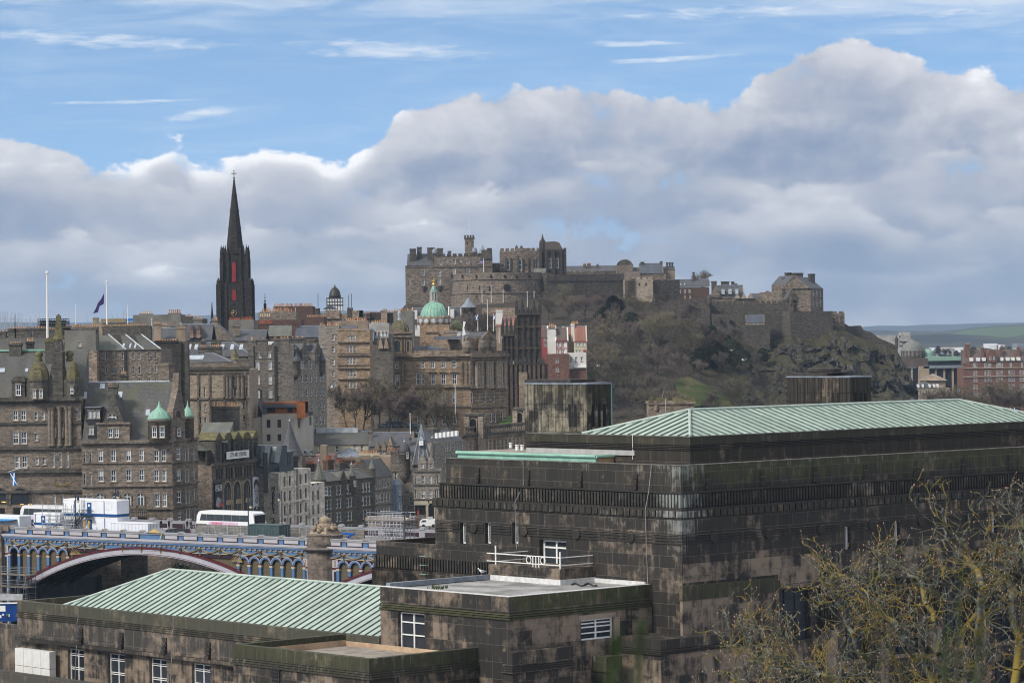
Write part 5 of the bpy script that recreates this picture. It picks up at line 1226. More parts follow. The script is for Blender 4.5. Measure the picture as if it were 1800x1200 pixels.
def person(label,pos,h=1.72,top=(.03,.03,.04),leg=(.02,.022,.03),skin=(.42,.26,.18),hair=(.03,.02,.015),rz=0.0,stride=.12,hat=None,grp=None,arms=.0,bag=None):
 p=thing('person',label,'person',pos,grp);k=h/1.72
 T=Matrix .Translation(pos)@Matrix .Rotation(rz,4,'Z')@Matrix .Scale(k,4)
 key='cloth_%d_%d_%d'%tuple(int(x*255)for x in top);mt=MATS .get(key)or plain(key,top,.85,var=.2)
 key2='cloth_%d_%d_%d'%tuple(int(x*255)for x in leg);ml=MATS .get(key2)or plain(key2,leg,.85,var=.2)
 key3='skin_%d'%int(skin[0]*255);ms=MATS .get(key3)or plain(key3,skin,.6,var=.05)
 key4='hair_%d'%int(hair[0]*255);mh=MATS .get(key4)or plain(key4,hair,.7,var=.1)
 me=bpy .data .meshes .new('body');bm=bmesh .new()
 J={'pel':(0,0,.93,.15),'wst':(0,0,1.08,.135),'chs':(0,0,1.30,.155),'nek':(0,0,1.47,.062),'hd1':(.02,0,1.56,.085),'hd2':(.02,0,1.66,.088)}
 for sd_,y in(('l',.10),('r',-.10)):
  f=stride if sd_=='l' else-stride
  J .update({'hp'+sd_:(0,y,.88,.095),'kn'+sd_:(f*.6+.03,y,.50,.065),'an'+sd_:(f,y,.09,.045),'to'+sd_:(f+.17,y*1.1,.04,.04),'sh'+sd_:(0,y*1.75,1.40,.062),'el'+sd_:(-f*.6+arms*.1,y*2.35,1.12,.045),'wr'+sd_:(-f*.6+.12+arms*.22,y*2.2,.90+arms*.12,.034),'ha'+sd_:(-f*.6+.16+arms*.25,y*2.1,.81+arms*.13,.038)})
 E=[('pel','wst'),('wst','chs'),('chs','nek'),('nek','hd1'),('hd1','hd2')]
 for s_ in 'lr':E+=[('pel','hp'+s_),('hp'+s_,'kn'+s_),('kn'+s_,'an'+s_),('an'+s_,'to'+s_),('chs','sh'+s_),('sh'+s_,'el'+s_),('el'+s_,'wr'+s_),('wr'+s_,'ha'+s_)]
 ks=list(J);vs=[bm .verts .new(Vector(J[n][:3]))for n in ks]
 for a,b_ in E:bm .edges .new((vs[ks .index(a)],vs[ks .index(b_)]))
 bm .to_mesh(me);bm .free();o=bpy .data .objects .new('body',me);col .objects .link(o)
 md=o .modifiers .new('skin','SKIN');lay=me .skin_vertices[0]if me .skin_vertices else None
 if lay is None:bpy .context .view_layer .objects .active=o;
 for i,n in enumerate(ks):me .skin_vertices[0].data[i].radius=(J[n][3],J[n][3]);me .skin_vertices[0].data[i].use_root=(n=='pel')
 o .modifiers .new('sub','SUBSURF').levels=1
 dg=bpy .context .evaluated_depsgraph_get();m2=bpy .data .meshes .new_from_object(o .evaluated_get(dg));bpy .data .objects .remove(o)
 t=MB(T)
 for v in m2 .vertices:t .v .append(T@v .co)
 for q in m2 .polygons:
  t .f .append(tuple(q .vertices));zc_=q .center .z;yy=abs(q .center .y)
  t .mi .append(2 if zc_>1.475 or(yy>.17 and zc_<.90+arms*.12)else(1 if zc_<.95 and yy<.17 else 0));t .sm .append(True)
 t .build('body',[mt,ml,ms],p)
 t=MB(T);t .smooth=True;t .lathe([(.02,1.60),(.098,1.63),(.102,1.70),(.08,1.765),(.02,1.79)],12,(-.012,0,0));t .build('hair' if not hat else 'hat',hat or mh,p)
 t=MB(T);t .ball((.115,0,1.60),.016,6)
 for y in(-.035,.035):t .ball((.098,y,1.635),.011,6)
 t .build('face',mh,p)
 return p
dP=DW-2.2
PB=lambda px,d:at_b(bp(px,920,d).x,d,ZD+.03)
yaw=math .atan2(bx_ .y,bx_ .x)
person('person in a dark hooded coat standing before the black car on the bridge',PB(283,18.5),1.8,(.012,.012,.016),(.03,.03,.035),rz=yaw,hair=(.012,.012,.015))
person('person in black seen head only between the car and the parapet',PB(297,dP),1.66,(.015,.015,.018),(.02,.02,.02),rz=yaw+3.1)
person('grey haired person in a dark coat walking behind the railing on the bridge',PB(329,dP),1.75,(.02,.021,.026),(.02,.02,.025),hair=(.35,.34,.33),rz=yaw+3.1)
person('person with tan bag and light sleeve walking beside the grey haired one',PB(335.5,dP-.4),1.68,(.05,.035,.03),(.03,.035,.05),hair=(.10,.05,.02),rz=yaw+3.0,arms=1.0)
M_hat=plain('hard_hat',(.8,.8,.78),.4)
person('person in an orange jacket and white helmet near the white scaffold',at_b(bp(688,945,3).x,3,ZD-.1),1.62,(.75,.12,.02),(.6,.1,.02),hat=M_hat,rz=yaw)
t=thing('litter_bin','black kiosk like bin box standing left of the white bus','bin box',PB(349.5,12));T=Matrix .Translation(PB(349.5,12))@Matrix .Rotation(yaw,4,'Z')
m=MB(T);m .box(-.4,.4,-.4,.4,0,1.55);m .build('box',M_black,t);m=MB(T);m .frust(-.46,.46,-.46,.46,1.55,1.75,.2);m .build('lid',M_black,t);m=MB(T);m .box(-.2,.2,-.42,-.4,.9,1.2);m .build('notice',M_white,t)
cw_=thing('works_barrier','long grey timber works barrier standing before the white bus on the bridge','barrier',at_b(bp(450,930,11).x,11));m=bm_();m .box(bp(344,925,11).x,bp(640,925,11).x,11,11.15,ZD-.1,bp(400,922.5,11).y);m .build('barrier_board',stone('weathered_board',(.22,.20,.18),(.14,.13,.12),bw=3,bh=.22,soot=.3),cw_)
for k in range(24):x=bp(344,925,11).x+k*1.25;m=bm_();m .box(x,x+.1,10.93,11,ZD-.1,bp(400,921.5,11).y);m .build('barrier_post',M_galv,cw_)
fb=thing('crowd_barrier','grey wire mesh barrier line along the bridge works','barrier',at_b(bp(400,930,9).x,9));
for i in range(13):
 a=bp(322,930,10).x+i*2.15;m=bm_()
 for x in(a,a+2.05):m .tube((x,10,ZD-.1),(x,10,ZD+1.75),.03,None,5)
 for z in(ZD+1.7,ZD+.9,ZD):m .tube((a,10,z),(a+2.05,10,z),.02,None,5)
 for k in range(1,10):m .tube((a+k*.205,10,ZD),(a+k*.205,10,ZD+1.7),.007,None,4)
 m .build('barrier_panel',M_galv,fb)
bl_=thing('boom_lift','bright blue folded boom lift lying low on the bridge right of the pier','boom lift',at_b(bp(604,945,5).x,5));M_lift=plain('lift_blue',(.01,.10,.42),.4)
a,b_=bp(588,944,5),bp(621,943,5)
m=bm_();m .box(a .x,b_ .x,5,5.3,a .y+.45,a .y+.7);m .build('boom',M_lift,bl_);m=bm_();m .tube((b_ .x-.2,5.15,a .y+.5),(b_ .x-2.2,5.15,a .y-.4),.16,.12,4);m .build('jib',M_lift,bl_);m=bm_();m .box(a .x+1,b_ .x-.5,4.8,6.2,ZD+.2,ZD+.75);m .build('chassis',M_lift,bl_)
for x in(a .x+1.3,b_ .x-.9):
 for y in(4.75,6.05):m=bm_();m .tube((x,y,ZD+.25),(x,y+.25,ZD+.25),.36,None,12);m .build('wheel',M_black,bl_)
m=bm_();m .box(a .x-.3,a .x+.2,4.9,5.6,a .y-.2,a .y+.8);m .build('basket',M_std,bl_)
m=bm_();x=bp(639,946,4).x;m .lathe([(.22,ZD-.1),(.2,ZD),(.06,ZD+.05),(.05,ZD+.85),(.01,ZD+.9)],12,(x,4,0));tag(m .build('traffic_cone',plain('cone_red',(.6,.05,.02),.5)),'thin red traffic post standing beside the blue boom lift','traffic cone')
for px,c,nm in((369,'cone_red','red plastic barrier'),(376,'lift_blue','blue plastic barrier'),(424,'lift_blue','blue site box')):
 m=bm_();x=bp(px,935,4).x;w_=1.5 if px>400 else .5;m .prism([(x-w_/2,ZD-.1),(x+w_/2,ZD-.1),(x+w_/2-.1,ZD+.75),(x-w_/2+.1,ZD+.75)],4,4.5,'y');m .prism([(x-w_/2+.05,ZD+.752),(x+w_/2-.05,ZD+.752),(x+w_/2-.12,ZD+.85),(x-w_/2+.12,ZD+.85)],4,4.5,'y');tag(m .build('site_barrier',MATS[c]),nm+{369:' left of the yellow strip on the bridge',376:' next to the red one on the bridge',424:' left of the green container'}[px],'barrier')
m=bm_();x=bp(385,934,4).x;m .box(x-1.5,x+1.6,4,4.3,ZD+.95,ZD+1.08);m .tube((x-1.3,4.1,ZD-.1),(x-1.3,4.1,ZD+.95),.04);m .tube((x+1.4,4.1,ZD-.1),(x+1.4,4.1,ZD+.95),.04);tag(m .build('plank_barrier',plain('plank_yellow',(.6,.5,.08),.6)),'yellow plank barrier on thin legs above the bridge parapet','barrier')
m=bm_();x=bp(284.5,940).x;m .tube((x+.25,-.2,zc+.1),(x-.2,-.26,Z_pan0-.1),.07,.06,5);tag(m .build('hose',plain('hose_yellow',(.7,.6,.1),.6)),'yellow strap hanging over the parapet by the small pediment','strap')
def lamp(label,px,pyt,d,hd=1):
 b0=bp(px,pyt,d);t=thing('street_lamp',label,'street lamp',at_b(b0 .x,d),'street lamps on the bridge')
 m=bm_();m .tube((b0 .x,d,ZD-.1),(b0 .x,d,b0 .y),.10,.07,8);m .lathe([(.2,0),(.2,.5),(.13,.7),(.1,.9)],10,(b0 .x,d,ZD-.1));m .build('post',plain('lamp_blue_black',(.03,.04,.055),.5)if 'lamp_blue_black' not in MATS else MATS['lamp_blue_black'],t)
 m=bm_();m .tube((b0 .x,d,b0 .y-.3),(b0 .x+.5*hd,d,b0 .y+.1),.04);m .tube((b0 .x+.5*hd,d,b0 .y+.1),(b0 .x+.5*hd,d,b0 .y-.3),.03);m .build('bracket',MATS['lamp_blue_black'],t)
 m=bm_();m .lathe([(.08,0),(.14,-.25),(.18,-.7),(.22,-.9),(.22,-1.0)],10,(b0 .x+.5*hd,d,b0 .y-.25));m .build('lantern_hood',MATS['lamp_blue_black'],t)
 m=bm_();m .lathe([(.2,-1.0),(.24,-1.12),(.16,-1.3),(.02,-1.36)],10,(b0 .x+.5*hd,d,b0 .y-.25));m .build('lantern_glass',MATS['lamp_glass'],t)
plain('lamp_glass',(.72,.58,.36),.4)
lamp('dark lamp post rising in front of the stacked white cabins',132.5,864,2.2);lamp('lamp post standing before the white double decker bus',436,874,9);lamp('lamp post against the pale modern facade beyond the green container',495,862,DW-1,-1);lamp('lamp post with yellow collars beside the white scaffold',711,893,8);lamp('lamp post against the arched windows of the gabled hotel front',203,858,DW-1)
t=bm_();za0,za1=bp(50,1060,4).y,bp(50,1032,4).y
n0,n1=bp(50,1034,-1.0),bp(178,1012,12)
dk=thing('debris_netting','dark blue debris netting screening the scaffold under the arch','netting',at_b(n0 .x,0,lowest));m=bm_()
A=(n0 .x,-1.0);B_=(bp(172,1012,20).x,20)
m .add([(A[0],A[1],lowest),(B_[0],B_[1],lowest),(B_[0],B_[1],bp(172,1011,20).y),(A[0],A[1],n0 .y),(A[0],A[1]+.1,lowest),(B_[0],B_[1]+.1,lowest),(B_[0],B_[1]+.1,bp(172,1011,20).y),(A[0],A[1]+.1,n0 .y)],((0,1,2,3),(7,6,5,4),(3,2,6,7),(0,3,7,4),(1,5,6,2)));m .build('net',plain('net_dark',(.018,.022,.03),.8,var=.4,scale=.6),dk)
m=bm_();e0=bp(178,1010,20);m .add([(B_[0],B_[1]-.1,lowest),(B_[0]+.9,B_[1]-.1,lowest),(B_[0]+.9,B_[1]-.1,e0 .y),(B_[0],B_[1]-.1,e0 .y)],((0,1,2,3),));m .build('net_return',plain('net_blue',(.05,.10,.15),.8),dk)
m=bm_()
for k in range(26):
 f=k/25;x=A[0]+(B_[0]-A[0])*f;y=A[1]+(B_[1]-A[1])*f;z=n0 .y+(bp(172,1011,20).y-n0 .y)*f;m .tube((x,y,z-.3),(x,y,z+1.6),.04,None,4)
for dz in(.5,1.0,1.5):m .tube((A[0],A[1],n0 .y+dz),(B_[0],B_[1],bp(172,1011,20).y+dz),.035,None,4)
m .build('guard_rail',M_iron,dk)
sc_=scaffold('scaffold','grey tube scaffold climbing the stone abutment under the bridge',bp(-12,1020,-3).x,bp(47,1020,-3).x,-3.2,-1.2,bp(20,1062,-3).y-4,(2.6,4.6,6.6,8.4),1.7,9,plain('tube_dull',(.16,.165,.17),.5),.8)
hb=thing('site_hoarding','deep blue site hoarding with notices beside the road under the bridge','hoarding',GF@Vector((0,90,62)))
HY=255.0
q0,q1=P(-30,1092,HY),P(32,1093,HY);zt_=P(10,1060.5,HY).z;zt2=P(10,1047.5,HY).z;zt3=P(10,1058,HY).z
m=MB();m .box(q0 .x,q1 .x,HY,HY+.15,q0 .z,zt_);m .build('blue_board',plain('hoarding_blue',(.006,.045,.20),.45,var=.15),hb)
m=MB();m .box(q0 .x,q1 .x,HY-.08,HY+.2,zt_,zt_+.09);m .build('top_rail',M_white,hb)
m=MB();m .box(q0 .x,q1 .x+.05,HY+2,HY+2.2,zt3,zt2);m .build('grey_board',plain('hoarding_grey',(.42,.42,.42),.6,var=.2),hb)
for px,py,w_,h_,c in((3.5,1069,12,10,M_white),(5.5,1079.5,3,3,M_white),(1,1083,3,5,M_white),(12,1083,3.5,5,M_iron),(16,1081,1.6,4.5,M_white),(12,1080,2.4,1.8,'notice_green')):
 c=plain('notice_green',(.05,.45,.08),.5)if c=='notice_green' else c
 a=P(px,py,HY-.02);k=HY/FPX;m=MB();m .box(a .x-w_*k/2,a .x+w_*k/2,HY-.03,HY-.0,a .z-h_*k/2,a .z+h_*k/2);m .build('notice',c,hb)
# ================================================================ the Old Town behind the bridge
M=MATS
b=Bld('hotel_building','dark sandstone corner hotel with two domed turrets and obelisk gable at left edge','hotel',-60,141,482,zb=45,dep=26)
W_=b .wins([25.5,39.5],[730],9,17)+b .wins([25.5,39.5],[769.7],10,21)+b .wins([27,40.5],[812],9,21)+b .wins([61.5,74],[731],6,14)+b .wins([61.5],[768],6,13)+b .wins([62,75],[810],6,13)+b .wins([91,103.5,116],[809],4.5,24)+b .wins([137.5],[727],3,20)+b .wins([-14,-30],[730,770,812],9,18)+b .wins([92,106],[882],5,24)
b .walls(b .z(704),M['st_brown'],W_)
for y,h,o in((705,.7,.7),(709,.3,.35),(745,.3,.3),(790,.5,.45),(831,.6,.5),(866,.4,.3)):b .band(b .z(y),h,M['st_dark'],out=o)
for px in(91,103.5,116,86,122):
 t=b .mb();x=b .x(px);t .lathe([(.42,b .z(784)),(.42,b .z(783)),(.34,b .z(780)),(.30,b .z(722)),(.45,b .z(717)),(.5,b .z(715.5))],12,(x,-.35,0));b .part(t,'column',M['st_brown'])
for px in(97,110):t=b .mb();t .lathe([(.25,b .z(770)),(.3,b .z(762)),(.24,b .z(754)),(.1,b .z(751)),(.15,b .z(748)),(.02,b .z(745))],8,(b .x(px),-.3,0));b .part(t,'niche_statue',M['st_dark'])
for px,py,w,h in((35.5,872,33,28),(-1,872,24,28)):b .arch_win(px,py,w,h,frame_=False,glass=M_glass,surround=M['st_dark'])
for px,w in((33,27),(0,8)):b .box(b .x(px-w/2),b .x(px+w/2),-.06,0,45,b .z(892),M_dark,'entrance')
for px,py in((35,886),(4,882),(49,885.5),(2,881)):t=b .mb();t .box(b .x(px-3),b .x(px+3),-.1,-.07,b .z(py+.4),b .z(py-.4));b .part(t,'warm_lamp',M .get('warm_glow')or plain('warm_glow',(.9,.45,.1)))
g=M['warm_glow'].node_tree .nodes['Principled BSDF'];g .inputs['Emission Color'].default_value=(1,.5,.12,1);g .inputs['Emission Strength'].default_value=1.5
b .slope(0,b .x(140),.8,b .z(699),10,b .z(617,d=10),M['slate_moss'])
b .box(b .x(-60),b .x(48),-.1,.8,b .z(704),b .z(697),M['st_warmg'],'parapet')
b .box(b .x(-60),b .x(77),9.7,10.3,b .z(617,d=10),b .z(614,d=10),M_copb,'ridge_cap')
b .box(b .x(46),b .x(139),-.35,3.5,b .z(704),b .z(668),M['st_dark'],'gable_block')
zt1=b .z(668)
b .turret(67,17.5,667,704,M['st_dark'],M['st_rubm']if 'st_rubm' in M else stone('st_rubm',(.165,.145,.075),(.10,.09,.05),bw=.8,bh=.4,soot=.45,moss=.5),634,d=-.4,n=8,shape='dome',corbel=False,ball=False,wins=((61.5,692,5.5,14),(73,692,5.5,14)))
b .turret(127.5,11.5,667,704,M['st_dark'],M['st_rubm'],634,d=-.4,n=8,shape='dome',corbel=False,ball=False,wins=((126.5,685,5,12),))
for px in(66.5,120.5):
 t=b .mb();c=(b .x(px),.9,0);t .smooth=True;t .lathe([(.55,b .z(636)),(.55,b .z(631)),(.35,b .z(629.5)),(.62,b .z(626)),(.68,b .z(623)),(.5,b .z(619)),(.1,b .z(617))],12,c);b .part(t,'ball_finial',M['st_rubm'])
b .box(b .x(93),b .x(110),-.5,2.5,b .z(704),b .z(618),M['st_dark'],'gable_centre')
t=b .mb();t .prism([(b .x(86),b .z(668)),(b .x(116),b .z(668)),(b .x(111),b .z(640)),(b .x(108),b .z(622)),(b .x(94),b .z(622)),(b .x(91),b .z(640))][::-1],-.2,1.5,'y');b .part(t,'scrolled_gable',M['st_dark'])
b .box(b .x(79),b .x(98),0,4,b .z(640),b .z(603),M['st_dark'],'gable_pavilion')
t=b .mb();xm,zs,r_=b .x(103),b .z(603),5*b .k;t .prism([(xm-r_*1.3,zs-1.2)]+[(xm-r_*1.3*math .cos(k*math .pi/10),zs+r_*1.3*math .sin(k*math .pi/10))for k in range(11)]+[(xm+r_*1.3,zs-1.2)],-.6,.8,'y');b .part(t,'arched_niche',M['st_dark'])
t=b .mb();xa0,xb0=b .x(79),b .x(99);t .prism([(xa0-.2,zs)]+[((xa0+xb0)/2-(xb0-xa0+.4)/2*math .cos(k*math .pi/8),zs+.9*math .sin(k*math .pi/8))for k in range(9)],-.1,4.1,'y');b .part(t,'barrel_roof',M['st_rubm'])
t=b .mb();t .frust(xm-.62,xm+.62,-.4,.84,b .z(590),b .z(556),.28);t .frust(xm-.34,xm+.34,-.12,.56,b .z(556),b .z(552.5),.3);t .lathe([(1,b .z(598)),(.9,b .z(594)),(.65,b .z(590))],8,(xm,.2,0));b .part(t,'obelisk',M['st_rubm'])
b .box(b .x(20),b .x(43),-.4,3,b .z(697),b .z(671),M['st_dark'],'dormer');b .window(b .x(32),b .z(694.5),9*b .k,19*b .kz,'sash',-.55)
t=b .mb();xm,w2=b .x(32),12.5*b .k;t .prism([(xm-w2*math .cos(k*math .pi/10),b .z(671)+w2*.85*math .sin(k*math .pi/10))for k in range(11)],-.6,3,'y');b .part(t,'dormer_pediment',M['st_dark'])
b .chimney(16,36.5,602.5,625,9,1.4,5,M['st_dark'],M_terra,3);b .chimney(46,58,600,613,10,1.2,3,M['st_black'],None,8)
b .skylight(4,651,9,7,.8,b .z(699),10,b .z(617,d=10));b .skylight(47,651,5,6,.8,b .z(699),10,b .z(617,d=10))
t=text3('HOTEL',1.1,b .T@Vector((b .x(104),-.05,b .z(845))),b .xa,UPZ,M_gold,b .root,'gilt_lettering')if False else None
t=b .mb()
for k in range(15):a=-1.1+k*.157;t .box(b .x(106)+2.6*math .sin(a)*.62-.07,b .x(106)+2.6*math .sin(a)*.62+.07,-.08,-.02,b .z(843)-1.0*math .cos(a)-.1,b .z(843)-1.0*math .cos(a)+.14)
b .part(t,'gilt_garland',plain('old_gilt',(.26,.18,.05),.5))
fl=thing('saltire_flag','blue and white saltire flag hanging from a slanted pole on the dark hotel front','flag',b .T@Vector((b .x(22),-1.5,b .z(830))))
t=b .mb();t .tube((b .x(46),-.1,b .z(819)),(b .x(16),-2.6,b .z(827.5)),.06);b .part(t,'pole',M_rail,fl)
def saltire(b_,fl,x0,x1,zt,zb_,d,slant=.3):
 n=6
 def pt(u,v,o):return(x0+(x1-x0)*u+slant*v,d-o+.12*math .sin(u*5+v*2),zt+(zb_-zt)*v)
 t=b_ .mb()
 for i in range(n):
  for j in range(n):t .quad(pt(i/n,j/n,0),pt(i/n,(j+1)/n,0),pt((i+1)/n,(j+1)/n,0),pt((i+1)/n,j/n,0));t .quad(pt(i/n,j/n,-.03),pt((i+1)/n,j/n,-.03),pt((i+1)/n,(j+1)/n,-.03),pt(i/n,(j+1)/n,-.03))
 c=b_ .part(t,'cloth',M .get('flag_blue')or plain('flag_blue',(.01,.14,.48),.8),fl)
 t=b_ .mb();w=.12
 for i in range(8):
  u0,u1=i/8,(i+1)/8
  for g in(lambda u:u,lambda u:1-u):t .quad(pt(u0,max(0,g(u0)-w),.03),pt(u0,min(1,g(u0)+w),.03),pt(u1,min(1,g(u1)+w),.03),pt(u1,max(0,g(u1)-w),.03))
 b_ .part(t,'white_cross',M_white,c)
saltire(b,fl,b .x(18),b .x(26.5),b .z(829),b .z(852),-2.2,.5)
b=Bld('gabled_hotel','sandstone block with a central gable and two bell shaped green copper roofs behind the bridge','hotel',141,300,478,zb=45,dep=22)
b2=Bld('','','',300,345,478,486,zb=45,dep=14,root=b .root)
W_=b .wins([174,196.5,223,245.7],[801,836],9,20)+b .wins([272,285],[801,836],8.5,20)+b .wins([272.5,285.5],[879],8.5,23)+b .wins([145.5,156.5],[803,842],3.5,20,'plain')+b .wins([146,157],[877],4,14)
b .walls(b .z(779),M['st_brown'],W_)
for px in(176,203,223.5,246.8):b .arch_win(px,877,12,21,surround=M['st_brown'])
for y,h,o in((779,.5,.5),(814,.22,.2),(855,.35,.3),(896,.3,.3)):b .band(b .z(y),h,M['st_brown'],out=o)
W2=b2 .wins([311.5],[798,836,874],7.5,19)+b2 .wins([323.5,329],[799,837,875,905],3,19,'plain')+b2 .wins([338.5],[798,834,870,905],3,17,'plain')+b2 .wins([312],[909],6.5,13)
b2 .walls(b2 .z(773),M['st_brown'],W2)
for y in(775,814,853,893):b2 .band(b2 .z(y,302),.3,M['st_brown'],out=.25)
zr=b .z(671,d=9);b .slope(0,b .W,.4,b .z(777),9,zr,M['slate_moss']);t=b .mb();t .tube((0,9,zr),(b .x(297,9),9,zr),.14,None,6);b .part(t,'ridge',M_leadl)
b .box(b .x(141),b .x(300),-.05,.5,b .z(779),b .z(774),M['st_brown'],'parapet')
x0,x1=b .x(169),b .x(226);b .gable_d(x0+1,x1-1,-.25,8,b .z(745),b .z(694),M['slate_moss'],M['st_dark'],over=.3)
b .walls(b .z(744),M['st_brown'],b .wins([192.5,203],[761],8,16),x0,x1,-.3,5,name='gable_wall',zb=b .z(779));b .arch_win(197,731,13,9.5,-.3,surround=M['st_brown'])
b .band(b .z(745),.3,M['st_brown'],x0,x1,.3,-.3)
b .chimney(188,205,676,704,3.2,1.3,4,M['st_dark'],None,3)
b .walls(b .z(716),M_iron,b .wins([153.5,160.5,168],[728.5],6.5,13,'six'),b .x(146),b .x(172),1.5,6,name='dormer',zb=b .z(742));b .box(b .x(145),b .x(173),1.2,8,b .z(716),b .z(715),M_lead,'dormer_roof')
b .walls(b .z(742),M_iron,b .wins([153,158.5],[757],5.5,13,'six'),b .x(151),b .x(168),.9,4,name='dormer',zb=b .z(772))
for px,py,w,h in((180,679,9,9),(211,694,8,11),(150,695,5,12),(260,725,8,10)):b .skylight(px,py,w,h,.4,b .z(777),9,zr)
b .turret(277.5,20,737,778,M['st_brown'],M_copd,704,d=-.2,n=16,shape='bell',corbel=False,ball=False,out=.2,wins=((271,759,8,18),(284.5,759,8,18)))
b2 .turret(331,11,733,775,M['st_brown'],M_copd,704,d=.3,n=16,shape='bell',corbel=False,ball=False,out=.2)
t=b2 .mb();x=b2 .x(312);t .prism([(b2 .x(299),b2 .z(775)),(b2 .x(322),b2 .z(775)),(b2 .x(321),b2 .z(722)),(b2 .x(316),b2 .z(690)),(b2 .x(314),b2 .z(680)),(b2 .x(312),b2 .z(655)),(b2 .x(310),b2 .z(680)),(b2 .x(308),b2 .z(690)),(b2 .x(300),b2 .z(722))][::-1],-.2,.9,'y');b2 .part(t,'pinnacled_gable',M['st_brown'])
b2 .chimney(296,307,638,700,6,2.0,0,M['st_brown'])
b2 .arch_win(312,727,10,12,-.2,frame_=False,glass=M['st_dark'],surround=M['st_warmg']);b2 .window(b2 .x(309),b2 .z(766),5*b2 .k,14*b2 .kz,'plain',-.35)
b .box(b .x(216),b .x(262),-6,-5.4,45,b .z(893,d=-6),M['st_dark'],'terrace_wall')
for k in range(12):t=b .mb();x=b .x(219+k*3.3,-6);z0=b .z(909,240,-6);t .lathe([(.14,z0),(.2,z0+.3),(.1,z0+.7),(.14,z0+1)],6,(x,-6.15,0));b .part(t,'baluster',M['st_brown'])
ub=Bld('arched_warehouse','gloomy stone warehouse with tall arched openings seen beneath the bridge arch','warehouse',150,286,505,zb=40,dep=10)
ub .walls(ub .z(930),M['st_brown'],ub .wins([186,192],[1030],3,18,'dark')+ub .wins([203,240],[980],15,12,'dark'))
for px in(205,240):ub .arch_win(px,1008,19,28,frame_=False,glass=M_dark,surround=M['st_dark'])
for px in(193,222,258):ub .box(ub .x(px-2.5),ub .x(px+2.5),-.5,0,40,ub .z(930),M['st_dark'],'pier')
ub .band(ub .z(991),.4,M['st_dark'])
ub=Bld('street_front','pale sandstone street front with lamps seen under the right of the bridge arch','town house',286,520,508,520,zb=40,dep=10)
ub .walls(ub .z(930),M['st_tan'],ub .wins([302,325,353,360],[985],5,20,'plain')+ub .wins([385,395,412,425,445,465],[992,1015],7,14,'plain'));ub .band(ub .z(999,380),.3,M['st_brown'])
for px in(346,372):ub .box(ub .x(px-2),ub .x(px+2),-.4,0,40,ub .z(930),M['st_brown'],'pilaster')
t=thing('flower_basket','hanging basket of white and pink flowers under the bridge above the roof ridge','flowers',P(318,998,470));rr=random .Random(8)
for nm,c,n in(('leaves',(.03,.06,.015),160),('petals',(.75,.55,.62),60)):
 m=MB()
 for i in range(n):a=P(318+rr .gauss(0,5.5),998-abs(rr .gauss(0,3.0)),470+rr .uniform(-.5,.5));m .ball(a,.16 if nm=='leaves' else .11,4)
 m .build(nm,plain('basket_'+nm,c,.8,var=.3),t)
b=Bld('art_gallery','long sandstone gallery with round topped dormers a white name sign and two tall banners','gallery',369,461,520,542,zb=45,dep=24)
z9=b .z(818,369)
tri=[]
for px in(382.5,400,416.5,432.5,449):tri+=[(b .x(px+e),b .z(835,382.5),4*b .k,22*b .kz,'dark')for e in(-4.6,0,4.6)]
b .walls(z9,M['st_brown'],tri);b .band(z9-.2,.5,M['st_dark'],out=.6);b .band(b .z(848,369),.35,M['st_dark'],out=.25)
for px in(399,416,433):
 y=877-(px-399)*.12;b .arch_win(px,y,12.5,60,frame_=False,glass=M_glass,surround=M['st_tan'])
 for e in(-3,0,3):b .box(b .x(px+e)-.1,b .x(px+e)+.1,-.05,-.014,b .z(y+30,px),b .z(y-22,px),M['st_brown'],'mullion')
 b .box(b .x(px-5.5),b .x(px+5.5),-.08,-.013,b .z(y+10,px),b .z(y+2,px),M['st_tan'],'panel');b .box(b .x(px-3),b .x(px+3),-.1,-.08,b .z(y+8.5,px),b .z(y+3.5,px),M['old_gilt']if px<430 else M['bridge_ochre'],'gilt_panel')
b .box(0,b .W,.8,1.2,z9,b .z(792,369),M['st_black'],'attic_wall')
for px,rd in((382,0),(398,1),(415.5,0),(431,1),(447,0)):
 x=b .x(px);w2=6.2*b .k;zt=b .z(773-(px-382)*.055,px);b .box(x-w2,x+w2,.1,3,z9,zt,M['st_dark'],'dormer');b .window(x,z9+.8,5.5*b .k,(zt-z9)*.62,'dark',-.06)
 t=b .mb();t .prism(([(x-w2*1.1*math .cos(k*math .pi/10),zt+w2*.75*math .sin(k*math .pi/10))for k in range(11)]if rd else[(x-w2*1.15,zt),(x,zt+w2*.85),(x+w2*1.15,zt)][::1]),-.15,3.4,'y');b .part(t,'pediment',M['st_rubm'])
b .slope(-.5,b .W+.3,1.2,b .z(792,369),4.2,b .z(770,369,4),M['slate_green']);b .box(-1,b .W,4,4.6,b .z(775,369,4),b .z(769,369,4),M_leadl,'ridge_flashing')
rb=Bld('','','',340,372,523,zb=45,dep=18,root=b .root)
rb .walls(rb .z(818),M['st_dark'],rb .wins([348,356],[836],4,17,'dark')+rb .wins([349],[872],6,22,'dark'))
rb .band(rb .z(818),.4,M['st_dark'],out=.3);rb .slope(rb .x(342),rb .x(395),1,rb .z(779),14,rb .z(757,d=14)+1.5,M['slate_green']);t=rb .mb();t .prism([(rb .x(343),rb .z(817)),(rb .x(370),rb .z(817)),(rb .x(370),rb .z(780)),(rb .x(343),rb .z(780))][::-1],.3,.6,'y');rb .part(t,'attic_side',M['st_dark'])
rb .box(rb .x(343),rb .x(371),.2,.3,rb .z(803),rb .z(783),M_lead,'lead_cheek')
def sign(b_,px0,py0,px1,py1,d,mat,name):
 x0,z0=b_ .q(px0,py0,d);x1,z1=b_ .q(px1,py1,d);t=b_ .mb();t .box(x0,x1,d-.1,d,z1,z0);return b_ .part(t,name,mat),(x0+x1)/2,(z0+z1)/2,x1-x0,z0-z1
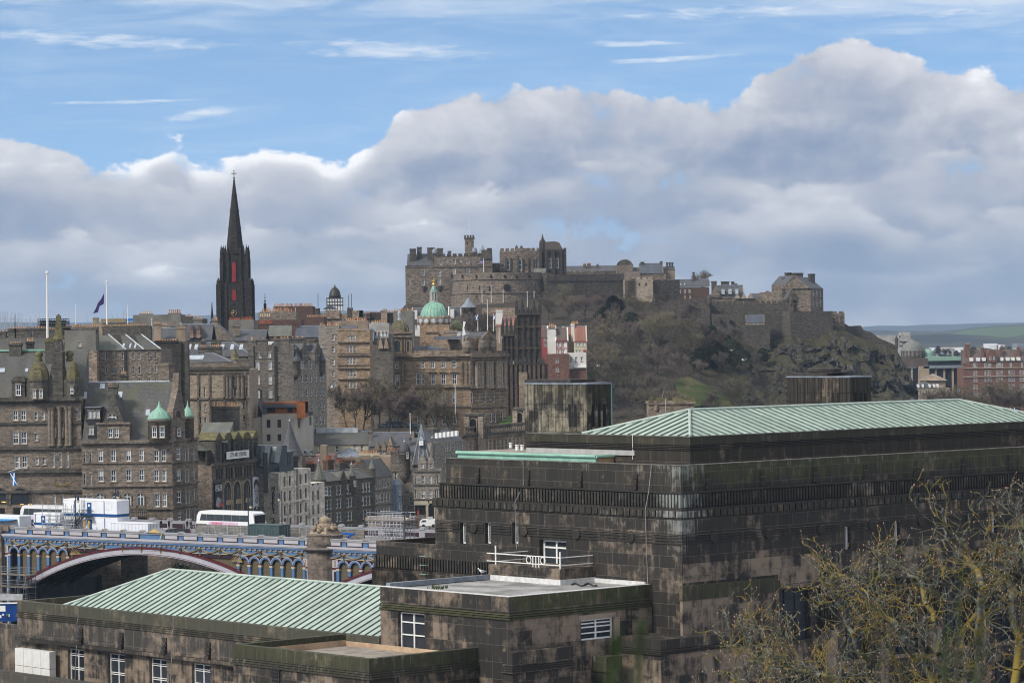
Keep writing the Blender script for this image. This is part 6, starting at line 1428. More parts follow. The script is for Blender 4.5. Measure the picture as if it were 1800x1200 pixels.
sg,xm,zm,w_,h_=sign(b,397.5,794,437,803,-.3,M_white,'name_sign')
text3('CITY ART CENTRE',h_*.80,b .T@Vector((xm,-.43,zm)),b .xa*.86,UPZ,M_dark,sg,'sign_lettering')
bn,xm,zm,w_,h_=sign(b,377,849,390,901,-.25,plain('banner_black',(.02,.022,.03),.7),'banner')
text3('OUT OF',w_*.26,b .T@Vector((xm,-.37,zm+h_*.38)),b .xa,UPZ,M_white,bn,'banner_lettering');text3('CHAOS',w_*.28,b .T@Vector((xm,-.37,zm+h_*.28)),b .xa,UPZ,M_white,bn,'banner_lettering')
for dx_,dz_,rx,rz_,c in((0,-.10,.38,.13,(.25,.27,.30)),(-.1,-.2,.34,.09,(.33,.34,.36)),(.2,-.22,.25,.07,(.5,.05,.04))):
 t=b .mb();t .add([(xm+w_*dx_+w_*rx*math .cos(k*.5236),-.36-.004*rx-.01*(c[0]>.4),zm+h_*dz_+h_*rz_*math .sin(k*.5236)*(1+.3*math .sin(k*2.1)))for k in range(12)],(tuple(range(12)),));b .part(t,'banner_picture',M .get('pic%.2f'%c[0])or plain('pic%.2f'%c[0],c,.7,var=.4,scale=2),bn)
bn,xm,zm,w_,h_=sign(b,443.5,838.5,455.5,899,-.25,plain('banner_pale',(.52,.52,.58),.7),'banner')
def bel(dx_,dz_,rx,rz_,c,e):t=b .mb();t .add([(xm+w_*(dx_+rx*math .cos(k*.3927)),-.353-e*.006,zm+h_*(dz_+rz_*math .sin(k*.3927)))for k in range(16)],(tuple(range(16)),));b .part(t,'banner_portrait',M .get('por%.2f'%c)or plain('por%.2f'%c,(c,c,c*1.08),.7,var=.15,scale=1.5),bn)
bel(0,-.42,.46,.10,.06,0);bel(.0,.27,.40,.17,.05,1);bel(.04,.06,.36,.24,.34,2);bel(.04,-.16,.30,.10,.24,3);bel(-.14,.10,.11,.022,.07,4);bel(.24,.10,.11,.022,.07,5);bel(.1,-.095,.14,.010,.09,6);bel(.08,-.01,.06,.035,.22,7);bel(.05,-.38,.10,.06,.62,4);bel(.05,-.41,.035,.06,.04,6)
b=Bld('modern_hotel','modern hotel with pale slotted stone front dark glass top floor and vertical street lettering','hotel',460,486,538,541,zb=45,dep=9)
b2=Bld('','','',486,567,541,566,zb=45,dep=5,root=b .root)
M_hst=stone('hotel_grey_stone',(.26,.235,.20),(.20,.18,.155),bw=.8,bh=.16,soot=.25);M_hw=stone('hotel_white_stone',(.64,.57,.48),(.56,.50,.42),bw=1.8,bh=1.0,soot=.12)
b .walls(b .z(833,475),M_hst);b .box(b .x(460),b .x(467),-.1,0,b .z(866),b .z(795),M_iron,'dark_fin')
for i,c in enumerate('MARKET ST'):
 if c!=' ':text3(c,1.25,b .T@Vector((b .x(476.5),-.06,b .z(859.5+i*7.9,476))),b .xa,UPZ,M_dark,b .root,'street_lettering',.04)
z1,z2=b2 .z(830,486),b2 .z(829,520)
W_=[]
for k,(px,ys)in enumerate(((488.5,1),(497,1),(506.5,1),(525,1),(534.5,1),(547,1),(556,0))):
 for y in(848,874,899,922):W_ .append((b2 .x(px),b2 .z(y-(px-488)*.16+(px>540)*7,px),3.6*b2 .k,17*b2 .kz,'dark'))
b2 .walls(z1,M_hw,[w for w in W_ if w[0]<b2 .x(540)],0,b2 .x(541));b2 .walls(b2 .z(850,545),M_hw,[w for w in W_ if w[0]>b2 .x(541)],b2 .x(541),b2 .W)
b2 .box(b2 .x(515),b2 .x(521),-.05,.3,45,z1+.1,M_hst,'stone_recess')
for px in(486.5,501.5,514,540):b2 .box(b2 .x(px)-.25,b2 .x(px)+.25,-.25,0,45,z1-.05,M_hw,'stone_fin')
for y in(860,886,911):b2 .box(0,b2 .x(541),-.12,0,b2 .z(y,486)-.15,b2 .z(y,486)+.15,M_hw,'floor_band')
M_zinc=plain('zinc',(.075,.085,.10),.45,var=.15);M_zincl=plain('zinc_light',(.25,.27,.27),.5,var=.15)
b .walls(b .z(785,470),M_zinc,(),x0=-.5,x1=b .W+4,d0=1.5,dep=10,zb=b .z(833),name='zinc_storey')
for px,y0,y1 in((466,783,820),(486,785,812)):
 t=b .mb();x0,x1=b .x(px-7,.6),b .x(px+7,.6);t .prism([(x0,b .z(y1,px)),(x0+.6,b .z(y0,px)),(x1,b .z(y0,px)),(x1-.9,b .z(y1+2,px))][::-1],.5,6,'y');b .part(t,'zinc_dormer',M_zincl)
b2 .box(b2 .x(493),b2 .x(522),1.0,9,z1,b2 .z(796,505),M_zinc,'glass_storey');
for k in range(7):b2 .box(b2 .x(494+k*3.6),b2 .x(496.6+k*3.6),.94,1.0,z1+.3,b2 .z(799,505),M_glassb,'glazing')
b2 .box(b2 .x(488),b2 .x(527),.5,10,b2 .z(796,505),b2 .z(794,505),M_zinc,'flat_roof')
b2 .box(b2 .x(487),b2 .x(513),-.1,-.04,z1,z1+1.0,M_glassb,'glass_balustrade');t=b2 .mb();rr=random .Random(2)
for k in range(40):t .ball((b2 .x(505)+rr .gauss(0,.5),.5,z1+1.1+abs(rr .gauss(0,.5))),.22,4)
tag(b2 .part(t,'potted_shrub',plain('shrub_green',(.05,.075,.02),.8,var=.4)),'small green shrub on the glass balcony of the modern hotel','shrub');bpy .data .objects['potted_shrub'].parent=None;bpy .data .objects['potted_shrub'].location=WLOC[b .root .name]
cn=Bld('conical_roof_house','stone round house with a tall steep slated cone between the modern hotel and long roof','house',488,528,610,zb=50,dep=10);cn .turret(506,21,800,830,M['st_grey'],M['slate'],741,n=18,corbel=False,out=-.2);cn .walls(cn .z(802),M['st_grey'])
b=Bld('turreted_tenement','dark stone tenement with conical turrets and paired white windows beside the modern hotel','tenement',549,655,590,610,zb=45,dep=7)
W_=[]
for px in(559.5,569,573,578,582,592):pass
for row in range(5):
 for px in(571.5,577.5,588.5,594.5,608,613.5,635,640.5,646):W_ .append((b .x(px),b .z(864+row*23.5-(px-571)*.10,px),3.6*b .k,15*b .kz,'plain'))
b .walls(b .z(846,560),M['st_dark'],W_);b .gable_s(0,b .W,0,7,b .z(846,560),b .z(829,560,3.5),M['slate_moss'],M['st_dark'])
b .turret(559.5,11.5,843,872,M['st_dark'],M['slate_green'],811,n=10,wins=((561.5,863,7,15),));b .turret(616,6.5,836,862,M['st_dark'],M['slate_green'],817,n=10,wins=((616,850,4,10),))
b .turret(652,6,823,850,M['st_dark'],M['slate_green'],803,n=8,d=.3)
for px,y in((599,812),(615,806)):x=b .x(px);b .gable_d(x-1.2,x+1.6,-.1,6,b .z(850-(px-571)*.1,px),b .z(832-(px-571)*.1,px),M['slate_moss'],M['st_dark'],over=.25)
b .chimney(594,604,812,850,3,1.2,5,M['st_dark'],M_terrar,5);b .chimney(621,650,815,835,9,1.2,9,M['st_grey'],M_terrar,4);b .chimney(574,584,808,835,10,1.2,3,M['st_brick'],M_terrar,7)
b .skylight(578.5,832,4,5,0,b .z(846,560),7,b .z(829,560,7))
b=Bld('pale_tenement','lighter grey tenement with close rows of narrow windows next to the blue oriel','tenement',655,687,611,617,zb=45,dep=6)
b .walls(b .z(836,660),M['st_lightgrey'],[(b .x(px),b .z(852+r_*25-(px-657)*.16,px),3*b .k,15*b .kz,'plain')for r_ in range(4)for px in(659,664.3,669.8,675,680.5)])
b .gable_s(0,b .W,0,6,b .z(836,660),b .z(806,660,3),M['slate'],M['st_dark'],ridge=False)
for r_ in range(4):b .band(b .z(864+r_*25,657),.2,M['st_grey'],out=.15)
o=b .mb();x=b .x(690);o .box(x-.8,x+1.4,-1.0,.5,b .z(908,690),b .z(851,690));o .frust(x-.8,x+1.4,-1,.5,b .z(851,690),b .z(842,690),.7);b .part(o,'oriel',plain('oriel_blue',(.20,.25,.32),.6))
for y in(862,888):b .window(x+.3,b .z(y+8,690),3.6*b .k,14*b .kz,'plain',-1.14)
b=Bld('crowstep_house','narrow crow stepped stone house with a round turret left of the lead ribbed spire','house',683,731,622,zb=45,dep=14)
b .walls(b .z(828),M['st_lightgrey'],b .wins([692.5],[836,860],4,13,'plain')+b .wins([713],[817+9],4,9,'plain')+b .wins([718.5],[827,880],4.5,16,'plain')+b .wins([700,704],[880,905],3,14,'plain'))
b .gable_d(0,b .x(706),-.1,12,b .z(828),b .z(792),M['slate'],M['st_grey'],crow=6);b .slope(b .x(703),b .W,.5,b .z(800),9,b .z(769,d=9),M['slate'])
b .turret(708.5,10,796,835,M['st_grey'],M['slate'],777,n=14,shape='dome',wins=((714,800,3.5,9),))
b .chimney(684,693,792,830,2,1.1,2,M['st_grey'],M_terrar,5);b .chimney(695,703,795,830,4,1.1,2,M['st_grey'],M_terrar,5);b .chimney(717,721,766,790,5,1,1,M['st_grey'],M_terrar,4)
b=Bld('spired_corner_block','grey stone corner block with a lead ribbed pyramid spire above a dark shop front','corner building',724,771,618,zb=45,dep=16)
W_=b .wins([740.5],[843,868],7,15)+b .wins([753.5],[843,868],5.5,15)+b .wins([739.5,754.5],[818],4.5,9)+b .wins([727,762,766],[843,868],2.5,15,'plain')
b .walls(b .z(829),M['st_lightgrey'],W_)
for y in(829,852.5,878):b .band(b .z(y),.3,M['st_grey'],out=.25)
t=b .mb();xm=b .x(737.5);zt,z0=b .z(745,737,3),b .z(816);hw=15*b .k;t .add([(xm-hw,.5,z0),(xm+hw,.5,z0),(xm+hw,8,z0),(xm-hw,8,z0),(xm,3.6,zt)],((0,1,4),(1,2,4),(2,3,4),(3,0,4)));sp_=b .part(t,'spire',M['slate'])
t=b .mb()
for q in((xm-hw,.5),(xm+hw,.5),(xm+hw,8),(xm-hw*.35,.5),(xm+hw*.35,.5)):t .tube((q[0],q[1],z0),(xm,3.6,zt),.16,.10,5)
b .part(t,'lead_rib',M_lead,sp_)
b .box(xm-.45,xm+.45,1.0,3,b .z(783),b .z(773),M_white,'lucarne');t=b .mb();t .prism([(xm-.6,b .z(773)),(xm+.6,b .z(773)),(xm,b .z(766))][::-1],.9,3,'y');b .part(t,'lucarne_roof',M_leadl)
for px,w in((739.5,15),(754.5,11)):x=b .x(px);b .walls(b .z(813),M['st_lightgrey'],[(x,b .z(818),4.5*b .k,9*b .kz,'sash')],x-w/2*b .k,x+w/2*b .k,-.1,3,name='dormer_wall',zb=b .z(829));b .gable_d(x-w/2*b .k,x+w/2*b .k,-.15,4,b .z(813),b .z(799),M['slate'],M['st_lightgrey'])
b .turret(757.5,4,790,812,M['st_grey'],M['slate'],770,n=8,d=1)
b .box(0,b .x(751),-.3,0,b .z(887),b .z(880),M['bridge_cream'],'shop_fascia');b .box(b .x(726),b .x(743.5),-.12,0,b .z(903),b .z(886.5),M_dark,'shop_window');b .box(b .x(750),b .x(758.5),-.12,0,b .z(911),b .z(884),M_dark,'shop_door');b .box(b .x(745),b .x(749),-.25,0,45,b .z(880),M['bridge_cream'],'shop_pier');b .box(b .x(759.5),b .x(762),-.25,0,45,b .z(880),M['bridge_cream'],'shop_pier');b .box(b .x(749),b .W,-.3,0,b .z(884),b .z(880),M['bridge_cream'],'shop_fascia')
person('person in black walking past the dark shop front on the corner',P(727,912,610)-UPZ*.1,1.75,(.012,.012,.015),(.015,.015,.018),rz=0,stride=.3)
m=MB();a=P(735,908,605);m .tube(a-UPZ*1.5,P(735,893,605),.05);m .lathe([(.28,0),(.28,.05)],14,P(735,898,604.8));m .tube(P(735,901,604.9),P(735,901,604.7),.26,.26,14);tag(m .build('road_sign',plain('road_sign_red',(.35,.05,.06),.5)),'round red road sign on a post before the dark shop window','road sign')
m=MB();a=P(726.5,916.5,596);m .lathe([(.06,-1.6),(.06,0),(.28,.1),(.32,.35),(.2,.6),(.02,.66)],12,a);tag(m .build('crossing_beacon',plain('beacon_amber',(.85,.42,.02),.4)),'amber globe crossing beacon right of the white scaffold','beacon')
va=thing('van','white van with roof units parked beside the corner shop and black bank','van',P(752,918,585));T=Matrix .Translation(P(737,924,585))
for nm,pts,y0,y1,mt in(('body',[(0,0),(.1,.9),(.6,1.25),(3.2,1.3),(3.4,.9),(3.4,0)],0,1.8,M_white),('window',[(.35,.75),(.65,1.12),(1.3,1.12),(1.3,.75)],-.02,1.82,M['bus_glass']),('roof_unit',[(1.6,1.31),(1.6,1.7),(2.6,1.7),(2.6,1.31)],.2,1.5,M['hoarding_grey'])):m=MB(T);m .prism(pts[::-1],y0,y1,'y');m .build(nm,mt,va)
for x in(.8,2.7):m=MB(T);m .tube((x,-.02,0),(x,.2,0),.33,None,12);m .build('wheel',M_black,va)
st_=Bld('stone_office','plain grey stone office with slate mansard and white dormers below the domed bank','office',757,816,655,672,zb=45,dep=8)
st_ .walls(st_ .z(777,770),M['st_lightgrey'],[(st_ .x(px),st_ .z(789+r_*19-(px-770)*.12,px),2.6*st_ .k,11*st_ .kz,'plain')for r_ in range(4)for px in(780,784.5,789,797,801,806,811)]);st_ .slope(0,st_ .W,.5,st_ .z(777,770),4,st_ .z(755,770,4),M['slate'])
for k in range(6):px=773+k*7;st_ .box(st_ .x(px-1.3),st_ .x(px+1.3),.7,1.3,st_ .z(770-k*.8,px),st_ .z(761-k*.8,px),M_white,'dormer')
st_ .chimney(759,772,752,775,3,2,0,M['st_grey'])
m=MB();a=P(721.5,768,640);m .tube(a,P(720.8,727,640),.10,.06,8);m .ball(P(720.8,727,640),.14,6);tag(m .build('flagpole',M_rail),'short bare white flagpole above the roofs left of the ribbed spire','flagpole')
b=Bld('long_slate_hall','long low hall with a mossy slate roof and glazed ridge behind the conical roof','hall',522,655,650,zb=50,dep=18)
b .walls(b .z(781),M['bridge_cream'],b .wins([590,622,634],[789],6,11)+b .wins([535,560],[789],6,9));b .gable_s(0,b .x(648),0,18,b .z(781),b .z(758,d=9),M['slate_moss']);b .box(b .x(554,9),b .x(627,9),8,10,b .z(762,d=9),b .z(752,d=9),M_leadl,'ridge_lantern')
b=Bld('slate_house','slate roofed stone houses with small gables stepping right of the long hall','house',645,722,648,zb=50,dep=16);b .walls(b .z(783),M['st_grey'],b .wins([660,672,684],[793],5,9));b .gable_s(b .x(647),b .W,0,16,b .z(783),b .z(760,d=8),M['slate'],M['st_grey'])
x=b .x(684);b .gable_d(b .x(677),b .x(690),-.1,8,b .z(797),b .z(768),M['slate'],M['st_warm'],over=.3);b .chimney(645,653,757,780,5,1,0,M['st_grey'])
for px,w in((660,9),(672,8)):x=b .x(px);b .gable_d(x-w/2*b .k,x+w/2*b .k,-.2,6,b .z(790),b .z(776),M['slate'],M_rendt)
b=Bld('lead_roof_block','low block with blue grey lead roof and pots in front of the long hall','house',580,684,632,zb=50,dep=12);b .walls(b .z(803),M_rendt,b .wins([592,600],[812],5,8));b .hip(b .x(584),b .x(632),1,11,b .z(803),b .z(786,d=6),M_lead,3);b .chimney(629,664,797,830,1,1.2,12,M['bridge_cream'],M_terra,6,zb=b .z(818));b .chimney(598,620,807,822,0,1.0,7,M['st_brick'],M_terrar,5)
b .slope(b .x(664),b .x(690),0,b .z(830),8,b .z(806,d=8),M['slate'])
b=Bld('pink_house','small pink harled house with tan gable between cone and lead roof','house',527,585,622,zb=50,dep=10);b .walls(b .z(800),plain('pink_harl',(.30,.19,.165),.9,var=.2,scale=.5),b .wins([542],[802],5,3));b .box(b .x(560),b .x(571),-.3,6,b .z(840),b .z(783),M_rendt,'chimney_gable');b .chimney(536,549,815,828,-1,1,6,M['st_brick'],M_terrar,5);b .hip(0,b .x(548),0,9,b .z(800),b .z(791,d=4),M['slate'],2)
b=Bld('roof_plant_block','flat roofed block with dark plant rooms and railings below the bare trees','office',618,790,690,zb=50,dep=14);b .walls(b .z(756),M['st_grey']);b .box(b .x(676),b .x(708),2,8,b .z(756),b .z(740),M_zinc,'plant_room')
for k in range(28):b .box(b .x(620+k*6),b .x(620.6+k*6),.2,.3,b .z(756),b .z(746),M_galv,'rail_post')if k%2 else b .box(b .x(618+k*6),b .x(624+k*6),.2,.25,b .z(747.5),b .z(746.5),M_galv,'rail')
b .box(b .x(660),b .x(730),4,10,b .z(756),b .z(745),M_zinc,'plant_screen');b .box(b .x(655),b .x(720),-.3,0,b .z(775),b .z(752),M_rendt,'parapet')
b=Bld('ornate_library','warm ornate sandstone block with balustrade pediment and tall slit windows left of the dark tenement','library',290,437,620,zb=50,dep=22)
W_=b .wins([349,358.5],[690],3.4,18,'plain')+b .wins([350,359],[717,739],3.4,12,'plain')+b .wins([411.5],[688],5,18,'plain')+b .wins([400,424,432],[690],3,16,'plain')+b .wins([427],[714,736],4,12,'plain')
b .walls(b .z(650),M['st_tan'],W_);b .band(b .z(650),.6,M['st_dark'],out=.6);b .band(b .z(656),.25,M['st_brown'],out=.3);b .band(b .z(702),.4,M['st_brown'],out=.3)
b .box(0,b .W,-.1,.5,b .z(648),b .z(638),M['st_brown'],'balustrade')
for px in(347,367,393,430):b .box(b .x(px-1.3),b .x(px+1.3),-.3,0,50,b .z(656),M['st_brown'],'pilaster')
for px in(399,405,419,425):t=b .mb();t .lathe([(.45,b .z(701)),(.36,b .z(697)),(.32,b .z(664)),(.5,b .z(660))],10,(b .x(px),-.4,0));b .part(t,'column',M['st_brown'])
b .box(b .x(397),b .x(427),-.25,0,b .z(682),b .z(659),M['st_dark'],'carved_panel')
t=b .mb();t .prism([(b .x(401),b .z(649)),(b .x(426),b .z(649)),(b .x(413),b .z(632))][::-1],-.5,1,'y');b .part(t,'pediment',M['st_brown']);t=b .mb();t .lathe([(1.2,b .z(632)),(.8,b .z(628)),(.6,b .z(622)),(.1,b .z(612))],8,(b .x(412),.6,0));b .part(t,'acroterion',M['st_rubm'])
b .hip(b .x(318),b .x(402),3,16,b .z(636,d=3),b .z(621,d=9),M['slate'],4);b .skylight(345,628.5,26,7,3,b .z(636,d=3),9.5,b .z(621,d=9))
b .chimney(295,318,639,690,-1,1.4,3,M['st_brown'],None,3)
b=Bld('chimney_house','stone house end with a broad chimney stack and ten tall tan pots','house',340,418,590,zb=50,dep=8);b .chimney(370,418,714,770,0,2,10,M['st_dark'],M_terra,8);b .walls(b .z(762),M['st_dark'],(),b .x(371),b .x(418),.2,3)
b=Bld('library_annexe','slate roofed range with six roof lights behind the ornate library','town house',318,435,660,zb=60,dep=16);b .walls(b .z(628),M['st_grey']);zr=b .z(601,d=8);b .hip(0,b .W+1,0,16,b .z(627),zr,M['slate'],5)
for px in(345,333,391,408,424):b .skylight(px,610,6,9,0,b .z(627),8,zr)
b .chimney(348,389,609,640,-4,1.5,12,M['st_dark'],M_terra,4);b .chimney(353,361,598,612,3,1,1,M['st_dark'],None,2);b .chimney(371,387,600,612,3,1,0,M['st_dark'])
b=Bld('tall_tenement','tall dark rubble tenement with chimneys along its top right of the ornate library','tenement',436,516,650,zb=50,dep=20)
W_=b .wins([456.5,473.5],[624],5,9,'six')+b .wins([452,474],[642.5,668,692],6.5,14.5,'six')+b .wins([489,490],[642],2.4,8,'plain')+b .wins([489.5],[667,690,713],2.4,8,'plain')
b .walls(b .z(606),M['st_grey'],W_);x=b .x(483.5);b .box(x-.2,x+.2,-.35,0,50,b .z(607),M_iron,'downpipe');t=b .mb();t .tube((b .x(446),-.15,b .z(607)),(b .x(446),-.15,b .z(680)),.1,None,6);t .tube((b .x(446),-.15,b .z(680)),(b .x(457),-.15,b .z(684)),.1,None,6);t .tube((b .x(457),-.15,b .z(684)),(b .x(457),-.15,b .z(740)),.1,None,6);b .part(t,'downpipe',M_iron)
b .chimney(435,450,597,625,0,2,1,M['st_grey'],None,6);b .chimney(456,469,595,625,0,2,1,M['st_grey'],None,2);b .chimney(481,508,594,622,0,2,5,M['st_grey'],M_terra,3)
b .box(b .x(469),b .x(482),3,6,b .z(612),b .z(600),M_white,'attic_glazing');b .chimney(510,536,593,606,8,1.2,3,M['st_dark'],M_terra,3)
c=Bld('','','',513,573,650,663,zb=50,dep=10,root=b .root)
c .walls(c .z(634,515),M['st_lightgrey'],[(c .x(px),c .z(y-(px-530)*.04,px),3*c .k,14*c .kz,'plain')for px in(530.5,538.5,546.5,555,562.5,568)for y in(642,665,690,716,740)])
c .gable_s(c .x(514),c .x(552),1,9,c .z(632,515),c .z(602.5,530,5),M['slate'])
for px,e in((535,0),(558,0)):
 x=c .x(px);c .walls(c .z(620,px),M['st_grey'],[(x+o_,c .z(621.5,px),2*c .k,8*c .kz,'plain')for o_ in(-.45,.45)],x-1.2,x+1.2,-.1,4,name='gable_bay',zb=c .z(640));c .gable_d(x-1.4,x+1.4,-.15,8,c .z(620,px),c .z(603,px),M['slate'],M['st_grey'],crow=5)
c .turret(521,8.5,633,655,M['st_grey'],M['slate_blue'],613,n=12,d=-.5,wins=((524,642,4,12),));c .turret(566,6.5,632,652,M['st_grey'],M['slate_blue'],612,n=12,d=-.3)
c .chimney(529,535,594,612,7,1.5,0,M['st_dark']);c .chimney(553,559,596,612,7,1.5,0,M['st_dark'])
b=Bld('small_gabled_house','small dark gabled house tucked between the library and white modern flats','house',436,460,640,zb=50,dep=8);b .walls(b .z(729),M['st_dark'],b .wins([438.5,444.5,453.5],[737,748],4,8.5));b .gable_d(b .x(436),b .x(459),-.1,8,b .z(729),b .z(703),M['slate'],M['st_black'],b .wins([441],[720],2,7));b .slope(b .x(446),b .W,.2,b .z(729),4,b .z(704,d=4),M['slate'])
b=Bld('modern_flats','cream modern flats with an orange timber and zinc top storey','flats',459,520,628,zb=50,dep=14);c=Bld('','','',520,549,628,650,zb=50,dep=10,root=b .root)
M_crm=plain('cream_render',(.42,.385,.33),.85,var=.08,scale=.2);M_tim=plain('cedar',(.26,.088,.028),.6,var=.25,scale=2.5)
b .walls(b .z(727),M_crm,b .wins([470,489,512],[744.5],6.5,14,'dark')+b .wins([470,489],[769],6.5,12,'dark'));c .walls(c .z(735,521),M_crm,c .wins([524,544],[744],4,16,'dark'))
b .walls(b .z(707),M_tim,b .wins([472,508],[721],9,8,'dark')+b .wins([479],[721],5,8,'dark'),b .x(461),b .x(535),.4,10,zb=b .z(727),name='timber_storey');b .box(b .x(460),b .x(523),-.4,2,b .z(716),b .z(710),M_zinc,'zinc_canopy');b .box(b .x(460),b .x(467),-.2,2,b .z(727),b .z(716),M_zinc,'zinc_cheek')
b .box(b .x(520),b .x(535),-.5,8,b .z(735),b .z(707),M_tim,'timber_bay');c .box(c .x(536),c .x(549),.1,4,c .z(731,540),c .z(724,540),M_glassb,'glass_balustrade')
b=Bld('rubble_tenement','rubble stone tenement with slate gables and a long row of pots behind the obelisk gable','tenement',110,170,565,zb=50,dep=22);zE=b .z(616)
b .walls(zE,M['st_rubble'],b .wins([139.5],[626.5],6,12)+b .wins([140.5],[652],5,14)+b .wins([115],[627],4,12));b .walls(b .z(580),M_rend,b .wins([139.5],[605],5.5,8),b .x(124),b .x(168),.1,5,zb=zE,name='rendered_gable');b .chimney(126,171,574,585,1,1.6,14,M['st_grey'],M_terra,4,rows=2);b .slope(b .x(112),b .x(126),.5,zE,6,b .z(587,d=6),M['slate_green'])
b .box(b .x(108),b .x(127),4,6,zE,b .z(573,d=5),M_rend,'chimney_wall');b .chimney(107,128,573,580,4,2,1,M['st_dark'],M_terra,2)
c=Bld('long_tenement','long rubble tenement with four sloping slate roofs and narrow windows behind the first hotel','tenement',165,283,568,zb=50,dep=18);W_=c .wins([186.5,199.5,215,233.5,244.5],[626,651],3.2,12,'plain')+c .wins([261.5,272.5],[624,649],3.2,12,'plain')+c .wins([186.5,199.5,233.5,244.5,262,273],[669],3,8,'plain')
c .walls(c .z(615),M['st_rub2'],W_);zE=c .z(615)
for x0,x1,xa,xb in((170,222,174,189),(219,253,211,219),(250,283,236,247)):
 t=c .mb();zr=c .z(587,x0,7);t .add([(c .x(x0),-.3,zE),(c .x(x1),-.3,zE),(c .x(xb,7),7,zr),(c .x(xa,7),7,zr)],((0,1,2,3),));rf=c .part(t,'roof',M['slate_green']if x0==170 else M['slate_moss']);t=c .mb();t .tube((c .x(x1),-.3,zE+.1),(c .x(xb,7),7,zr+.1),.14,None,5);c .part(t,'skew',M_leadl,rf)
c .box(c .x(172),c .x(258),6.5,8.5,50,c .z(573,d=7),M['st_dark'],'spine_wall');c .chimney(180,257,572.5,580,6.8,1.4,24,M['st_dark'],M_terra,3.5)
for px,w in((217,4),(229,3),(238,3)):c .skylight(px,608,w,8,-.3,zE,7,c .z(587,220,7),M_leadl)
c .box(c .x(220)-.2,c .x(220)+.2,-.3,0,50,zE,M_iron,'downpipe');c .chimney(211,222,657,672,-6,1,2,M['st_dark'],None,5)
b=Bld('dark_gable_block','black stained stone block with pots right of the long rubble tenement','tenement',270,318,600,zb=60,dep=10);b .walls(b .z(600),M['st_black'],());b .chimney(273,311,598,605,0,2,8,M['st_black'],M_terra,3);b .chimney(310,326,574,625,1,2,1,M_rendt,None,1)
b .box(b .x(316),b .x(330),.5,3,60,b .z(600),M['st_dark'],'wall_end')
def ridge_house(label,px0,px1,Y,pe,pr,wall,roof,stacks=(),wins=(),style='s',zb=70,dep=12,name='town_house',crow=0,end=None):
 b=Bld(name,label,'house',px0,px1,Y,zb=zb,dep=dep);b .walls(b .z(pe),wall,[w for g in wins for w in b .wins(*g)])
 if style=='s' and pr:b .gable_s(0,b .W,0,dep,b .z(pe),b .z(pr,d=dep/2),roof,end)
 elif style=='d':b .gable_d(0,b .W,-.1,dep,b .z(pe),b .z(pr),roof,wall,crow=crow)
 elif style=='h':b .hip(0,b .W,0,dep,b .z(pe),b .z(pr,d=dep/2),roof)
 for s_ in stacks:b .chimney(*s_[:4],**s_[4])
 return b
G,K=M['st_grey'],dict
ridge_house('wide grey skyline block with two rows of pots left of the dark spire',234,318,780,553,0,M_rend,M['slate'],((245,268,551,560,K(d=3,n=6,mat=M_rend,pot=M['pot_pale'],potpx=4)),(296,318,550,560,K(d=2,n=6,mat=M_rend,potpx=6))))
ridge_house('narrow skyline block with tan pots between the wide grey block and dark spire',320,357,800,560,0,M['st_dark'],M['slate'],((326,339,556,562,K(d=1,n=6,mat=M['st_dark'],potpx=4)),(340,356,560,585,K(d=0,n=7,mat=M_rend,potpx=5))))
b=ridge_house('slate house with two arched gablets below the spire on its left',312,372,740,597,570,M['st_grey'],M['slate'],((284,294,569,600,K(d=-2,n=3,mat=M_rendt,potpx=2)),(300,325,570,582,K(d=5,n=2,mat=M_rend,potpx=3))))
for px in(337,349):x=b .x(px);b .gable_d(x-.8,x+.8,-.4,6,b .z(592),b .z(572),M['slate'],M['st_redsand'],b .wins([px-1.4,px+1.6],[588],1.6,9,'plain'))
ridge_house('dark slate range with a bare chimney above the long rubble tenement',256,312,700,600,577,M_rendt,M['slate'],((270,283,567,600,K(d=-1,n=4,mat=M_rendt,potpx=2)),))
ridge_house('rubble crow step gable beneath the dark spire',345,410,760,598,568,M['st_rub2'],M['slate'],((372,383,562,575,K(d=3,n=3,mat=M['st_rub2'],potpx=5)),),style='d',wins=(([388],[596],10,7,'dark'),))
ridge_house('grey rendered stack house with a dense row of red pots under the clock',402,446,780,563,0,M_rend,M['slate'],((403,446,562,575,K(d=1,n=22,mat=M_rend,pot=M_terrar,potpx=5)),))
ridge_house('slate roof house right of the rubble gable below the clock',412,467,730,598,581,G,M['slate'],((408,422,571,590,K(d=2,n=0,mat=M['st_rub2'])),))
ridge_house('mossy slate roof house with brick stack right of the clock tower',470,520,745,590,573,M['st_brick'],M['slate_green'],((513,523,566,592,K(d=0,n=0,mat=M['st_brick'])),))
ridge_house('blue slate roof house left of the grey tenement gable',518,560,740,592,573,G,M['slate_blue'])
ridge_house('red potted brick block right of the clock tower',453,530,800,562,0,M['st_brick'],M['slate'],((455,479,568,580,K(d=-2,n=12,mat=M['st_brick'],pot=M_terrar,potpx=6)),))
ridge_house('rubble block with many pale pots right of the dark spire',455,521,850,549,0,M['st_rub2'],M['slate'],((458,521,547,556,K(d=1,n=26,mat=M['st_rub2'],potpx=6)),(457,476,556,575,K(d=-3,n=6,mat=M['st_rub2'],pot=M['pot_pale'],potpx=5))))
ridge_house('high dark block with the longest row of tan pots on the skyline',482,550,880,538.5,0,M['st_brick'],M['slate'],((482,550,538,546,K(d=1,n=30,mat=M['st_dark'],potpx=5)),))
ridge_house('purple brown block with a row of orange pots left of the white domed tower',540,570,830,557,0,M['st_brick'],M['slate'],((540,570,556.5,562,K(d=1,n=11,mat=M['st_brick'],potpx=4)),))
b=ridge_house('tan rubble tower house with battlements beneath the white domed tower',553,640,900,551,0,M['st_rubble'],M['slate'])
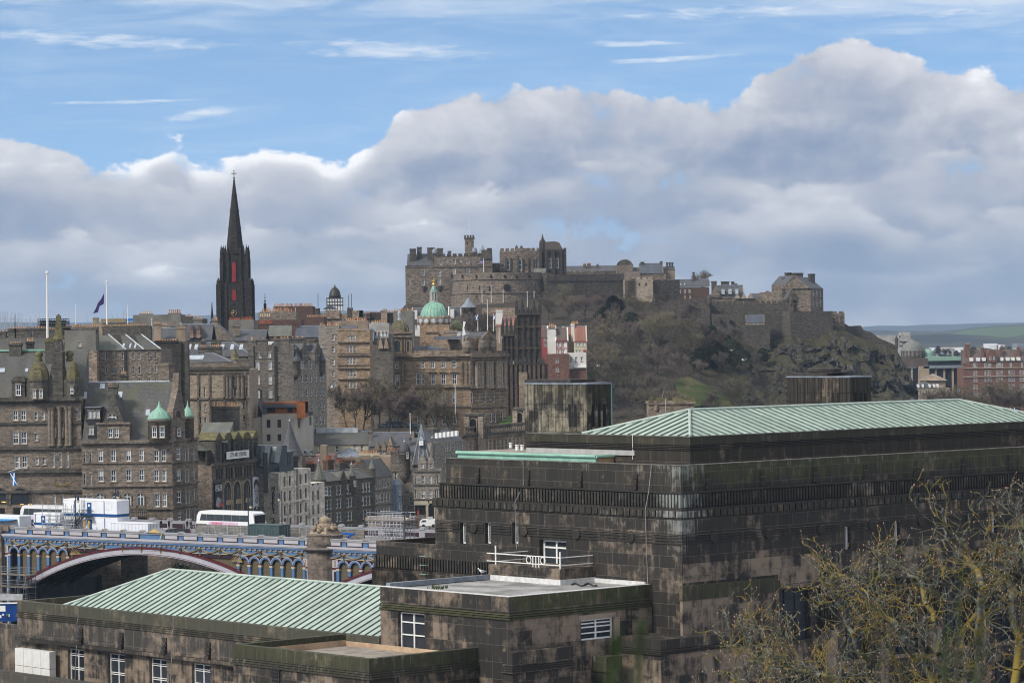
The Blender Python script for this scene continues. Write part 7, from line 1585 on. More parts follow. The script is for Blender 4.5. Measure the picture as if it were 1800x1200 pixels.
for px,w,y in((553,9,541),(571,27,545),(611,9,541),(620,18,546),(632,6,546)):b .box(b .x(px),b .x(px+w),-.5,4,b .z(560),b .z(y),M['st_castled']if w<10 else M['st_rubble'],'battlement')
t=b .mb();t .prism([(b .x(568),b .z(543)),(b .x(594),b .z(543)),(b .x(580),b .z(536))][::-1],0,5,'y');b .part(t,'cap_roof',M['slate'])
ca_=thing('camera_obscura_tower','white pillared tower with a dark dome on the skyline right of the spire','tower',P(589,550,930));Y=930;k=Y/FPX;c=P(589,545,Y);T=Matrix .Translation((c .x,c .y,0));z_=lambda y:P(589,y,Y).z
t=MB(T);t .box(-14*k,14*k,-2,2,z_(546),z_(524));t .build('white_storey',M_white,ca_)
for i in range(7):t=MB(T);x=(-14+i*4.66)*k;t .box(x-.07,x+.07,-2.2,-2.0,z_(546),z_(524));t .build('mullion',M_iron,ca_)
for y in(536,530,524):t=MB(T);t .box(-14.3*k,14.3*k,-2.3,2.2,z_(y),z_(y-.7));t .build('floor_band',M_iron,ca_)
t=MB(T);t .smooth=True;t .lathe([(10.5*k,z_(524)),(10.5*k,z_(519)),(10*k,z_(518)),(9.2*k,z_(514)),(7*k,z_(509)),(4*k,z_(506)),(1.6*k,z_(504.5)),(1.2*k,z_(502)),(.2*k,z_(500))],20);t .build('dome',plain('dome_dark',(.035,.03,.028),.5),ca_)
for px,y0,y1 in((559,516,540),(613,518,545),(617.5,516,540)):m=MB();m .tube(P(px,y1,935),P(px,y0,935),.10,None,5);tag(m .build('antenna_mast',M_iron),{559:'thin mast left of the white domed tower',613:'shorter thin mast right of the white domed tower',617.5:'taller thin mast right of the white domed tower'}[px],'mast')
ridge_house('tan gable with pots left of the grey rendered stack',608,648,860,564,0,M_rendt,M['slate'],((609,646,563,570,K(d=1,n=12,mat=M_rendt,potpx=5)),))
ridge_house('pale rendered gable between the tan stack and domed turret',649,684,850,568,0,M_renl,M['slate'],((653,681,566.5,574,K(d=1,n=9,mat=M_renl,potpx=4)),))
ridge_house('skyline stacks left of the castle foot',644,695,950,549,0,M['st_castled'],M['slate'],((644,651,551,560,K(d=-1,n=2,mat=M['st_castled'],potpx=4)),(652,668,551,560,K(d=0,n=8,mat=M['st_castled'],potpx=4)),(670,681,545,565,K(d=-2,n=3,mat=M_rendt,potpx=3)),(682,694,549,560,K(d=0,n=5,mat=M['st_castled'],potpx=4))))
ridge_house('grey rendered tall gable house with pots left of the green dome',692,727,840,547,0,M_rend,M['slate'],((693,727,546,552,K(d=1,n=16,mat=M_rend,potpx=4)),),wins=(([729],[579],4,7),))
ridge_house('grey tenement gable with four white windows left of the warm ashlar block',560,596,705,573,0,M['st_lightgrey'],M['slate'],((562,572,571,578,K(d=2,n=4,mat=M_rend,potpx=4)),(575,597,572,578,K(d=4,n=6,mat=M_rend,potpx=5))),(([585.5],[593,614,636.5,656.5,674],5,10.5),),zb=55)
b=Bld('ashlar_tenement','warm ashlar tenement with bands of triple windows beside the domed bank','tenement',594,650,700,zb=55,dep=16);W_=b .wins([614,618.5,623.5],[594],3.6,9)+b .wins([612,617.5,623.5],[614,634,656.5,676],4,12)
b .walls(b .z(579),M['st_warm'],W_)
for y,o in((602,.5),(621.5,.2),(625,.4),(642,.2),(648,.4),(666,.5)):b .band(b .z(y),.3,M['st_warmg'],out=o)
b .slope(b .x(598),b .x(626),2,b .z(579),8,b .z(572,d=8),M['slate']);b .box(b .x(595),b .x(640),-.1,.6,b .z(581),b .z(577),M['st_warm'],'parapet')
b=Bld('attic_dormers','slate attic with blue grey tall dormers and brown gables left of the domed bank turret','house',640,690,730,zb=60,dep=12);b .walls(b .z(596),G);b .slope(0,b .W,0,b .z(606),5,b .z(583,d=5),M['tile_brown'])
for px in(645,654):b .walls(b .z(580),M['oriel_blue'],b .wins([px],[590],4,14),b .x(px-3.5),b .x(px+3.5),-.6,4,zb=b .z(600),name='dormer');b .gable_d(b .x(px-3.5),b .x(px+3.5),-.7,4,b .z(580),b .z(577),M['slate'],M['oriel_blue'])
b .box(b .x(658),b .x(682),1,4,b .z(595),b .z(582),M_white,'white_attic')
for px in(660,666,673,679):b .window(b .x(px),b .z(591),3.5*b .k,7*b .kz,'plain',.9)
for px in(669,679):b .gable_d(b .x(px-4),b .x(px+4),-.5,4,b .z(612),b .z(593),M['tile_brown'],M_rendt)
b=Bld('domed_bank','grand warm sandstone bank headquarters with a green dome and corner turret','bank',643,826,745,zb=50,dep=34)
c=Bld('','','',826,888,745,757,zb=50,dep=30,root=b .root)
W_=b .wins([666,697.5],[643.5],6.5,9)+b .wins([742.5],[641],6,12)+b .wins([760,778.5,797.5],[640.5],7.5,12)+b .wins([698],[668.5],7,20)+b .wins([733.5,742],[666],5.5,20)+b .wins([760.5,778.5,798],[666.5],7.5,19)+b .wins([666],[667],6,16)+b .wins([734,743,760,778.5,797.5],[699.5],6.5,19)+b .wins([666,698],[702],6,18)+b .wins([666,698,735,760,779,798],[740],6,15)
b .walls(b .z(628),M['st_warm'],W_);W2=c .wins([828,848.5,865.5],[670],3.5,20,'plain')+c .wins([828,850,866],[699],3.5,18,'plain')+c .wins([832,848,861,868,880],[735],3.5,17,'plain')+c .wins([826.5],[640],3,12,'plain')
M_rust=stone('rustic_stone',(.30,.225,.155),(.20,.15,.11),mort=(.06,.048,.038),bw=3.0,bh=.85,ms=.12,soot=.4);c .walls(c .z(628,828),M['st_warmg'],W2);c .walls(c .z(683,828),M_rust,W2,0,c .W,-.12,1,name='rusticated_wall',zb=50)
for B_ in(b,c):
 for y,h,o in((628,.8,1.0),(632.5,.3,.5),(682.5,.7,.6),(717,.5,.45)):B_ .band(B_ .z(y,B_ .px[0]+2),h,M['st_warmg'],out=o)
 B_ .box(0,B_ .W,-.1,.6,B_ .z(628,B_ .px[0])+.8,B_ .z(617,B_ .px[0]),M['st_warmg'],'balustrade')
for px in(755,768,787,806,675):
 for k in range(8):t=b .mb();t .lathe([(.14,b .z(625.5)),(.2,b .z(623)),(.12,b .z(619)),(.16,b .z(617.4))],6,(b .x(px-4+k*1.2),-.3,0));b .part(t,'baluster',M['st_tan'])if px in(755,768)else None
for px in(760.5,778.5,798,698,666):x,z=b .q(px,652.5);t=b .mb();t .prism([(x-8*b .k*.95,z-.3),(x+8*b .k*.95,z-.3),(x,z+.75)],-.4,0,'y');b .part(t,'window_pediment',M['st_warmg'])
for px in(684,708,714,810,818):b .box(b .x(px-2.2),b .x(px+2.2),-.35,0,b .z(681),b .z(636),M['st_warmg'],'pilaster')
for px in(834,838,843,853,857,861,870,874,878,884):t=c .mb();t .lathe([(.62,c .z(682,px)),(.5,c .z(680,px)),(.44,c .z(640,px)),(.66,c .z(635,px))],10,(c .x(px),-.45,0));c .part(t,'column',M['st_tan'])
b .slope(b .x(722),b .x(815),3,b .z(616),8,b .z(608,d=8),M['slate_blue']);b .box(b .x(748),b .x(800),6,14,b .z(616),b .z(609,d=6),M_lead,'lead_flat');b .slope(b .x(652),b .x(682),1.5,b .z(618),7,b .z(609,d=7),M['slate_blue']);b .box(b .x(644),b .x(655),.5,4,b .z(628),b .z(605),M['st_warmg'],'dormer')
b .walls(b .z(582),M['st_warmg'],(),b .x(682),b .x(724),-.5,7,zb=b .z(628),name='turret_stage');b .arch_win(698,608,11,20,-.5,frame_=False,glass=M_glass,surround=M['st_warm']);b .arch_win(717.5,608,4,18,-.5,frame_=False,glass=M_glass,surround=M['st_warm'])
for px in(686,690,706,711):b .box(b .x(px-1),b .x(px+1),-.8,-.5,b .z(626),b .z(592),M['st_warmg'],'pilaster')
b .band(b .z(592),.4,M['st_warmg'],b .x(681),b .x(725),.6,-.5);b .box(b .x(680),b .x(726),-1.2,7.3,b .z(586),b .z(582),M['st_warmg'],'cornice')
t=b .mb();xm=b .x(702);t .prism([(xm-13*b .k*math .cos(k*math .pi/8),b .z(586)+1.1*math .sin(k*math .pi/8))for k in range(9)],-1.3,-.4,'y');b .part(t,'curved_pediment',M['st_warmg'])
t=b .mb();t .smooth=True;c_=(b .x(702.5,3),3,0);r_=16.5*b .k;zb0,zb1=b .z(582,d=3),b .z(562,d=3);t .lathe([(r_*1.02,zb0-.5),(r_,zb0)]+[(r_*math .cos(a*.157),zb0+(zb1-zb0)*math .sin(a*.157))for a in range(1,10)]+[(.1,zb1)],24,c_);dm=b .part(t,'turret_dome',M['st_rubm'])
t=b .mb()
for k in range(12):
 a=k*math .pi/6
 pp=[(c_[0]+r_*1.01*math .cos(j*.157)*math .cos(a),c_[1]+r_*1.01*math .cos(j*.157)*math .sin(a),zb0+(zb1-zb0)*math .sin(j*.157))for j in range(10)]
 for p,q in zip(pp,pp[1:]):t .tube(p,q,.12,None,4,False)
b .part(t,'dome_rib',M['st_brown'],dm)
t=b .mb();t .lathe([(.5,zb1),(.5,zb1+.4),(.25,zb1+.5),(.4,zb1+1.2),(.45,zb1+1.9),(.15,zb1+2.2),(.18,zb1+2.5),(.03,zb1+2.7)],8,c_);b .part(t,'statue',M_leadl)
dd=16.0;c_=(b .x(763.5,dd),dd,0);kk=(b .Y+dd)/FPX;z_=lambda y:b .z(y,763,dd)
b .box(b .x(739,dd),b .x(790,dd),dd-4.2,dd+4.2,b .z(640),z_(571),M['st_warm'],'drum_base');b .walls(b .z(585,750,10),M['st_warm'],(),b .x(748,9),b .x(771,9),9,4,zb=b .z(630),name='attic_block');b .walls(b .z(584,790,9),M['st_warm'],(),b .x(780,9),b .x(803,9),9,4,zb=b .z(630),name='attic_block')
b .chimney(748,770,581,586,8.8,1,8,M['st_warmg'],M_terra,2);b .chimney(780,803,580.5,586,8.8,1,9,M['st_warmg'],M_terra,2)
t=b .mb();t .lathe([(27*kk,z_(571)),(27.5*kk,z_(569)),(26*kk,z_(568)),(25.5*kk,z_(562)),(25*kk,z_(560.5)),(.1,z_(560.5))],24,c_);b .part(t,'dome_drum',M['st_warmg'])
for k in range(14):
 a=k*2*math .pi/14+.2;x,y=c_[0]+25.6*kk*math .cos(a),c_[1]+25.6*kk*math .sin(a);t=b .mb();t .tube((x,y,z_(563.5)),(x+.5*math .cos(a),y+.5*math .sin(a),z_(563.5)),.95,.95,10);oc=b .part(t,'oculus',M['st_warmg']);t=b .mb();t .tube((x+.5*math .cos(a),y+.5*math .sin(a),z_(563.5)),(x+.56*math .cos(a),y+.56*math .sin(a),z_(563.5)),.55,.55,10);b .part(t,'oculus_pane',M['sky_pane'],oc)
 a+=.224;t=b .mb();t .lathe([(.5,z_(562)),(.6,z_(558)),(.3,z_(555.5)),(.05,z_(554))],8,(c_[0]+25.6*kk*math .cos(a),c_[1]+25.6*kk*math .sin(a),0));b .part(t,'urn',M['st_warmg'])
t=b .mb();t .smooth=True;r_=24.5*kk;z0,z1=z_(562.5),z_(531);hh=z1-z0;t .lathe([(r_*math .cos(j*.15)**.9,z0+hh*math .sin(j*.15)/math .sin(1.35))for j in range(10)]+[(.1,z1+.02)],32,c_);dm=b .part(t,'great_dome',M_copd)
t=b .mb()
for k in range(24):
 a=k*math .pi/12;pp=[(c_[0]+r_*1.008*math .cos(j*.15)**.9*math .cos(a),c_[1]+r_*1.008*math .cos(j*.15)**.9*math .sin(a),z0+hh*math .sin(j*.15)/math .sin(1.35))for j in range(10)]
 for p,q in zip(pp,pp[1:]):t .tube(p,q,.10,None,4,False)
b .part(t,'dome_rib',M_copb,dm)
M_lant=plain('lantern_stone',(.36,.37,.32),.7,var=.15);t=b .mb();t .lathe([(8*kk,z_(532)),(8*kk,z_(529)),(6.5*kk,z_(528.5)),(5.2*kk,z_(528)),(5.2*kk,z_(527.9))],12,c_);b .part(t,'lantern_base',M_lant)
for k in range(8):a=k*math .pi/4+.2;t=b .mb();t .tube((c_[0]+5.6*kk*math .cos(a),c_[1]+5.6*kk*math .sin(a),z_(528)),(c_[0]+5.6*kk*math .cos(a),c_[1]+5.6*kk*math .sin(a),z_(514)),.24,None,6);b .part(t,'lantern_column',M_lant)
t=b .mb();t .lathe([(3.6*kk,z_(528)),(3.6*kk,z_(514)),(7*kk,z_(513.9)),(7*kk,z_(512)),(6.2*kk,z_(511)),(6.2*kk,z_(509.5)),(4.6*kk,z_(509)),(3.8*kk,z_(505)),(2*kk,z_(502.5)),(.8*kk,z_(502))],12,c_);b .part(t,'lantern',plain('lantern_copper',(.22,.34,.28),.6,var=.3))
t=b .mb();t .lathe([(.3,z_(502)),(.35,z_(499.5)),(.2,z_(497.5)),(.3,z_(496)),(.42,z_(494)),(.15,z_(492)),(.2,z_(491)),(.02,z_(489.5))],8,c_);b .part(t,'gilt_statue',M_gold)
t=b .mb();t .smooth=True;c2=(b .x(803,22),22,0);kk2=(b .Y+22)/FPX;t .lathe([(12*kk2,b .z(582,803,22)),(11.6*kk2,b .z(576,803,22)),(9.5*kk2,b .z(570,803,22)),(6*kk2,b .z(565,803,22)),(2*kk2,b .z(563,803,22)),(.1,b .z(562.5,803,22))],16,c2);b .part(t,'rear_dome',copper('olive_copper',(.16,.17,.07),(.3,.32,.25),.6))
c .walls(c .z(595,840),M['st_warmg'],(),c .x(826),c .x(884),2,8,zb=c .z(628),name='attic_storey');c .slope(c .x(803),c .x(856),3,c .z(596,830),7,c .z(590,830,7),M['slate_blue'])
for y in(587,582.5):t=c .mb();t .tube((c .x(800),3,c .z(y,830)),(c .x(842),3,c .z(y,830)),.08,None,5);c .part(t,'roof_rail',M_rail)
for px in(849,866,822):t=c .mb();t .lathe([(.9,c .z(618,px)),(1.2,c .z(610,px)),(.9,c .z(602,px)),(.4,c .z(598,px)),(.5,c .z(594,px)),(.05,c .z(590,px))],8,(c .x(px),.2,0));c .part(t,'sculpture_group',M['st_brown'])
c .gable_d(c .x(851),c .x(870),.2,8,c .z(592,860),c .z(583,860),M['slate'],M['st_warmg']);c .box(c .x(852),c .x(869),.3,7,c .z(628,860),c .z(592,860),M['st_warmg'],'aedicule')
def pole(label,px,y0,y1,Y,r_=.11,flag=None):
 t=thing('flagpole',label,'flagpole',P(px,y1,Y));m=MB();m .tube(P(px,y1,Y),P(px-(y1-y0)*.008,y0,Y),r_,r_*.55,8);m .build('mast',M_rail,t);m=MB();m .ball(P(px-(y1-y0)*.008,y0,Y),r_*1.4,6);m .build('truck',M_rail,t);return t
pole('tall bare white flagpole right of the green dome',857,527.5,580,760);pole('white flagpole standing before the grey wall of the bank front',800.5,679,735,722);pole('flagpole with furled white cloth on the bank balustrade',814,577,615,745)
B_=Bld('','','',700,900,760,root=b .root)
for px,sd_,xx,lb in((840,-1,(835.5,840),'left of the tall bare pole'),(867.5,1,(868,872),'right of the tall bare pole')):
 pole('flagpole flying a small saltire '+lb,px,553,582,760,.09);fl=thing('saltire_flag','small saltire flag on its pole '+lb+' on the bank','flag',P(px,560,760));saltire(B_,fl,B_ .x(xx[0]),B_ .x(xx[1]),B_ .z(555),B_ .z(563),-.1,-.2*sd_)
m=MB();m .prism([(0,0),(.9,.3),(.5,1.9),(.9,3.4),(.3,3.6)],-.1,.1,'y');m .v=[v+P(812.5,590,744.6)for v in m .v];tag(m .build('furled_flag',M_white),'white furled flag hanging from the pole on the bank balustrade','flag')
pole('short pole with a small blue pennant right of the bank attic',877.5,576,603,765)
b=Bld('terrace_wall','rusticated terrace wall with a balustrade running down right of the bank','wall',816,926,700,735,zb=50,dep=3);b .walls(b .z(768,820),M_rust);b .box(-.5,b .W+.5,-.3,.4,b .z(768,820),b .z(768,820)+.5,M['st_dark'],'string_course')
for k in range(30):t=b .mb();x=b .W*(k+.5)/30;z0=b .z(768,820)+.5;t .lathe([(.22,z0),(.3,z0+.5),(.16,z0+1),(.22,z0+1.5)],6,(x,0,0));b .part(t,'baluster',M['st_brown'])
b .box(-.5,b .W+.5,-.25,.35,b .z(768,820)+2.0,b .z(768,820)+2.4,M['st_brown'],'coping')
for k in range(16):b .box(b .W*(k+.3)/16,b .W*(k+.7)/16,-.2,0,50,b .z(778,820),M['st_tan'],'buttress')
for lb,px0,px1,Y,yt,yb in(('arched stone pavilion with a parapet at the left end of the terrace wall',816,845,705,726,760),('smaller arched stone gateway near the dark ribbed tower',901,924,742,716,745)):
 b=Bld('arched_pavilion',lb,'pavilion',px0,px1,Y,zb=50,dep=6);b .walls(b .z(yt+5),M['st_brown']);b .band(b .z(yt+5),.5,M['st_dark'],out=.4);b .box(0,b .W,0,3,b .z(yt+5),b .z(yt),M['st_brown'],'parapet');b .arch_win((px0+px1)/2+1,(yt+yb)/2+5,(px1-px0)*.38,(yb-yt)*.72,frame_=False,glass=M_dark,surround=M['st_tan']);b .box(-.3,.9,-.5,0,50,b .z(yt+6),M['st_tan'],'pier');b .box(b .W-.9,b .W+.3,-.5,0,50,b .z(yt+6),M['st_tan'],'pier')
def pinnacle(t,x,y,z0,z1,r_):t .frust(x-r_,x+r_,y-r_,y+r_,z0,z0+(z1-z0)*.45,r_*.1);t .frust(x-r_*.95,x+r_*.95,y-r_*.95,y+r_*.95,z0+(z1-z0)*.45,z1,r_*.9)
M_cold=stone('college_stone',(.135,.095,.068),(.060,.048,.038),bw=.7,bh=.34,soot=.55)
for lb,px0,px1,Y,yt,yp in(('tall soot dark gothic tower with pinnacles and two white poles left of red gables',909,950,880,553,523),('shorter shaded gothic college tower behind the bank edge',884,906,900,590,556)):
 b=Bld('gothic_tower',lb,'tower',px0,px1,Y,zb=55,dep=7);n=5 if px0>900 else 4
 b .walls(b .z(yt),M_cold,b .wins([(px0+px1)/2-8],[574,604]if n==5 else[],2.5,8,'plain'))
 for k in range(n):
  x=b .W*k/(n-1);b .box(x-.3,x+.3,-.7,0,55,b .z(yt+4),M['st_black'],'buttress');t=b .mb();pinnacle(t,x,-.2,b .z(yt+1),b .z(yp+(0 if k in(0,n-1,1,n-2)else 10)),.55);b .part(t,'pinnacle',M['st_black'])
 for y in(yt,yt+22,yt+60):b .band(b .z(y),.35,M_cold,out=.8)
 for k in range(3):b .box(b .W*(k+.3)/3,b .W*(k+.7)/3,-.05,0,b .z(yt+110),b .z(yt+75),M_glass,'lancet')
 t=b .mb();t .box(0,b .W,-.3,.1,b .z(yt),b .z(yt-12)+.0)if 0 else[t .box(b .W*k/10,b .W*(k+.5)/10,-.3,.1,b .z(yt),b .z(yt-9))for k in range(10)];b .part(t,'pierced_parapet',M['st_black'])
b=Bld('college_gable','dark gothic college hall with tall tan porch between its towers and the ribbed block','college',886,962,860,zb=55,dep=8);b .walls(b .z(640),M_cold,b .wins([899,935,943,951],[670],2.5,18,'dark'));b .box(b .x(911),b .x(926),-1.5,0,55,b .z(654),M['st_warmg'],'porch')
for k in range(9):b .box(b .x(890+k*8)-.4,b .x(890+k*8)+.4,-1,0,55,b .z(640),M_cold,'buttress');t=b .mb();pinnacle(t,b .x(890+k*8),-.6,b .z(641),b .z(628),.5);b .part(t,'pinnacle',M['st_black'])
b .slope(b .x(898),b .x(908),-.2,b .z(660),4,b .z(634,d=4),M['slate_green'])
pole('left of two white poles above the dark college tower',927,513,555,885,.12);pole('right of two white poles above the dark college tower',939,513,553,885,.12)
def red_house(lb,px0,px1,pe,pr,wall,roof,wins,style='d',Y=1010,stacks=(),timber=()):
 b=Bld('gabled_house',lb,'house',px0,px1,Y,zb=65,dep=12);b .walls(b .z(pe),wall,[w for g in wins for w in b .wins(*g)]);(b .gable_d(0,b .W,-.1,12,b .z(pe),b .z(pr),roof,wall)if style=='d' else b .gable_s(0,b .W,0,12,b .z(pe),b .z(pr,d=6),roof,wall))
 for px,py,w,h in timber:b .box(b .x(px-w/2),b .x(px+w/2),-.15,-.02,b .z(py+h/2),b .z(py-h/2),M_rdt,'timber')
 for s_ in stacks:b .chimney(*s_[:4],**s_[4])
 return b
M_rdt=plain('red_timber',(.32,.03,.035),.6);M_harl=plain('white_harl',(.62,.60,.57),.85,var=.08,scale=.4)
red_house('red roofed range with red boarding left of the white gable tower',952,964,592,573,plain('red_board',(.28,.05,.05),.7),M['tile_brown'],(([957,961],[597,606],3,6),),'s',1020)
b=red_house('tall white harled tower house with tan quoins among red roofs',963,977,577,573,M_harl,M['tile_brown'],(([958],[610],3,6),),'s',1008,((965,976,573,580,K(d=2,n=3,mat=M['st_warm'],potpx=4)),))
red_house('red timbered white house in the middle of the red roofed group',977,998,600,576,M_harl,M['tile_brown'],(([982,990],[606,619],4,7),),'s',1006,((1005,1010,570,590,K(d=3,n=2,mat=M_harl,potpx=5)),),((978,611,1,28),(986,611,1,28),(997,611,1,28),(987,612,20,1),(987,598,20,1),(987,624,20,1)))
red_house('wide red tiled house with a cream right gable and tall chimney',990,1028,598,574,M['bridge_cream'],M['tile_red'],(([1015,1020],[604],4,8),([1026],[603],2.5,7)),'s',1012,((1004,1009,569,600,K(d=-1,n=2,mat=M_harl,potpx=3)),(1007,1017,569,578,K(d=4,n=4,mat=M['st_brick'],potpx=5))),((1017,621,14,5),))
red_house('cream end house with red tiled roof and red bands at the right of the group',1009,1031,600,573,M['bridge_cream'],M['tile_red'],(([1013.5,1019,1026],[605,619,634],3.4,7),),'s',1004,(),((1028,619,4,8),(1028,634,4,8),(1011,622,3,3),(1020,599.5,20,1)))
b=Bld('brick_house','tall red sandstone house with paired white windows below the gabled group','house',959,1000,995,zb=65,dep=12);b .walls(b .z(622),M['st_redsand'],b .wins([977,980.5],[634,650],2.6,7));
b=Bld('balcony_house','white balconied lower house front beside the red sandstone house','house',998,1030,998,zb=65,dep=10);b .walls(b .z(620),M_harl,b .wins([1003,1012,1022],[632],3,7));b .box(b .x(1008),b .x(1030),-.8,0,b .z(646),b .z(643),M_white,'balcony');b .box(b .x(999),b .x(1030),-.1,0,65,b .z(648),M['st_redsand'],'brick_base')
Y=960;k=Y/FPX;xc=lambda y:415+(y-600)*.0125;z_=lambda y:P(413,y,Y).z;c=P(415,600,Y);T=Matrix .Translation((c .x,c .y,0))
sp=thing('church_spire','tall black gothic church tower and spire with red louvred lancets and a clock','church',(c .x,c .y,70));M_sp=stone('spire_stone',(.040,.033,.028),(.018,.016,.015),bw=1.0,bh=.5,soot=.3)
def tb(w,y0,y1,d=None,name='stage',mat=M_sp,par=None,inset=0):t=MB(T);t .frust(-w*k,w*k,-(d or w)*k,(d or w)*k,z_(y0),z_(y1),inset);return t .build(name,mat,par or sp)
tb(27,640,499,name='lower_stage');tb(21,499,447,name='upper_stage')
for sx,sy,ax in((0,-1,'y'),(0,1,'y'),(-1,0,'x'),(1,0,'x')):
 for o in(-8,8):t=MB(T);t .prism([((o-7)*k,z_(447)),((o+7)*k,z_(447)),(o*k,z_(435))][::-1],*(((sy*21.3-1)*k,(sy*21.3+1)*k)if ax=='y' else((sx*21.3-1)*k,(sx*21.3+1)*k)),ax);t .build('gable',M_sp,sp)
t=MB(T);zt=z_(315);z0=z_(448);t .lathe([(15.2*k,z0),(14.8*k,z_(430)),(8.2*k,z_(372)),(7.4*k,z_(365)),(1.2*k,zt)],8,(0,0,0),math .pi/8);t .build('spire',M_sp,sp)
for y,r_ in((402,12),(372,8.8),(345,5.2)):t=MB(T);t .lathe([(r_*k,z_(y)),(r_*k*1.04,z_(y-1)),(r_*k,z_(y-2))],8,(0,0,0),math .pi/8);t .build('spire_band',M_sp,sp)
for sx in(-1,1):
 for sy in(-1,1):
  for(w,y0,y1,r_,yp)in((27,640,500,4.2,488),(22.0,505,455,3.0,430)):t=MB(T);t .box((sx*w-r_)*k,(sx*w+r_)*k,(sy*w-r_)*k,(sy*w+r_)*k,z_(y0),z_(y1));pinnacle(t,sx*w*k,sy*w*k,z_(y1),z_(yp),r_*k*.8);t .build('buttress',M_sp,sp)
 for o,y0,y1,d_ in((14,640,505,28.5),(11,500,446,23.8)):t=MB(T);t .box((sx*o-2)*k,(sx*o+2)*k,-d_*k,-(d_-2)*k,z_(y0),z_(y1));pinnacle(t,sx*o*k,-(d_-1)*k,z_(y1),z_(y1-14),1.6*k);t .build('pilaster',M_sp,sp);
 t=MB(T);pinnacle(t,sx*16*k,-10*k,z_(448),z_(430),2*k);t .build('pinnacle',M_sp,sp)
M_lou=plain('red_louvre',(.26,.020,.025),.7,var=.15)
for y0,y1,w,d_ in((496,464,3.0,22.7),(528,512,3.0,27.2)):
 for e in(-1.65,1.65):t=MB(T);t .box((e-1.4)*k,(e+1.4)*k,-(d_+.3)*k,-(d_)*k,z_(y0),z_(y1));t .prism([((e-1.4)*k,z_(y1)),((e+1.4)*k,z_(y1)),(e*k,z_(y1-4))][::-1],-(d_+.3)*k,-d_*k,'y');t .build('louvre',M_lou,sp)
 t=MB(T);t .prism([(-5*k,z_(y1)),(5*k,z_(y1)),(0,z_(y1-11))][::-1],-(d_+.2)*k,-d_*k,'y');t .build('gablet',M_sp,sp)
for e in(-1,1):t=MB(T);t .box((e*9-2.2)*k,(e*9+2.2)*k,-22.8*k,-22.5*k,z_(490),z_(470));t .build('blind_lancet',M_dark,sp)
t=MB(T);t .tube((-4*k+.6,-28.2*k,z_(550)),(-4*k+.6,-27*k,z_(550)),5.8*k,None,24);cl=t .build('clock_face',M_dark,sp)
t=MB(T)
for h in range(12):a=h*math .pi/6;t .tube((-4*k+.6+4.1*k*math .sin(a),-28.3*k,z_(550)+4.1*k*math .cos(a)),(-4*k+.6+5.4*k*math .sin(a),-28.3*k,z_(550)+5.4*k*math .cos(a)),.12,None,4)
for a,l_ in((0.02,3.6),(4.55,3.2)):t .tube((-4*k+.6,-28.4*k,z_(550)),(-4*k+.6+l_*k*math .sin(a),-28.4*k,z_(550)+l_*k*math .cos(a)),.13,None,4)
t .build('gilt_numerals',plain('clock_gilt',(.55,.40,.16),.4),cl)
t=MB(T);t .tube((0,0,zt),(0,0,z_(301)),.12,None,5);t .tube((-3.6*k,0,z_(305)),(3.6*k,0,z_(305)),.12,None,5);t .ball((0,0,z_(313)),.35,8);[t .ball(p,.2,6)for p in((-3.6*k,0,z_(305)),(3.6*k,0,z_(305)),(0,0,z_(300.5)))];t .build('cross',plain('cross_iron',(.12,.10,.08),.5),sp)
for px,y0,y1,lb in((373,531,575,'black stone pinnacle on the nave left of the tall spire'),(466,529,552,'black stone pinnacle right of the tall spire')):
 m=MB();q=P(px,y1,965);m .lathe([(4.2*k,0),(4.0*k,1.5),(2.6*k,2.0),(2.4*k,3.4),(1.2*k,(y1-y0)*k*.75),(.1,(y1-y0)*k)],8,q);[m .lathe([(1.9*k-j*.05,2+j*1.0),(2.3*k-j*.09,2.3+j*1.0),(1.4*k-j*.05,2.6+j*1.0)],8,q)for j in range(5)];tag(m .build('stone_pinnacle',M_sp),lb,'pinnacle')
b=Bld('scaffolded_block','distant roofs with dark slate and chimney stacks behind the hotel at the far left','town house',-40,108,640,zb=60,dep=14);b .walls(b .z(616),M['st_dark']);b .slope(0,b .W,0,b .z(616),7,b .z(590,d=7),M['slate_moss'])
for q in((-10,11,582,605,3),(14,28,577,605,2),(26,54,576.5,605,6),(57,84,576,605,6),(85,104,578,605,4)):b .chimney(q[0],q[1],q[2],q[3],6,1.5,q[4],M['st_dark'],M_terra,3)
b=Bld('steel_frame_block','dark steel framed storey under construction on the skyline at far left','building frame',67,116,900,zb=70,dep=10);
for y in(561,568,575):b .box(0,b .W,-.1,8,b .z(y),b .z(y-1.2),M_zinc,'floor_slab')
for k_ in range(13):t=b .mb();t .tube((b .W*k_/12,0,b .z(600)),(b .W*k_/12,0,b .z(560)),.12,None,5);b .part(t,'steel_post',M_iron)
b .box(0,b .W,1,8,b .z(600),b .z(563),M_glassb,'glazing')
b=Bld('wrapped_block','tan building topped with yellow and blue sheeting on the skyline','building',163,240,850,zb=70,dep=10);b .walls(b .z(567),M_rendt);b .box(b .x(178),b .x(222),-.5,2,b .z(566),b .z(560),M['bridge_ochre'],'yellow_sheeting');b .box(b .x(222),b .x(239),-.5,2,b .z(564),b .z(560),M['flag_blue'],'blue_sheeting');b .chimney(164,172,558,568,0,2,0,M_rendt)
sc2=thing('scaffold','fine grey scaffold poles bristling above roofs along the far left skyline','scaffold',P(60,575,880));rr=random .Random(4);m=MB()
for i in range(46):px=rr .choice((rr .uniform(-5,70),rr .uniform(-5,60),rr .uniform(150,235)));m .tube(P(px,585,880),P(px,rr .uniform(545,566),880),.07,None,4)
m .build('standards',M_galv,sc2);m=MB()
for y in(562,567,572):m .tube(P(-5,y-1,881),P(68,y,881),.06,None,4);m .tube(P(165,y,881),P(236,y+1,881),.06,None,4)
m .build('ledgers',M_galv,sc2)
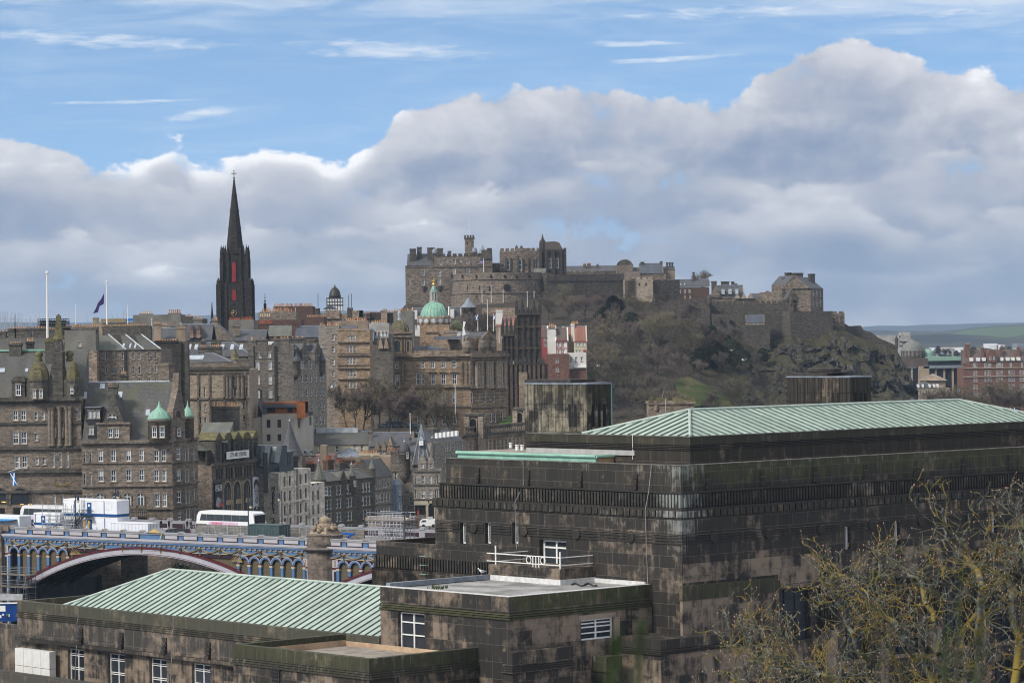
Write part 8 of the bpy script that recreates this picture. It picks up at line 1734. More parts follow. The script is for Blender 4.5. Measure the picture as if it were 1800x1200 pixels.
pole('thick white flagpole rising from the hotel gable at far left',83.5,479,594,486,.21);fp=pole('flagpole with a dark purple flag flying to its left',188,495,570,560,.16);pole('thin white pole between the two tall flagpoles',133.5,536,571,600,.09);pole('thin white pole right of the purple flag',224.5,537,571,600,.09);pole('short pole with blue pennant beside the slate range',267,560,577,690,.1)
m=MB();fa=[(183.0,515),(182.3,534),(175.5,538),(172,549),(163.5,551),(168.5,542),(172,533),(178,525)];vv=[P(x,y,560)for x,y in fa];n=len(vv);m .add([v+Vector((0,-.12+.1*math .sin(i*2),0))for i,v in enumerate(vv)]+[v+Vector((0,.02+.1*math .sin(i*2),0))for i,v in enumerate(vv)],[tuple(range(n)),tuple(range(2*n-1,n-1,-1))]+[(i,i+n,(i+1)%n+n,(i+1)%n)for i in range(n)]);tag(m .build('purple_flag',plain('flag_purple',(.035,.018,.11),.8,var=.5,scale=.8)),'dark purple flag streaming left from the second tall flagpole','flag')
# ================================================================ the castle on its rock
C1,C2=M['st_castle'],M['st_castled']
def crenel(b,x0,x1,d,z,h,mat,n=None,th=.6,name='crenellation'):
 n=n or max(2,int((x1-x0)/2.2));t=b .mb();w=(x1-x0)/n
 for i in range(n):t .box(x0+w*i+w*.14,x0+w*(i+1)-w*.14,d,d+th,z,z+h)
 return b .part(t,name,mat)
def cb(label,px0,px1,Y,pe,zb=95,dep=14,mat=C1,wins=(),cren=0.0,name='castle_building',Y1=None,style='sash'):
 b=Bld(name,label,'castle building' if 'build' in name else 'castle wall',px0,px1,Y,Y1,zb=zb,dep=dep);b .walls(b .z(pe),mat,[w for g in wins for w in b .wins(*g)])
 if cren:crenel(b,0,b .W,0,b .z(pe),cren,mat)
 return b
b=cb('tall castle palace block with a clock tower small lead domes and three rows of windows',714,867,1275,466,dep=26,wins=(([800,824],[477],5,8),([745],[479,496.5],5,10),([774],[480,495],5,10),([722],[497],2,6)))
b .walls(b .z(450),C1,b .wins([800,824],[460],5,8)+b .wins([777],[462],4,7)+b .wins([788,812],[459],3,5),b .x(765),b .W,-.05,14,zb=b .z(466),name='upper_wall');b .box(b .x(848),b .x(867),-.6,4,b .z(456),b .z(440),C2,'corner_turret')
b .slope(b .x(717),b .x(765),-.3,b .z(466),9,b .z(446,740,9),M['slate']);b .box(b .x(714),b .x(766),-.15,.0,b .z(470),b .z(466),C1,'eaves_course');crenel(b,b .x(766),b .x(866),-.3,b .z(450),1.0,C2)
t=b .mb();t .prism([(b .x(712),b .z(452)),(b .x(712),b .z(466)),(b .x(719),b .z(466)),(b .x(725),b .z(445)),(b .x(718),b .z(445))][:3]+[(b .x(713),b .z(455))],-.4,-.3,'y')
for q in((722,733,437,0),(735,743,434,2),(753,766,435,1),(770,780.5,436,1),(789,795,441,0)):b .chimney(q[0],q[1],q[2],465,3+q[3],2.2,0,C2)
b .walls(b .z(418),C1,b .wins([823.5],[427],3,5,'dark')+b .wins([832],[427],2,5,'dark'),b .x(819),b .x(835),2,4,zb=b .z(452),name='clock_tower');b .box(b .x(817.5),b .x(836.5),1.7,6.3,b .z(420),b .z(418),C2,'tower_corbel');crenel(b,b .x(817.5),b .x(836.5),1.7,b .z(418),1.1,C2,4)
for px,r_,y0,ya,sh in((766,5,448,436.5,'dome'),(836,5,446,434,'dome'),(850,7.5,448,431,'cone'),(862,4.5,439,438,'dome')):b .turret(px,r_,y0-3,y0+8,C2,M_lead,ya,d=1,n=10,shape=sh,ball=False)
for px in(746.5,774):b .turret(px,4.5,503,507,C2,C2,502.5,n=10,shape='dome',ball=False)
b .band(b .z(470),.35,C2,b .x(766),b .W);pole('very tall thin flagpole on the castle clock tower',825,375,418,1278,.16)
fl=thing('union_flag','red white and blue flag on a short white pole before the castle palace','flag',P(850,478,1240));m=MB();m .tube(P(850.4,478,1240),P(850,454,1240),.16,.12,6);m .build('pole',M_rail,fl)
x0=P(844,457.5,1240);kx=1240/FPX;T=Matrix .Translation(x0)@Matrix .Rotation(.25,4,'Y')
for nm,rects,y,mt in(('cloth',((0,6,-5,0),),0,'flag_blue'),('white_cross',((2.4,3.6,-5,0),(0,6,-3.1,-1.9)),-.05,None),('red_cross',((2.7,3.3,-5,0),(0,6,-2.8,-2.2)),-.1,'cone_red')):
 m=MB(T);[m .box(a*kx,c_*kx,y-.02,y+.02,e*kx,g*kx)for a,c_,e,g in rects];m .build(nm,M[mt]if mt else M_white,fl)
b=cb('castle great hall with tall traceried windows and crow stepped battlements',880,953,1285,441,mat=C1,wins=(([895,916],[466],6,17,'plain'),([941,945],[463],2.5,14,'dark'),([885,926],[466],4,4,'dark')),cren=1.2);b .box(b .x(909),b .x(935),-.12,5,b .z(442),b .z(436.5),C1,'raised_parapet')
for px,y in((910,431),(918.5,432)):t=b .mb();t .lathe([(.8,b .z(440)),(.7,b .z(435)),(.5,b .z(433)),(.1,b .z(y-1))],6,(b .x(px),2,0));b .part(t,'finial',C2)
for px in(891,899.5,912,920.5,931):b .box(b .x(px)-.3,b .x(px)+.3,-.5,0,95,b .z(453),C2,'buttress')
b=cb('low slated link between the castle palace and great hall',866,881,1290,463,dep=8);b .slope(0,b .W,-.2,b .z(475),3,b .z(462,873,3),M['slate'])
M_wm=stone('memorial_stone',(.062,.050,.042),(.034,.030,.027),bw=1.2,bh=.5,soot=.4);b=cb('dark buttressed memorial hall with a steep stone roof and small spire',951,996,1262,441,mat=M_wm,wins=(([968.5,981],[463],4.5,17,'plain'),([969,983],[446],6,5,'dark')));t=b .mb();t .prism([(b .x(952),b .z(441)),(b .x(993),b .z(441)),(b .x(985),b .z(426)),(b .x(977),b .z(424)),(b .x(958),b .z(425))][::-1],1,12,'y');b .part(t,'roof',plain('stone_roof',(.10,.08,.066),.9,var=.25))
for px in(952,962,975,988,995):b .box(b .x(px)-.55,b .x(px)+.55,-.9,0,95,b .z(440 if px<990 else 436),M_wm,'buttress')
t=b .mb();t .lathe([(1.5,b .z(441)),(1.4,b .z(425)),(.5,b .z(419)),(.1,b .z(411))],8,(b .x(956),2,0));b .part(t,'spirelet',M_wm);crenel(b,0,b .W,-.2,b .z(441),.8,M_wm,9)
hm=thing('battery_wall','huge curved castle battery wall with a row of gun ports','castle wall',P(870,540,1230));z_=lambda y,Y=1228:P(870,y,Y).z
c0=P(884,520,1262);rx=(P(966,520,1255).x-P(786,520,1255).x)/2;t=MB();n=40;prof=[(1.03,95),(1.015,z_(516)),(1.03,z_(515)),(1.0,z_(514)),(.99,z_(492)),(1.005,z_(491)),(1.005,z_(490)),(.985,z_(489.5)),(.985,z_(479))]
def hp(f,e,z):a=math .pi*(1+f);return(c0 .x+rx*e*math .cos(a),c0 .y+34*e*math .sin(a),z)
for j in range(len(prof)-1):
 for i in range(n):t .quad(hp(i/n,prof[j][0],prof[j][1]),hp((i+1)/n,prof[j][0],prof[j][1]),hp((i+1)/n,prof[j+1][0],prof[j+1][1]),hp(i/n,prof[j+1][0],prof[j+1][1]))
for i in range(n):t .quad(hp(i/n,.985,z_(479)),hp((i+1)/n,.985,z_(479)),hp((i+1)/n,.95,z_(479)),hp(i/n,.95,z_(479)))
t .quad(hp(0,.95,z_(480)),hp(.33,.95,z_(480)),hp(.66,.95,z_(480)),hp(1,.95,z_(480)));t .build('curved_rampart',C1,hm)
def port(par,px,py,Y,w=3,h=5):k=Y/FPX;a=P(px,py,Y);m=MB(Matrix .Translation(a));m .lathe([(w*k*.6,0),(w*k*.6,.1)],10);m=MB();m .box(a .x-w*k/2,a .x+w*k/2,a .y-.1,a .y+.5,a .z-h*k/2,a .z+h*k/2);m .tube((a .x,a .y-.3,a .z-h*k*.2),(a .x,a .y+.3,a .z-h*k*.2),w*k*.62,None,10);return m .build('gun_port',M_dark,par)
for px in(795,812.5,837,863,887.5,908,931):f=math .acos(max(-1,min(1,-(P(px,485,1234).x-c0 .x)/rx)))/math .pi;port(hm,px,485.5,c0 .y+34*.985*math .sin(math .pi*(1+f))-.3)
port(hm,891,504,c0 .y-34*1.0+.0,10,7)
for q in((843,506),(822,505),(860,507)):port(hm,q[0],q[1],c0 .y-33.2,1.5,8)
b=cb('long straight castle forewall with gun ports right of the curved battery',962,1102,1236,481.5,Y1=1250,mat=C2,dep=8,name='castle_wall');[port(b .root,px,487.5,1237+(px-962)*.1)for px in(971,994,1017,1041,1062,1080)];b .band(b .z(494,970),.4,C2)
b=cb('small slated guard house on the forewall',940,961,1240,478,dep=5);b .gable_s(0,b .W,0,5,b .z(480),b .z(472),M['slate_green'])
b=cb('long low castle range with a slate roof and blue dormers',997,1095,1290,476,dep=16,mat=C1,wins=(([1011,1022,1042],[475],4,5),));b .slope(0,b .x(1092),-.2,b .z(478),7,b .z(467,1040,7),M['slate']);[b .chimney(q,q+w,y,478,4,1.6,2,C1,None,2)for q,w,y in((1027,5,464),(1034,6,463),(1050,4,465))]
b=cb('squat domed brown castle building with a blunt roof',1086,1115,1262,466,dep=12);t=b .mb();t .prism([(0,b .z(466)),(b .W,b .z(466)),(b .x(1110),b .z(459)),(b .x(1104),b .z(456)),(b .x(1095),b .z(456.5)),(b .x(1089),b .z(460))][::-1],0,10,'y');b .part(t,'blunt_roof',C2)
b=cb('castle house with a dark slate roof and crow stepped chimney',1112,1172,1265,481,dep=14);b .gable_s(b .x(1127),b .x(1167),0,14,b .z(480),b .z(463,1148,7),M['slate_blue'],C1);b .slope(b .x(1108),b .x(1127),-1,b .z(486),5,b .z(469),M['slate']);b .chimney(1128,1134,460,480,6,1.5,0,C2);b .chimney(1162,1166,459,470,6,1.5,0,C2)
b=cb('tall pinkish castle end block with a cluster of chimneys',1166,1188,1272,474,mat=M_rendt,dep=10,wins=(([1172,1180],[484],2,4),));b .slope(0,b .W,-.2,b .z(474),4,b .z(468),M['slate']);[b .chimney(q,q+3.2,461,474,3,1.6,0,C2)for q in(1173,1177.5,1182)]
b=cb('tan gatehouse tower with battlements below the castle house',1099,1149,1225,491,mat=M['st_tan'],cren=.9,wins=(([1125,1137],[500],3,5,'dark'),([1105],[512],3,8,'dark')),dep=14);b .turret(1108,9,491,522,M['st_tan'],C2,488,n=12,shape='dome',ball=False,corbel=False);b .slope(b .x(1100),b .x(1128),3,b .z(490),9,b .z(476),M['tile_brown'])
b=cb('red brown barrack house with white windows and a bare tree behind',1176,1248,1255,505,mat=M['st_brick'],wins=(([1196,1205,1213],[512],3.5,5),([1205,1214],[522],3,5)));b .gable_s(0,b .W,0,14,b .z(503),b .z(491,1210,7),M['slate'],C2);b .chimney(1219,1222.5,478,495,5,1.5,0,C2);[b .box(b .x(q),b .x(q+2),.5,3,b .z(501),b .z(497.5),M_leadl,'dormer')for q in(1190,1197,1204)]
b=cb('grey rock like castle bastion beside the red brown house',1148,1196,1230,492,mat=C2,Y1=1236,dep=10,name='castle_wall')
b=cb('crenellated lower castle wall left of the corner bartizan',1146,1249,1205,529,mat=C2,cren=.9,dep=6,name='castle_wall');b .turret(1248,4,526,533,C2,C2,517,n=8,d=-1,shape='dome',ball=False)
b=cb('crenellated middle castle wall with gun ports below the slated houses',1249,1396,1210,533,mat=C2,cren=.9,dep=6,name='castle_wall');[port(b .root,px,565,1198,5,6)for px in(1268,1285)]
b=cb('low battery wall with two square gun ports on the crag',1253,1345,1199,551,mat=C2,dep=6,name='castle_wall');b .box(b .x(1303),b .x(1352),-4.5,-3.4,90,b .z(571),C2,'bastion')
b=cb('tiny slate roofed cottage on the castle battery',1312,1344,1196,567,dep=5,mat=M['st_tan'],wins=(([1325,1333],[569],3,3),));b .gable_s(0,b .W,0,5,b .z(566),b .z(554),M['slate_blue'],C1)
b=cb('slate roofed governors house with four chimneys and grey dormers',1250,1306,1235,522,dep=14);b .gable_s(b .x(1262),b .x(1308),0,12,b .z(524),b .z(501),M['slate'],C1);b .gable_d(0,b .x(1268),-.4,8,b .z(522),b .z(504),M['slate'],C1);[b .chimney(q,q+w,y,520,6,1.6,0,C2)for q,w,y in((1252,9,494),(1269,14,494.5),(1287,5,494.5),(1293,4,498))];[b .box(b .x(q),b .x(q+5),-.2,4,b .z(517),b .z(508),M_leadl,'dormer')for q in(1270,1282,1294)]
b=cb('row of small gabled castle cottages and a long slate roof',1290,1378,1230,524,dep=12,wins=(([1376],[526],3,5),));b .slope(b .x(1322),b .W,0,b .z(524),5,b .z(515),M['slate']);[b .gable_d(b .x(q),b .x(q+9),-1,4,b .z(524),b .z(515.5),M['slate'],M['st_tan'])for q in(1292,1304,1316)];b .chimney(1348,1353,511,520,3,1.5,0,C1)
b=cb('tall gabled castle hospital with clustered chimneys at the right end of the ramparts',1376,1428,1216,512,dep=18,Y1=1222,wins=(([1410,1414.5],[516,530],2.5,9,'plain'),));c=Bld('','','',1426,1448,1214,1232,zb=95,dep=14,root=b .root);c .walls(c .z(506),C1,c .wins([1430,1437,1443],[516,532],2.5,10,'plain'))
b .box(b .x(1384),b .x(1412),-.35,12,b .z(515),b .z(500),C1,'upper_wall');b .gable_d(b .x(1384),b .x(1412),-.4,12,b .z(500),b .z(484),M['slate'],C1,crow=6);c .gable_s(-.5,c .W,0,12,c .z(507),c .z(489,1436,6),M['slate'],C1);b .box(b .x(1412),b .W,.4,8,b .z(515),b .z(505),C1,'upper_wall');b .slope(b .x(1410),b .W,.5,b .z(505),4,b .z(487),M['slate']);b .gable_d(b .x(1376),b .x(1396),-3,4,b .z(527),b .z(508),M['slate'],C1);[b .chimney(q,q+w,y,505,6,2,0,C2)for q,w,y in((1385,8,479),(1397,16,479.5),(1426,8,481),(1380,4,488))]
b=cb('high castle rampart wall beneath the hospital on the crag',1390,1464,1200,547,Y1=1206,mat=C2,dep=8,name='castle_wall');b .turret(1392,3,528,534,C2,C2,521,n=8,d=-1,shape='dome',ball=False)
b=cb('square end tower with slits at the right tip of the castle',1462,1485,1212,550,mat=C1,dep=8,cren=.7,wins=(([1472,1479],[559],2,7,'dark'),([1467,1473,1479],[566],2.5,2.5,'dark')))
wl=thing('castle_wall','castle wall stepping down the crag to a round sentry turret','castle wall',P(1530,600,1222));m=MB();L_=((1464,567),(1486,569),(1492,573),(1513,572),(1518,580),(1532,584),(1545,594),(1562,601),(1578,608));vv=[P(x,y,1216+(x-1464)*.05)for x,y in L_]
for p,q in zip(vv,vv[1:]):m .add([(p .x,p .y,p .z-12),(q .x,q .y,q .z-14),q,p,(p .x,p .y+1.5,p .z-12),(q .x,q .y+1.5,q .z-14),q+Vector((0,1.5,0)),p+Vector((0,1.5,0))],((0,1,2,3),(3,2,6,7),(7,6,5,4)))
m .build('sloping_rampart',C2,wl);m=MB();q=P(1576,612,1220);k=1220/FPX;m .lathe([(1*k,-2*k),(3*k,3*k),(3*k,14*k),(3.6*k,15*k),(3*k,17*k),(1.2*k,20*k),(.6*k,22*k)],12,q);m .build('sentry_turret',C2,wl)
# ================================================================ right hand distance: new town buildings
b=Bld('conference_centre','modern office with tall pale columns and wide eaves between the crag and red hotel','office',1590,1694,1420,zb=45,dep=30);M_cc=plain('pale_concrete',(.33,.26,.19),.8,var=.12,scale=.2);b .box(0,b .W,.4,20,45,b .z(646),M_glass,'glass_wall')
for px in(1602,1622,1644,1659,1674,1689):b .box(b .x(px-1.7),b .x(px+1.7),-.3,.6,45,b .z(646),M_cc,'column')
for y0,y1,o,m_,x0 in((647,642,1.5,M_lead,1622),(642,634,0,M_glassb,1622),(634,627,2,M['lantern_copper'],1630)):b .box(b .x(x0),b .W-.5,-o,20,b .z(y0),b .z(y1),m_,'eaves')
b .box(b .x(1613),b .x(1632),-1.5,5,45,b .z(643),M_cc,'stair_block');b .box(b .x(1587),b .x(1630),-1,15,b .z(645),b .z(629),M['tile_brown'],'upper_storey');b .box(b .x(1688),b .x(1699),0,20,45,b .z(627),M_zinc,'end_slab')
t=b .mb();t .smooth=True;x=b .x(1603.5,12);r_=19*b .k;t .lathe([(r_*1.1,b .z(629)),(r_*1.1,b .z(621)),(r_*1.0,b .z(617)),(r_*1.05,b .z(615.5))]+[(r_*math .cos(a*.15),b .z(615)+16.5*b .kz*math .sin(a*.15))for a in range(10)]+[(1,b .z(597)),(.1,b .z(595))],24,(x,12,0));b .part(t,'ribbed_dome',plain('dome_grey',(.16,.165,.15),.6,var=.25));
for k_ in range(9):t=b .mb();a=math .pi*(1.1+.1*k_);t .tube((x+r_*1.12*math .cos(a),12+r_*1.12*math .sin(a),b .z(628)),(x+r_*1.12*math .cos(a),12+r_*1.12*math .sin(a),b .z(616)),.35,None,6);b .part(t,'dome_column',M['tile_brown'])
t=b .mb();x=b .x(1637);t .lathe([(11*b .k,b .z(627)),(11*b .k,b .z(620)),(8*b .k,b .z(616)),(3*b .k,b .z(613)),(.1,b .z(613))],20,(x,14,0));b .part(t,'rear_drum',M['lantern_copper'])
b=Bld('grey_slab_block','distant grey concrete slab block left of the ribbed dome','office',1545,1602,1700,zb=45,dep=20);b .walls(b .z(589),M_renl,b .wins([1584,1592,1599],[592,600,608],6,3,'dark'));b .box(b .x(1583),b .x(1600),-2,8,b .z(600),b .z(584),M_renl,'lift_tower')
b=Bld('red_hotel','long red sandstone hotel with arched gable and rows of windows at the right edge','hotel',1693,1830,1380,zb=45,dep=20);xs=[1711,1715.5,1731,1735.5,1740,1752,1756,1760,1773,1777,1781,1793,1797];b .walls(b .z(645),M['st_redsand'],b .wins(xs,[655.5,667.5,680,692],2.8,7,'plain'));b .box(0,b .W,-.05,1,b .z(647),b .z(637),M['st_redsand'],'attic_wall');b .slope(0,b .W,1,b .z(640),8,b .z(614),M['tile_brown'])
for q in xs[:8]+[1776,1796]:b .window(b .x(q),b .z(645),3*b .k,7*b .kz,'plain',-.2)
for q,w,y in((1697,8,605),(1726,4,611),(1758,4,611),(1788,4,610)):b .chimney(q,q+w,y,640,4,2,3,M['st_redsand'],None,2)
t=b .mb();x=b .x(1743);r_=8*b .k;t .prism([(x-r_,b .z(637)),(x+r_,b .z(637))]+[(x+r_*math .cos(k*math .pi/10),b .z(621)+r_*.85*math .sin(k*math .pi/10))for k in range(11)],-.6,6,'y');b .part(t,'arched_gable',M['st_redsand']);[b .window(b .x(q),b .z(632),3*b .k,6*b .kz,'plain',-.75)for q in(1740,1746.5)]
for q in(1708,1720,1730,1761,1772,1781,1791):b .box(b .x(q-2.5),b .x(q+2.5),.2,4,b .z(634),b .z(628),M_white,'dormer')
for y in(647,662):b .band(b .z(y),.5,M['st_tan'],out=.4)
b=Bld('classical_terrace','tan classical terrace with slate mansard and dormers at the foot of the crag','terrace',1600,1668,1330,zb=45,dep=20);b .walls(b .z(682),M['st_tan'],b .wins([1617,1622,1628,1634,1640],[690,703],2.4,7,'plain'));b .hip(b .x(1606),b .x(1645),0,10,b .z(682),b .z(670),M['slate']);b .box(b .x(1624),b .x(1664),6,14,45,b .z(668),M['st_tan'],'rear_house');b .hip(b .x(1622),b .x(1666),5,16,b .z(669),b .z(657),M_rendt);[b .box(b .x(q),b .x(q+3),-.2,3,b .z(681),b .z(675),M_white,'dormer')for q in(1612,1620,1632,1640,1646)]
b=Bld('slate_church','broad dark slate church roof with skylights among the trees at right','church',1632,1700,1150,zb=45,dep=20);b .walls(b .z(704),M['st_dark']);b .hip(0,b .W,0,16,b .z(706),b .z(688),M['slate'],8);[b .box(b .x(q),b .x(q+4),7,9,b .z(692),b .z(682),M_lead,'ridge_vent')for q in(1653,1687)]
b=Bld('battlemented_house','small battlemented stone house top behind the green copper hip roof','house',1139,1219,300,zb=60,dep=5);b .walls(b .z(708),M['st_brown'],b .wins([1156],[722],2,3,'dark'));b .box(-.1,b .W+.1,-.15,5.1,b .z(710),b .z(706),M['st_brown'],'corbel_course');[b .box(b .x(p),b .x(q),-.15,.4,b .z(706),b .z(699),M['st_rubm'],'merlon')for p,q in((1139,1147),(1153,1172),(1181,1201),(1206,1219))];b .turret(1152,4,704,720,M['st_brown'],M['st_brown'],703,n=8,shape='dome',ball=False)
m=MB();m .tube(P(1163,700,301),P(1167,686,301),.02);m .tube(P(1170,735,299.5),P(1170,701,299.5),.04);tag(m .build('aerial',M_galv),'thin leaning aerial on the small battlemented house','aerial')
for px,mt,lb in((1776,'cone_red','small red and white flag on a pole by the right edge'),(1783,'flag_blue','small blue flag on a pole by the right edge')):
 fl=thing('small_flag',lb,'flag',P(px,740,900));m=MB();m .tube(P(px,745,900),P(px,716,900),.1,None,5);m .build('pole',M_rail,fl);m=MB();a=P(px+.5,717,900);m .add([a+Vector((x,.04*math .sin(x*5)+o,z-x*.6))for o in(0,.05)for x,z in((0,0),(.4,0),(.8,0),(.8,-.8),(.4,-.8),(0,-.8))],((5,4,3,2,1,0),(6,7,8,9,10,11)));m .build('cloth',M[mt],fl)
# ================================================================ ground, crag, hills and trees
from mathutils import noise as mn
def terr(name,c_list,sc,bumpd=.5,rough=.95):
 m,nt,b=newmat(name);pos=nt .nodes .new('ShaderNodeNewGeometry').outputs['Position']
 c=c_list[0]
 for i,(cc,s_,lo,hi)in enumerate(c_list[1:]):c=mixc(nt,noise(nt,pos,s_,6,.65).step(lo,hi),c,cc)
 link(nt,c,b .inputs['Base Color']);b .inputs['Roughness'].default_value=rough;b .inputs['Specular IOR Level'].default_value=.1
 bump(nt,b,noise(nt,pos,sc,6,.7),bumpd,.8);return m
M_gnd=terr('valley_ground',[(.06,.055,.048),((.05,.062,.025),.02,.5,.6),((.09,.08,.07),.05,.55,.7)],.1)
t=MB();t .box(-9000,9000,200,16000,40,44);kind(t .build('ground',M_gnd),'structure')
t=MB();a=P(-60,1090,262);t .quad((a .x-60,205,61),(a .x+40,205,61),(a .x+40,330,61),(a .x-60,330,61));kind(t .build('road',M_road),'structure')
t=MB();t .box(a .x-60,a .x+40,246,254,61,61.13);kind(t .build('kerb',M_pave),'structure')
def interp(L,x):
 for(a,b_),(c,d)in zip(L,L[1:]):
  if a<=x<=c:return b_+(d-b_)*(x-a)/(c-a)
 return L[0][1]if x<L[0][0]else L[-1][1]
TOPL=[(560,690),(640,610),(690,560),(715,533),(790,541),(960,522),(1040,517),(1100,524),(1150,528),(1200,545),(1250,560),(1300,574),(1345,596),(1390,572),(1440,582),(1470,574),(1500,588),(1540,604),(1575,615),(1592,642),(1604,668),(1612,720),(1640,790)]
def crag(px,t_):
 """point of the castle rock: t 0 at the foot of the walls, 1 at its base; t below 0 runs back under the castle"""
 yt=interp(TOPL,px);st=max(0.0,min(1.0,(px-1230)/200));Yt=1232-22*st;
 Yb=960+130*st
 if t_<0:return P(px,yt-4*t_,Yt-t_*90)+Vector((0,0,-1))
 yb=770 if px<1560 else 770+(px-1560)*.6
 f=t_**(.85+.35*st);q=P(px,yt+(yb-yt)*t_,Yt+(Yb-Yt)*f)
 am=(1.2+7.5*st)*min(1,t_*5);s_=Vector((q .x*.045,q .y*.03,q .z*.05))
 q .y-=am*1.6*(mn .fractal(s_,.75,2.1,5));q .z+=am*.5*mn .fractal(s_*2.3,.8,2,4);q .x+=am*.7*mn .fractal(s_*1.7+Vector((9,3,1)),.8,2,4)
 rg=abs(mn .fractal(Vector((q .x*.10+q .z*.06,3,q .z*.028)),.8,2.3,5));q .y-=st*5.5*(.5-rg)*min(1,t_*6);q .y-=st*1.6*mn .fractal(Vector((q .x*.35+q .z*.2,7,q .z*.12)),.8,2,4)
 return q
def rockmat():
 m,nt,b=newmat('crag_rock');g=nt .nodes .new('ShaderNodeNewGeometry');pos=g .outputs['Position'];sp_=nt .nodes .new('ShaderNodeSeparateXYZ');nt .links .new(pos,sp_ .inputs[0]);X=S(nt,sp_ .outputs[0]);sn=nt .nodes .new('ShaderNodeSeparateXYZ');nt .links .new(g .outputs['Normal'],sn .inputs[0]);NZ=S(nt,sn .outputs[2])
 st=noise(nt,vmul(nt,pos,(.5,.2,.13)),1.0,6,.68,.6);fi=noise(nt,pos,.35,5,.7);bg_=noise(nt,pos,.05,5,.65)
 rock=mixc(nt,st .step(.35,.66),(.026,.025,.025),(.120,.112,.10));rock=mixc(nt,fi .step(.5,.7)*.5,rock,(.105,.10,.085))
 grass=mixc(nt,fi,(.040,.036,.020),(.076,.066,.038));grass=mixc(nt,bg_ .step(.58,.7)*.45,grass,(.060,.064,.026))
 k=((NZ-.46)*2.6+(bg_-.5)*2.4+(fi-.5)*1.6+.22).step(.2,.8);c=mixc(nt,k,rock,grass)
 sc_=mixc(nt,fi .step(.35,.65),(.044,.036,.029),(.080,.064,.05));c=mixc(nt,(X*-1.0+95+(bg_-.5)*120).step(0,60)*.85,c,sc_)
 link(nt,c,b .inputs['Base Color']);b .inputs['Roughness'].default_value=.95;b .inputs['Specular IOR Level'].default_value=.1;bump(nt,b,st*.9+fi*.8,1.6,.9);return m
t=MB();t .smooth=False;PX=list(range(560,1643,3));TT=[-1,-.5,-.05,0]+[i/130 for i in range(1,131)]
vs=[crag(px,tt)for tt in TT for px in PX];n=len(PX);t .add(vs,[(j*n+i,(j+1)*n+i,(j+1)*n+i+1,j*n+i+1)for j in range(len(TT)-1)for i in range(n-1)])
kind(t .build('castle_rock',rockmat()),'structure')
def slope_at(px,py):
 yt=interp(TOPL,px);return crag(px,max(0.01,min(.99,(py-yt)/((770 if px<1560 else 770+(px-1560)*.6)-yt))))
t=MB();rr=random .Random(12);M_gr=terr('bright_grass',[(.050,.066,.018),((.105,.088,.045),.10,.46,.60),((.035,.042,.014),.5,.5,.65)],.8,.5)
rows=[(1198,1212,664),(1190,1225,672),(1188,1240,682),(1192,1262,694),(1205,1285,706),(1220,1310,720)];vs=[]
for a,b_,y in rows:
 for k in range(9):q=slope_at(a+(b_-a)*k/8,y);vs .append(q+Vector((0,-1.6,.8)))
t .add(vs,[(j*9+i,(j+1)*9+i,(j+1)*9+i+1,j*9+i+1)for j in range(5)for i in range(8)]);kind(t .build('grass_bank',M_gr),'stuff')
t=MB();vs=[]
for a,b_,y in((880,905,731),(878,908,738),(876,910,746)):
 for k in range(4):vs .append(P(a+(b_-a)*k/3,y,765-(y-731)*1.2))
t .add(vs,[(j*4+i,(j+1)*4+i,(j+1)*4+i+1,j*4+i+1)for j in range(2)for i in range(3)]);kind(t .build('lawn',terr('lawn_green',[(.06,.12,.02),((.2,.17,.12),.5,.55,.6)],1,.1)),'stuff')
def hill(name,Y,pts,mat,dep,amp,zlow=40):
 t=MB();vs=[];n=90;x0,x1=pts[0][0],pts[-1][0];R_=10
 for j in range(R_+1):
  f=j/R_
  for i in range(n+1):px=x0+(x1-x0)*i/n;q=P(px,interp(pts,px),Y);z=zlow+(q .z-zlow)*math .sin(f*math .pi/2)+amp*(f>0)*mn .fractal(Vector((px*.02,f*3,Y)),.8,2,5);vs .append(Vector((q .x*(1-(1-f)*dep/Y),Y-(1-f)*dep,z)))
 t .smooth=True;t .add(vs,[(j*(n+1)+i,j*(n+1)+i+1,(j+1)*(n+1)+i+1,(j+1)*(n+1)+i)for j in range(R_)for i in range(n)]);return kind(t .build(name,mat),'structure')
M_h1=terr('hill_far',[(.030,.045,.065),((.05,.062,.07),.0015,.5,.6)],.01,5);M_h2=terr('hill_woods',[(.032,.038,.042),((.070,.066,.062),.004,.45,.6),((.05,.075,.025),.0025,.56,.62)],.05,5);M_h3=terr('hill_field',[(.075,.105,.045),((.05,.055,.035),.006,.58,.66)],.02,3)  # blue of distant haze is put into the far hill base colours
hill('hills',15000,[(-300,568),(0,566),(150,567),(330,556),(420,550),(560,547),(640,546),(720,552),(1490,576),(1530,573),(1552,571),(1558,570),(1566,573),(1574,572),(1581,570),(1590,573),(1620,571),(1700,569),(1800,567),(2100,560)],M_h1,3000,3)
hill('hills',9000,[(1380,590),(1500,583),(1560,580),(1640,583),(1700,577),(1760,571),(1830,568),(2000,566)],M_h2,2500,3);hill('field',7600,[(1600,597),(1660,588),(1700,580),(1740,575),(1800,573),(1900,571),(2000,575)],M_h3,1200,1);hill('wooded_hills',6000,[(1380,602),(1500,596),(1590,590),(1640,586),(1700,588),(1760,592),(1830,586),(2000,585)],M_h2,1600,3)
rr=random .Random(21)
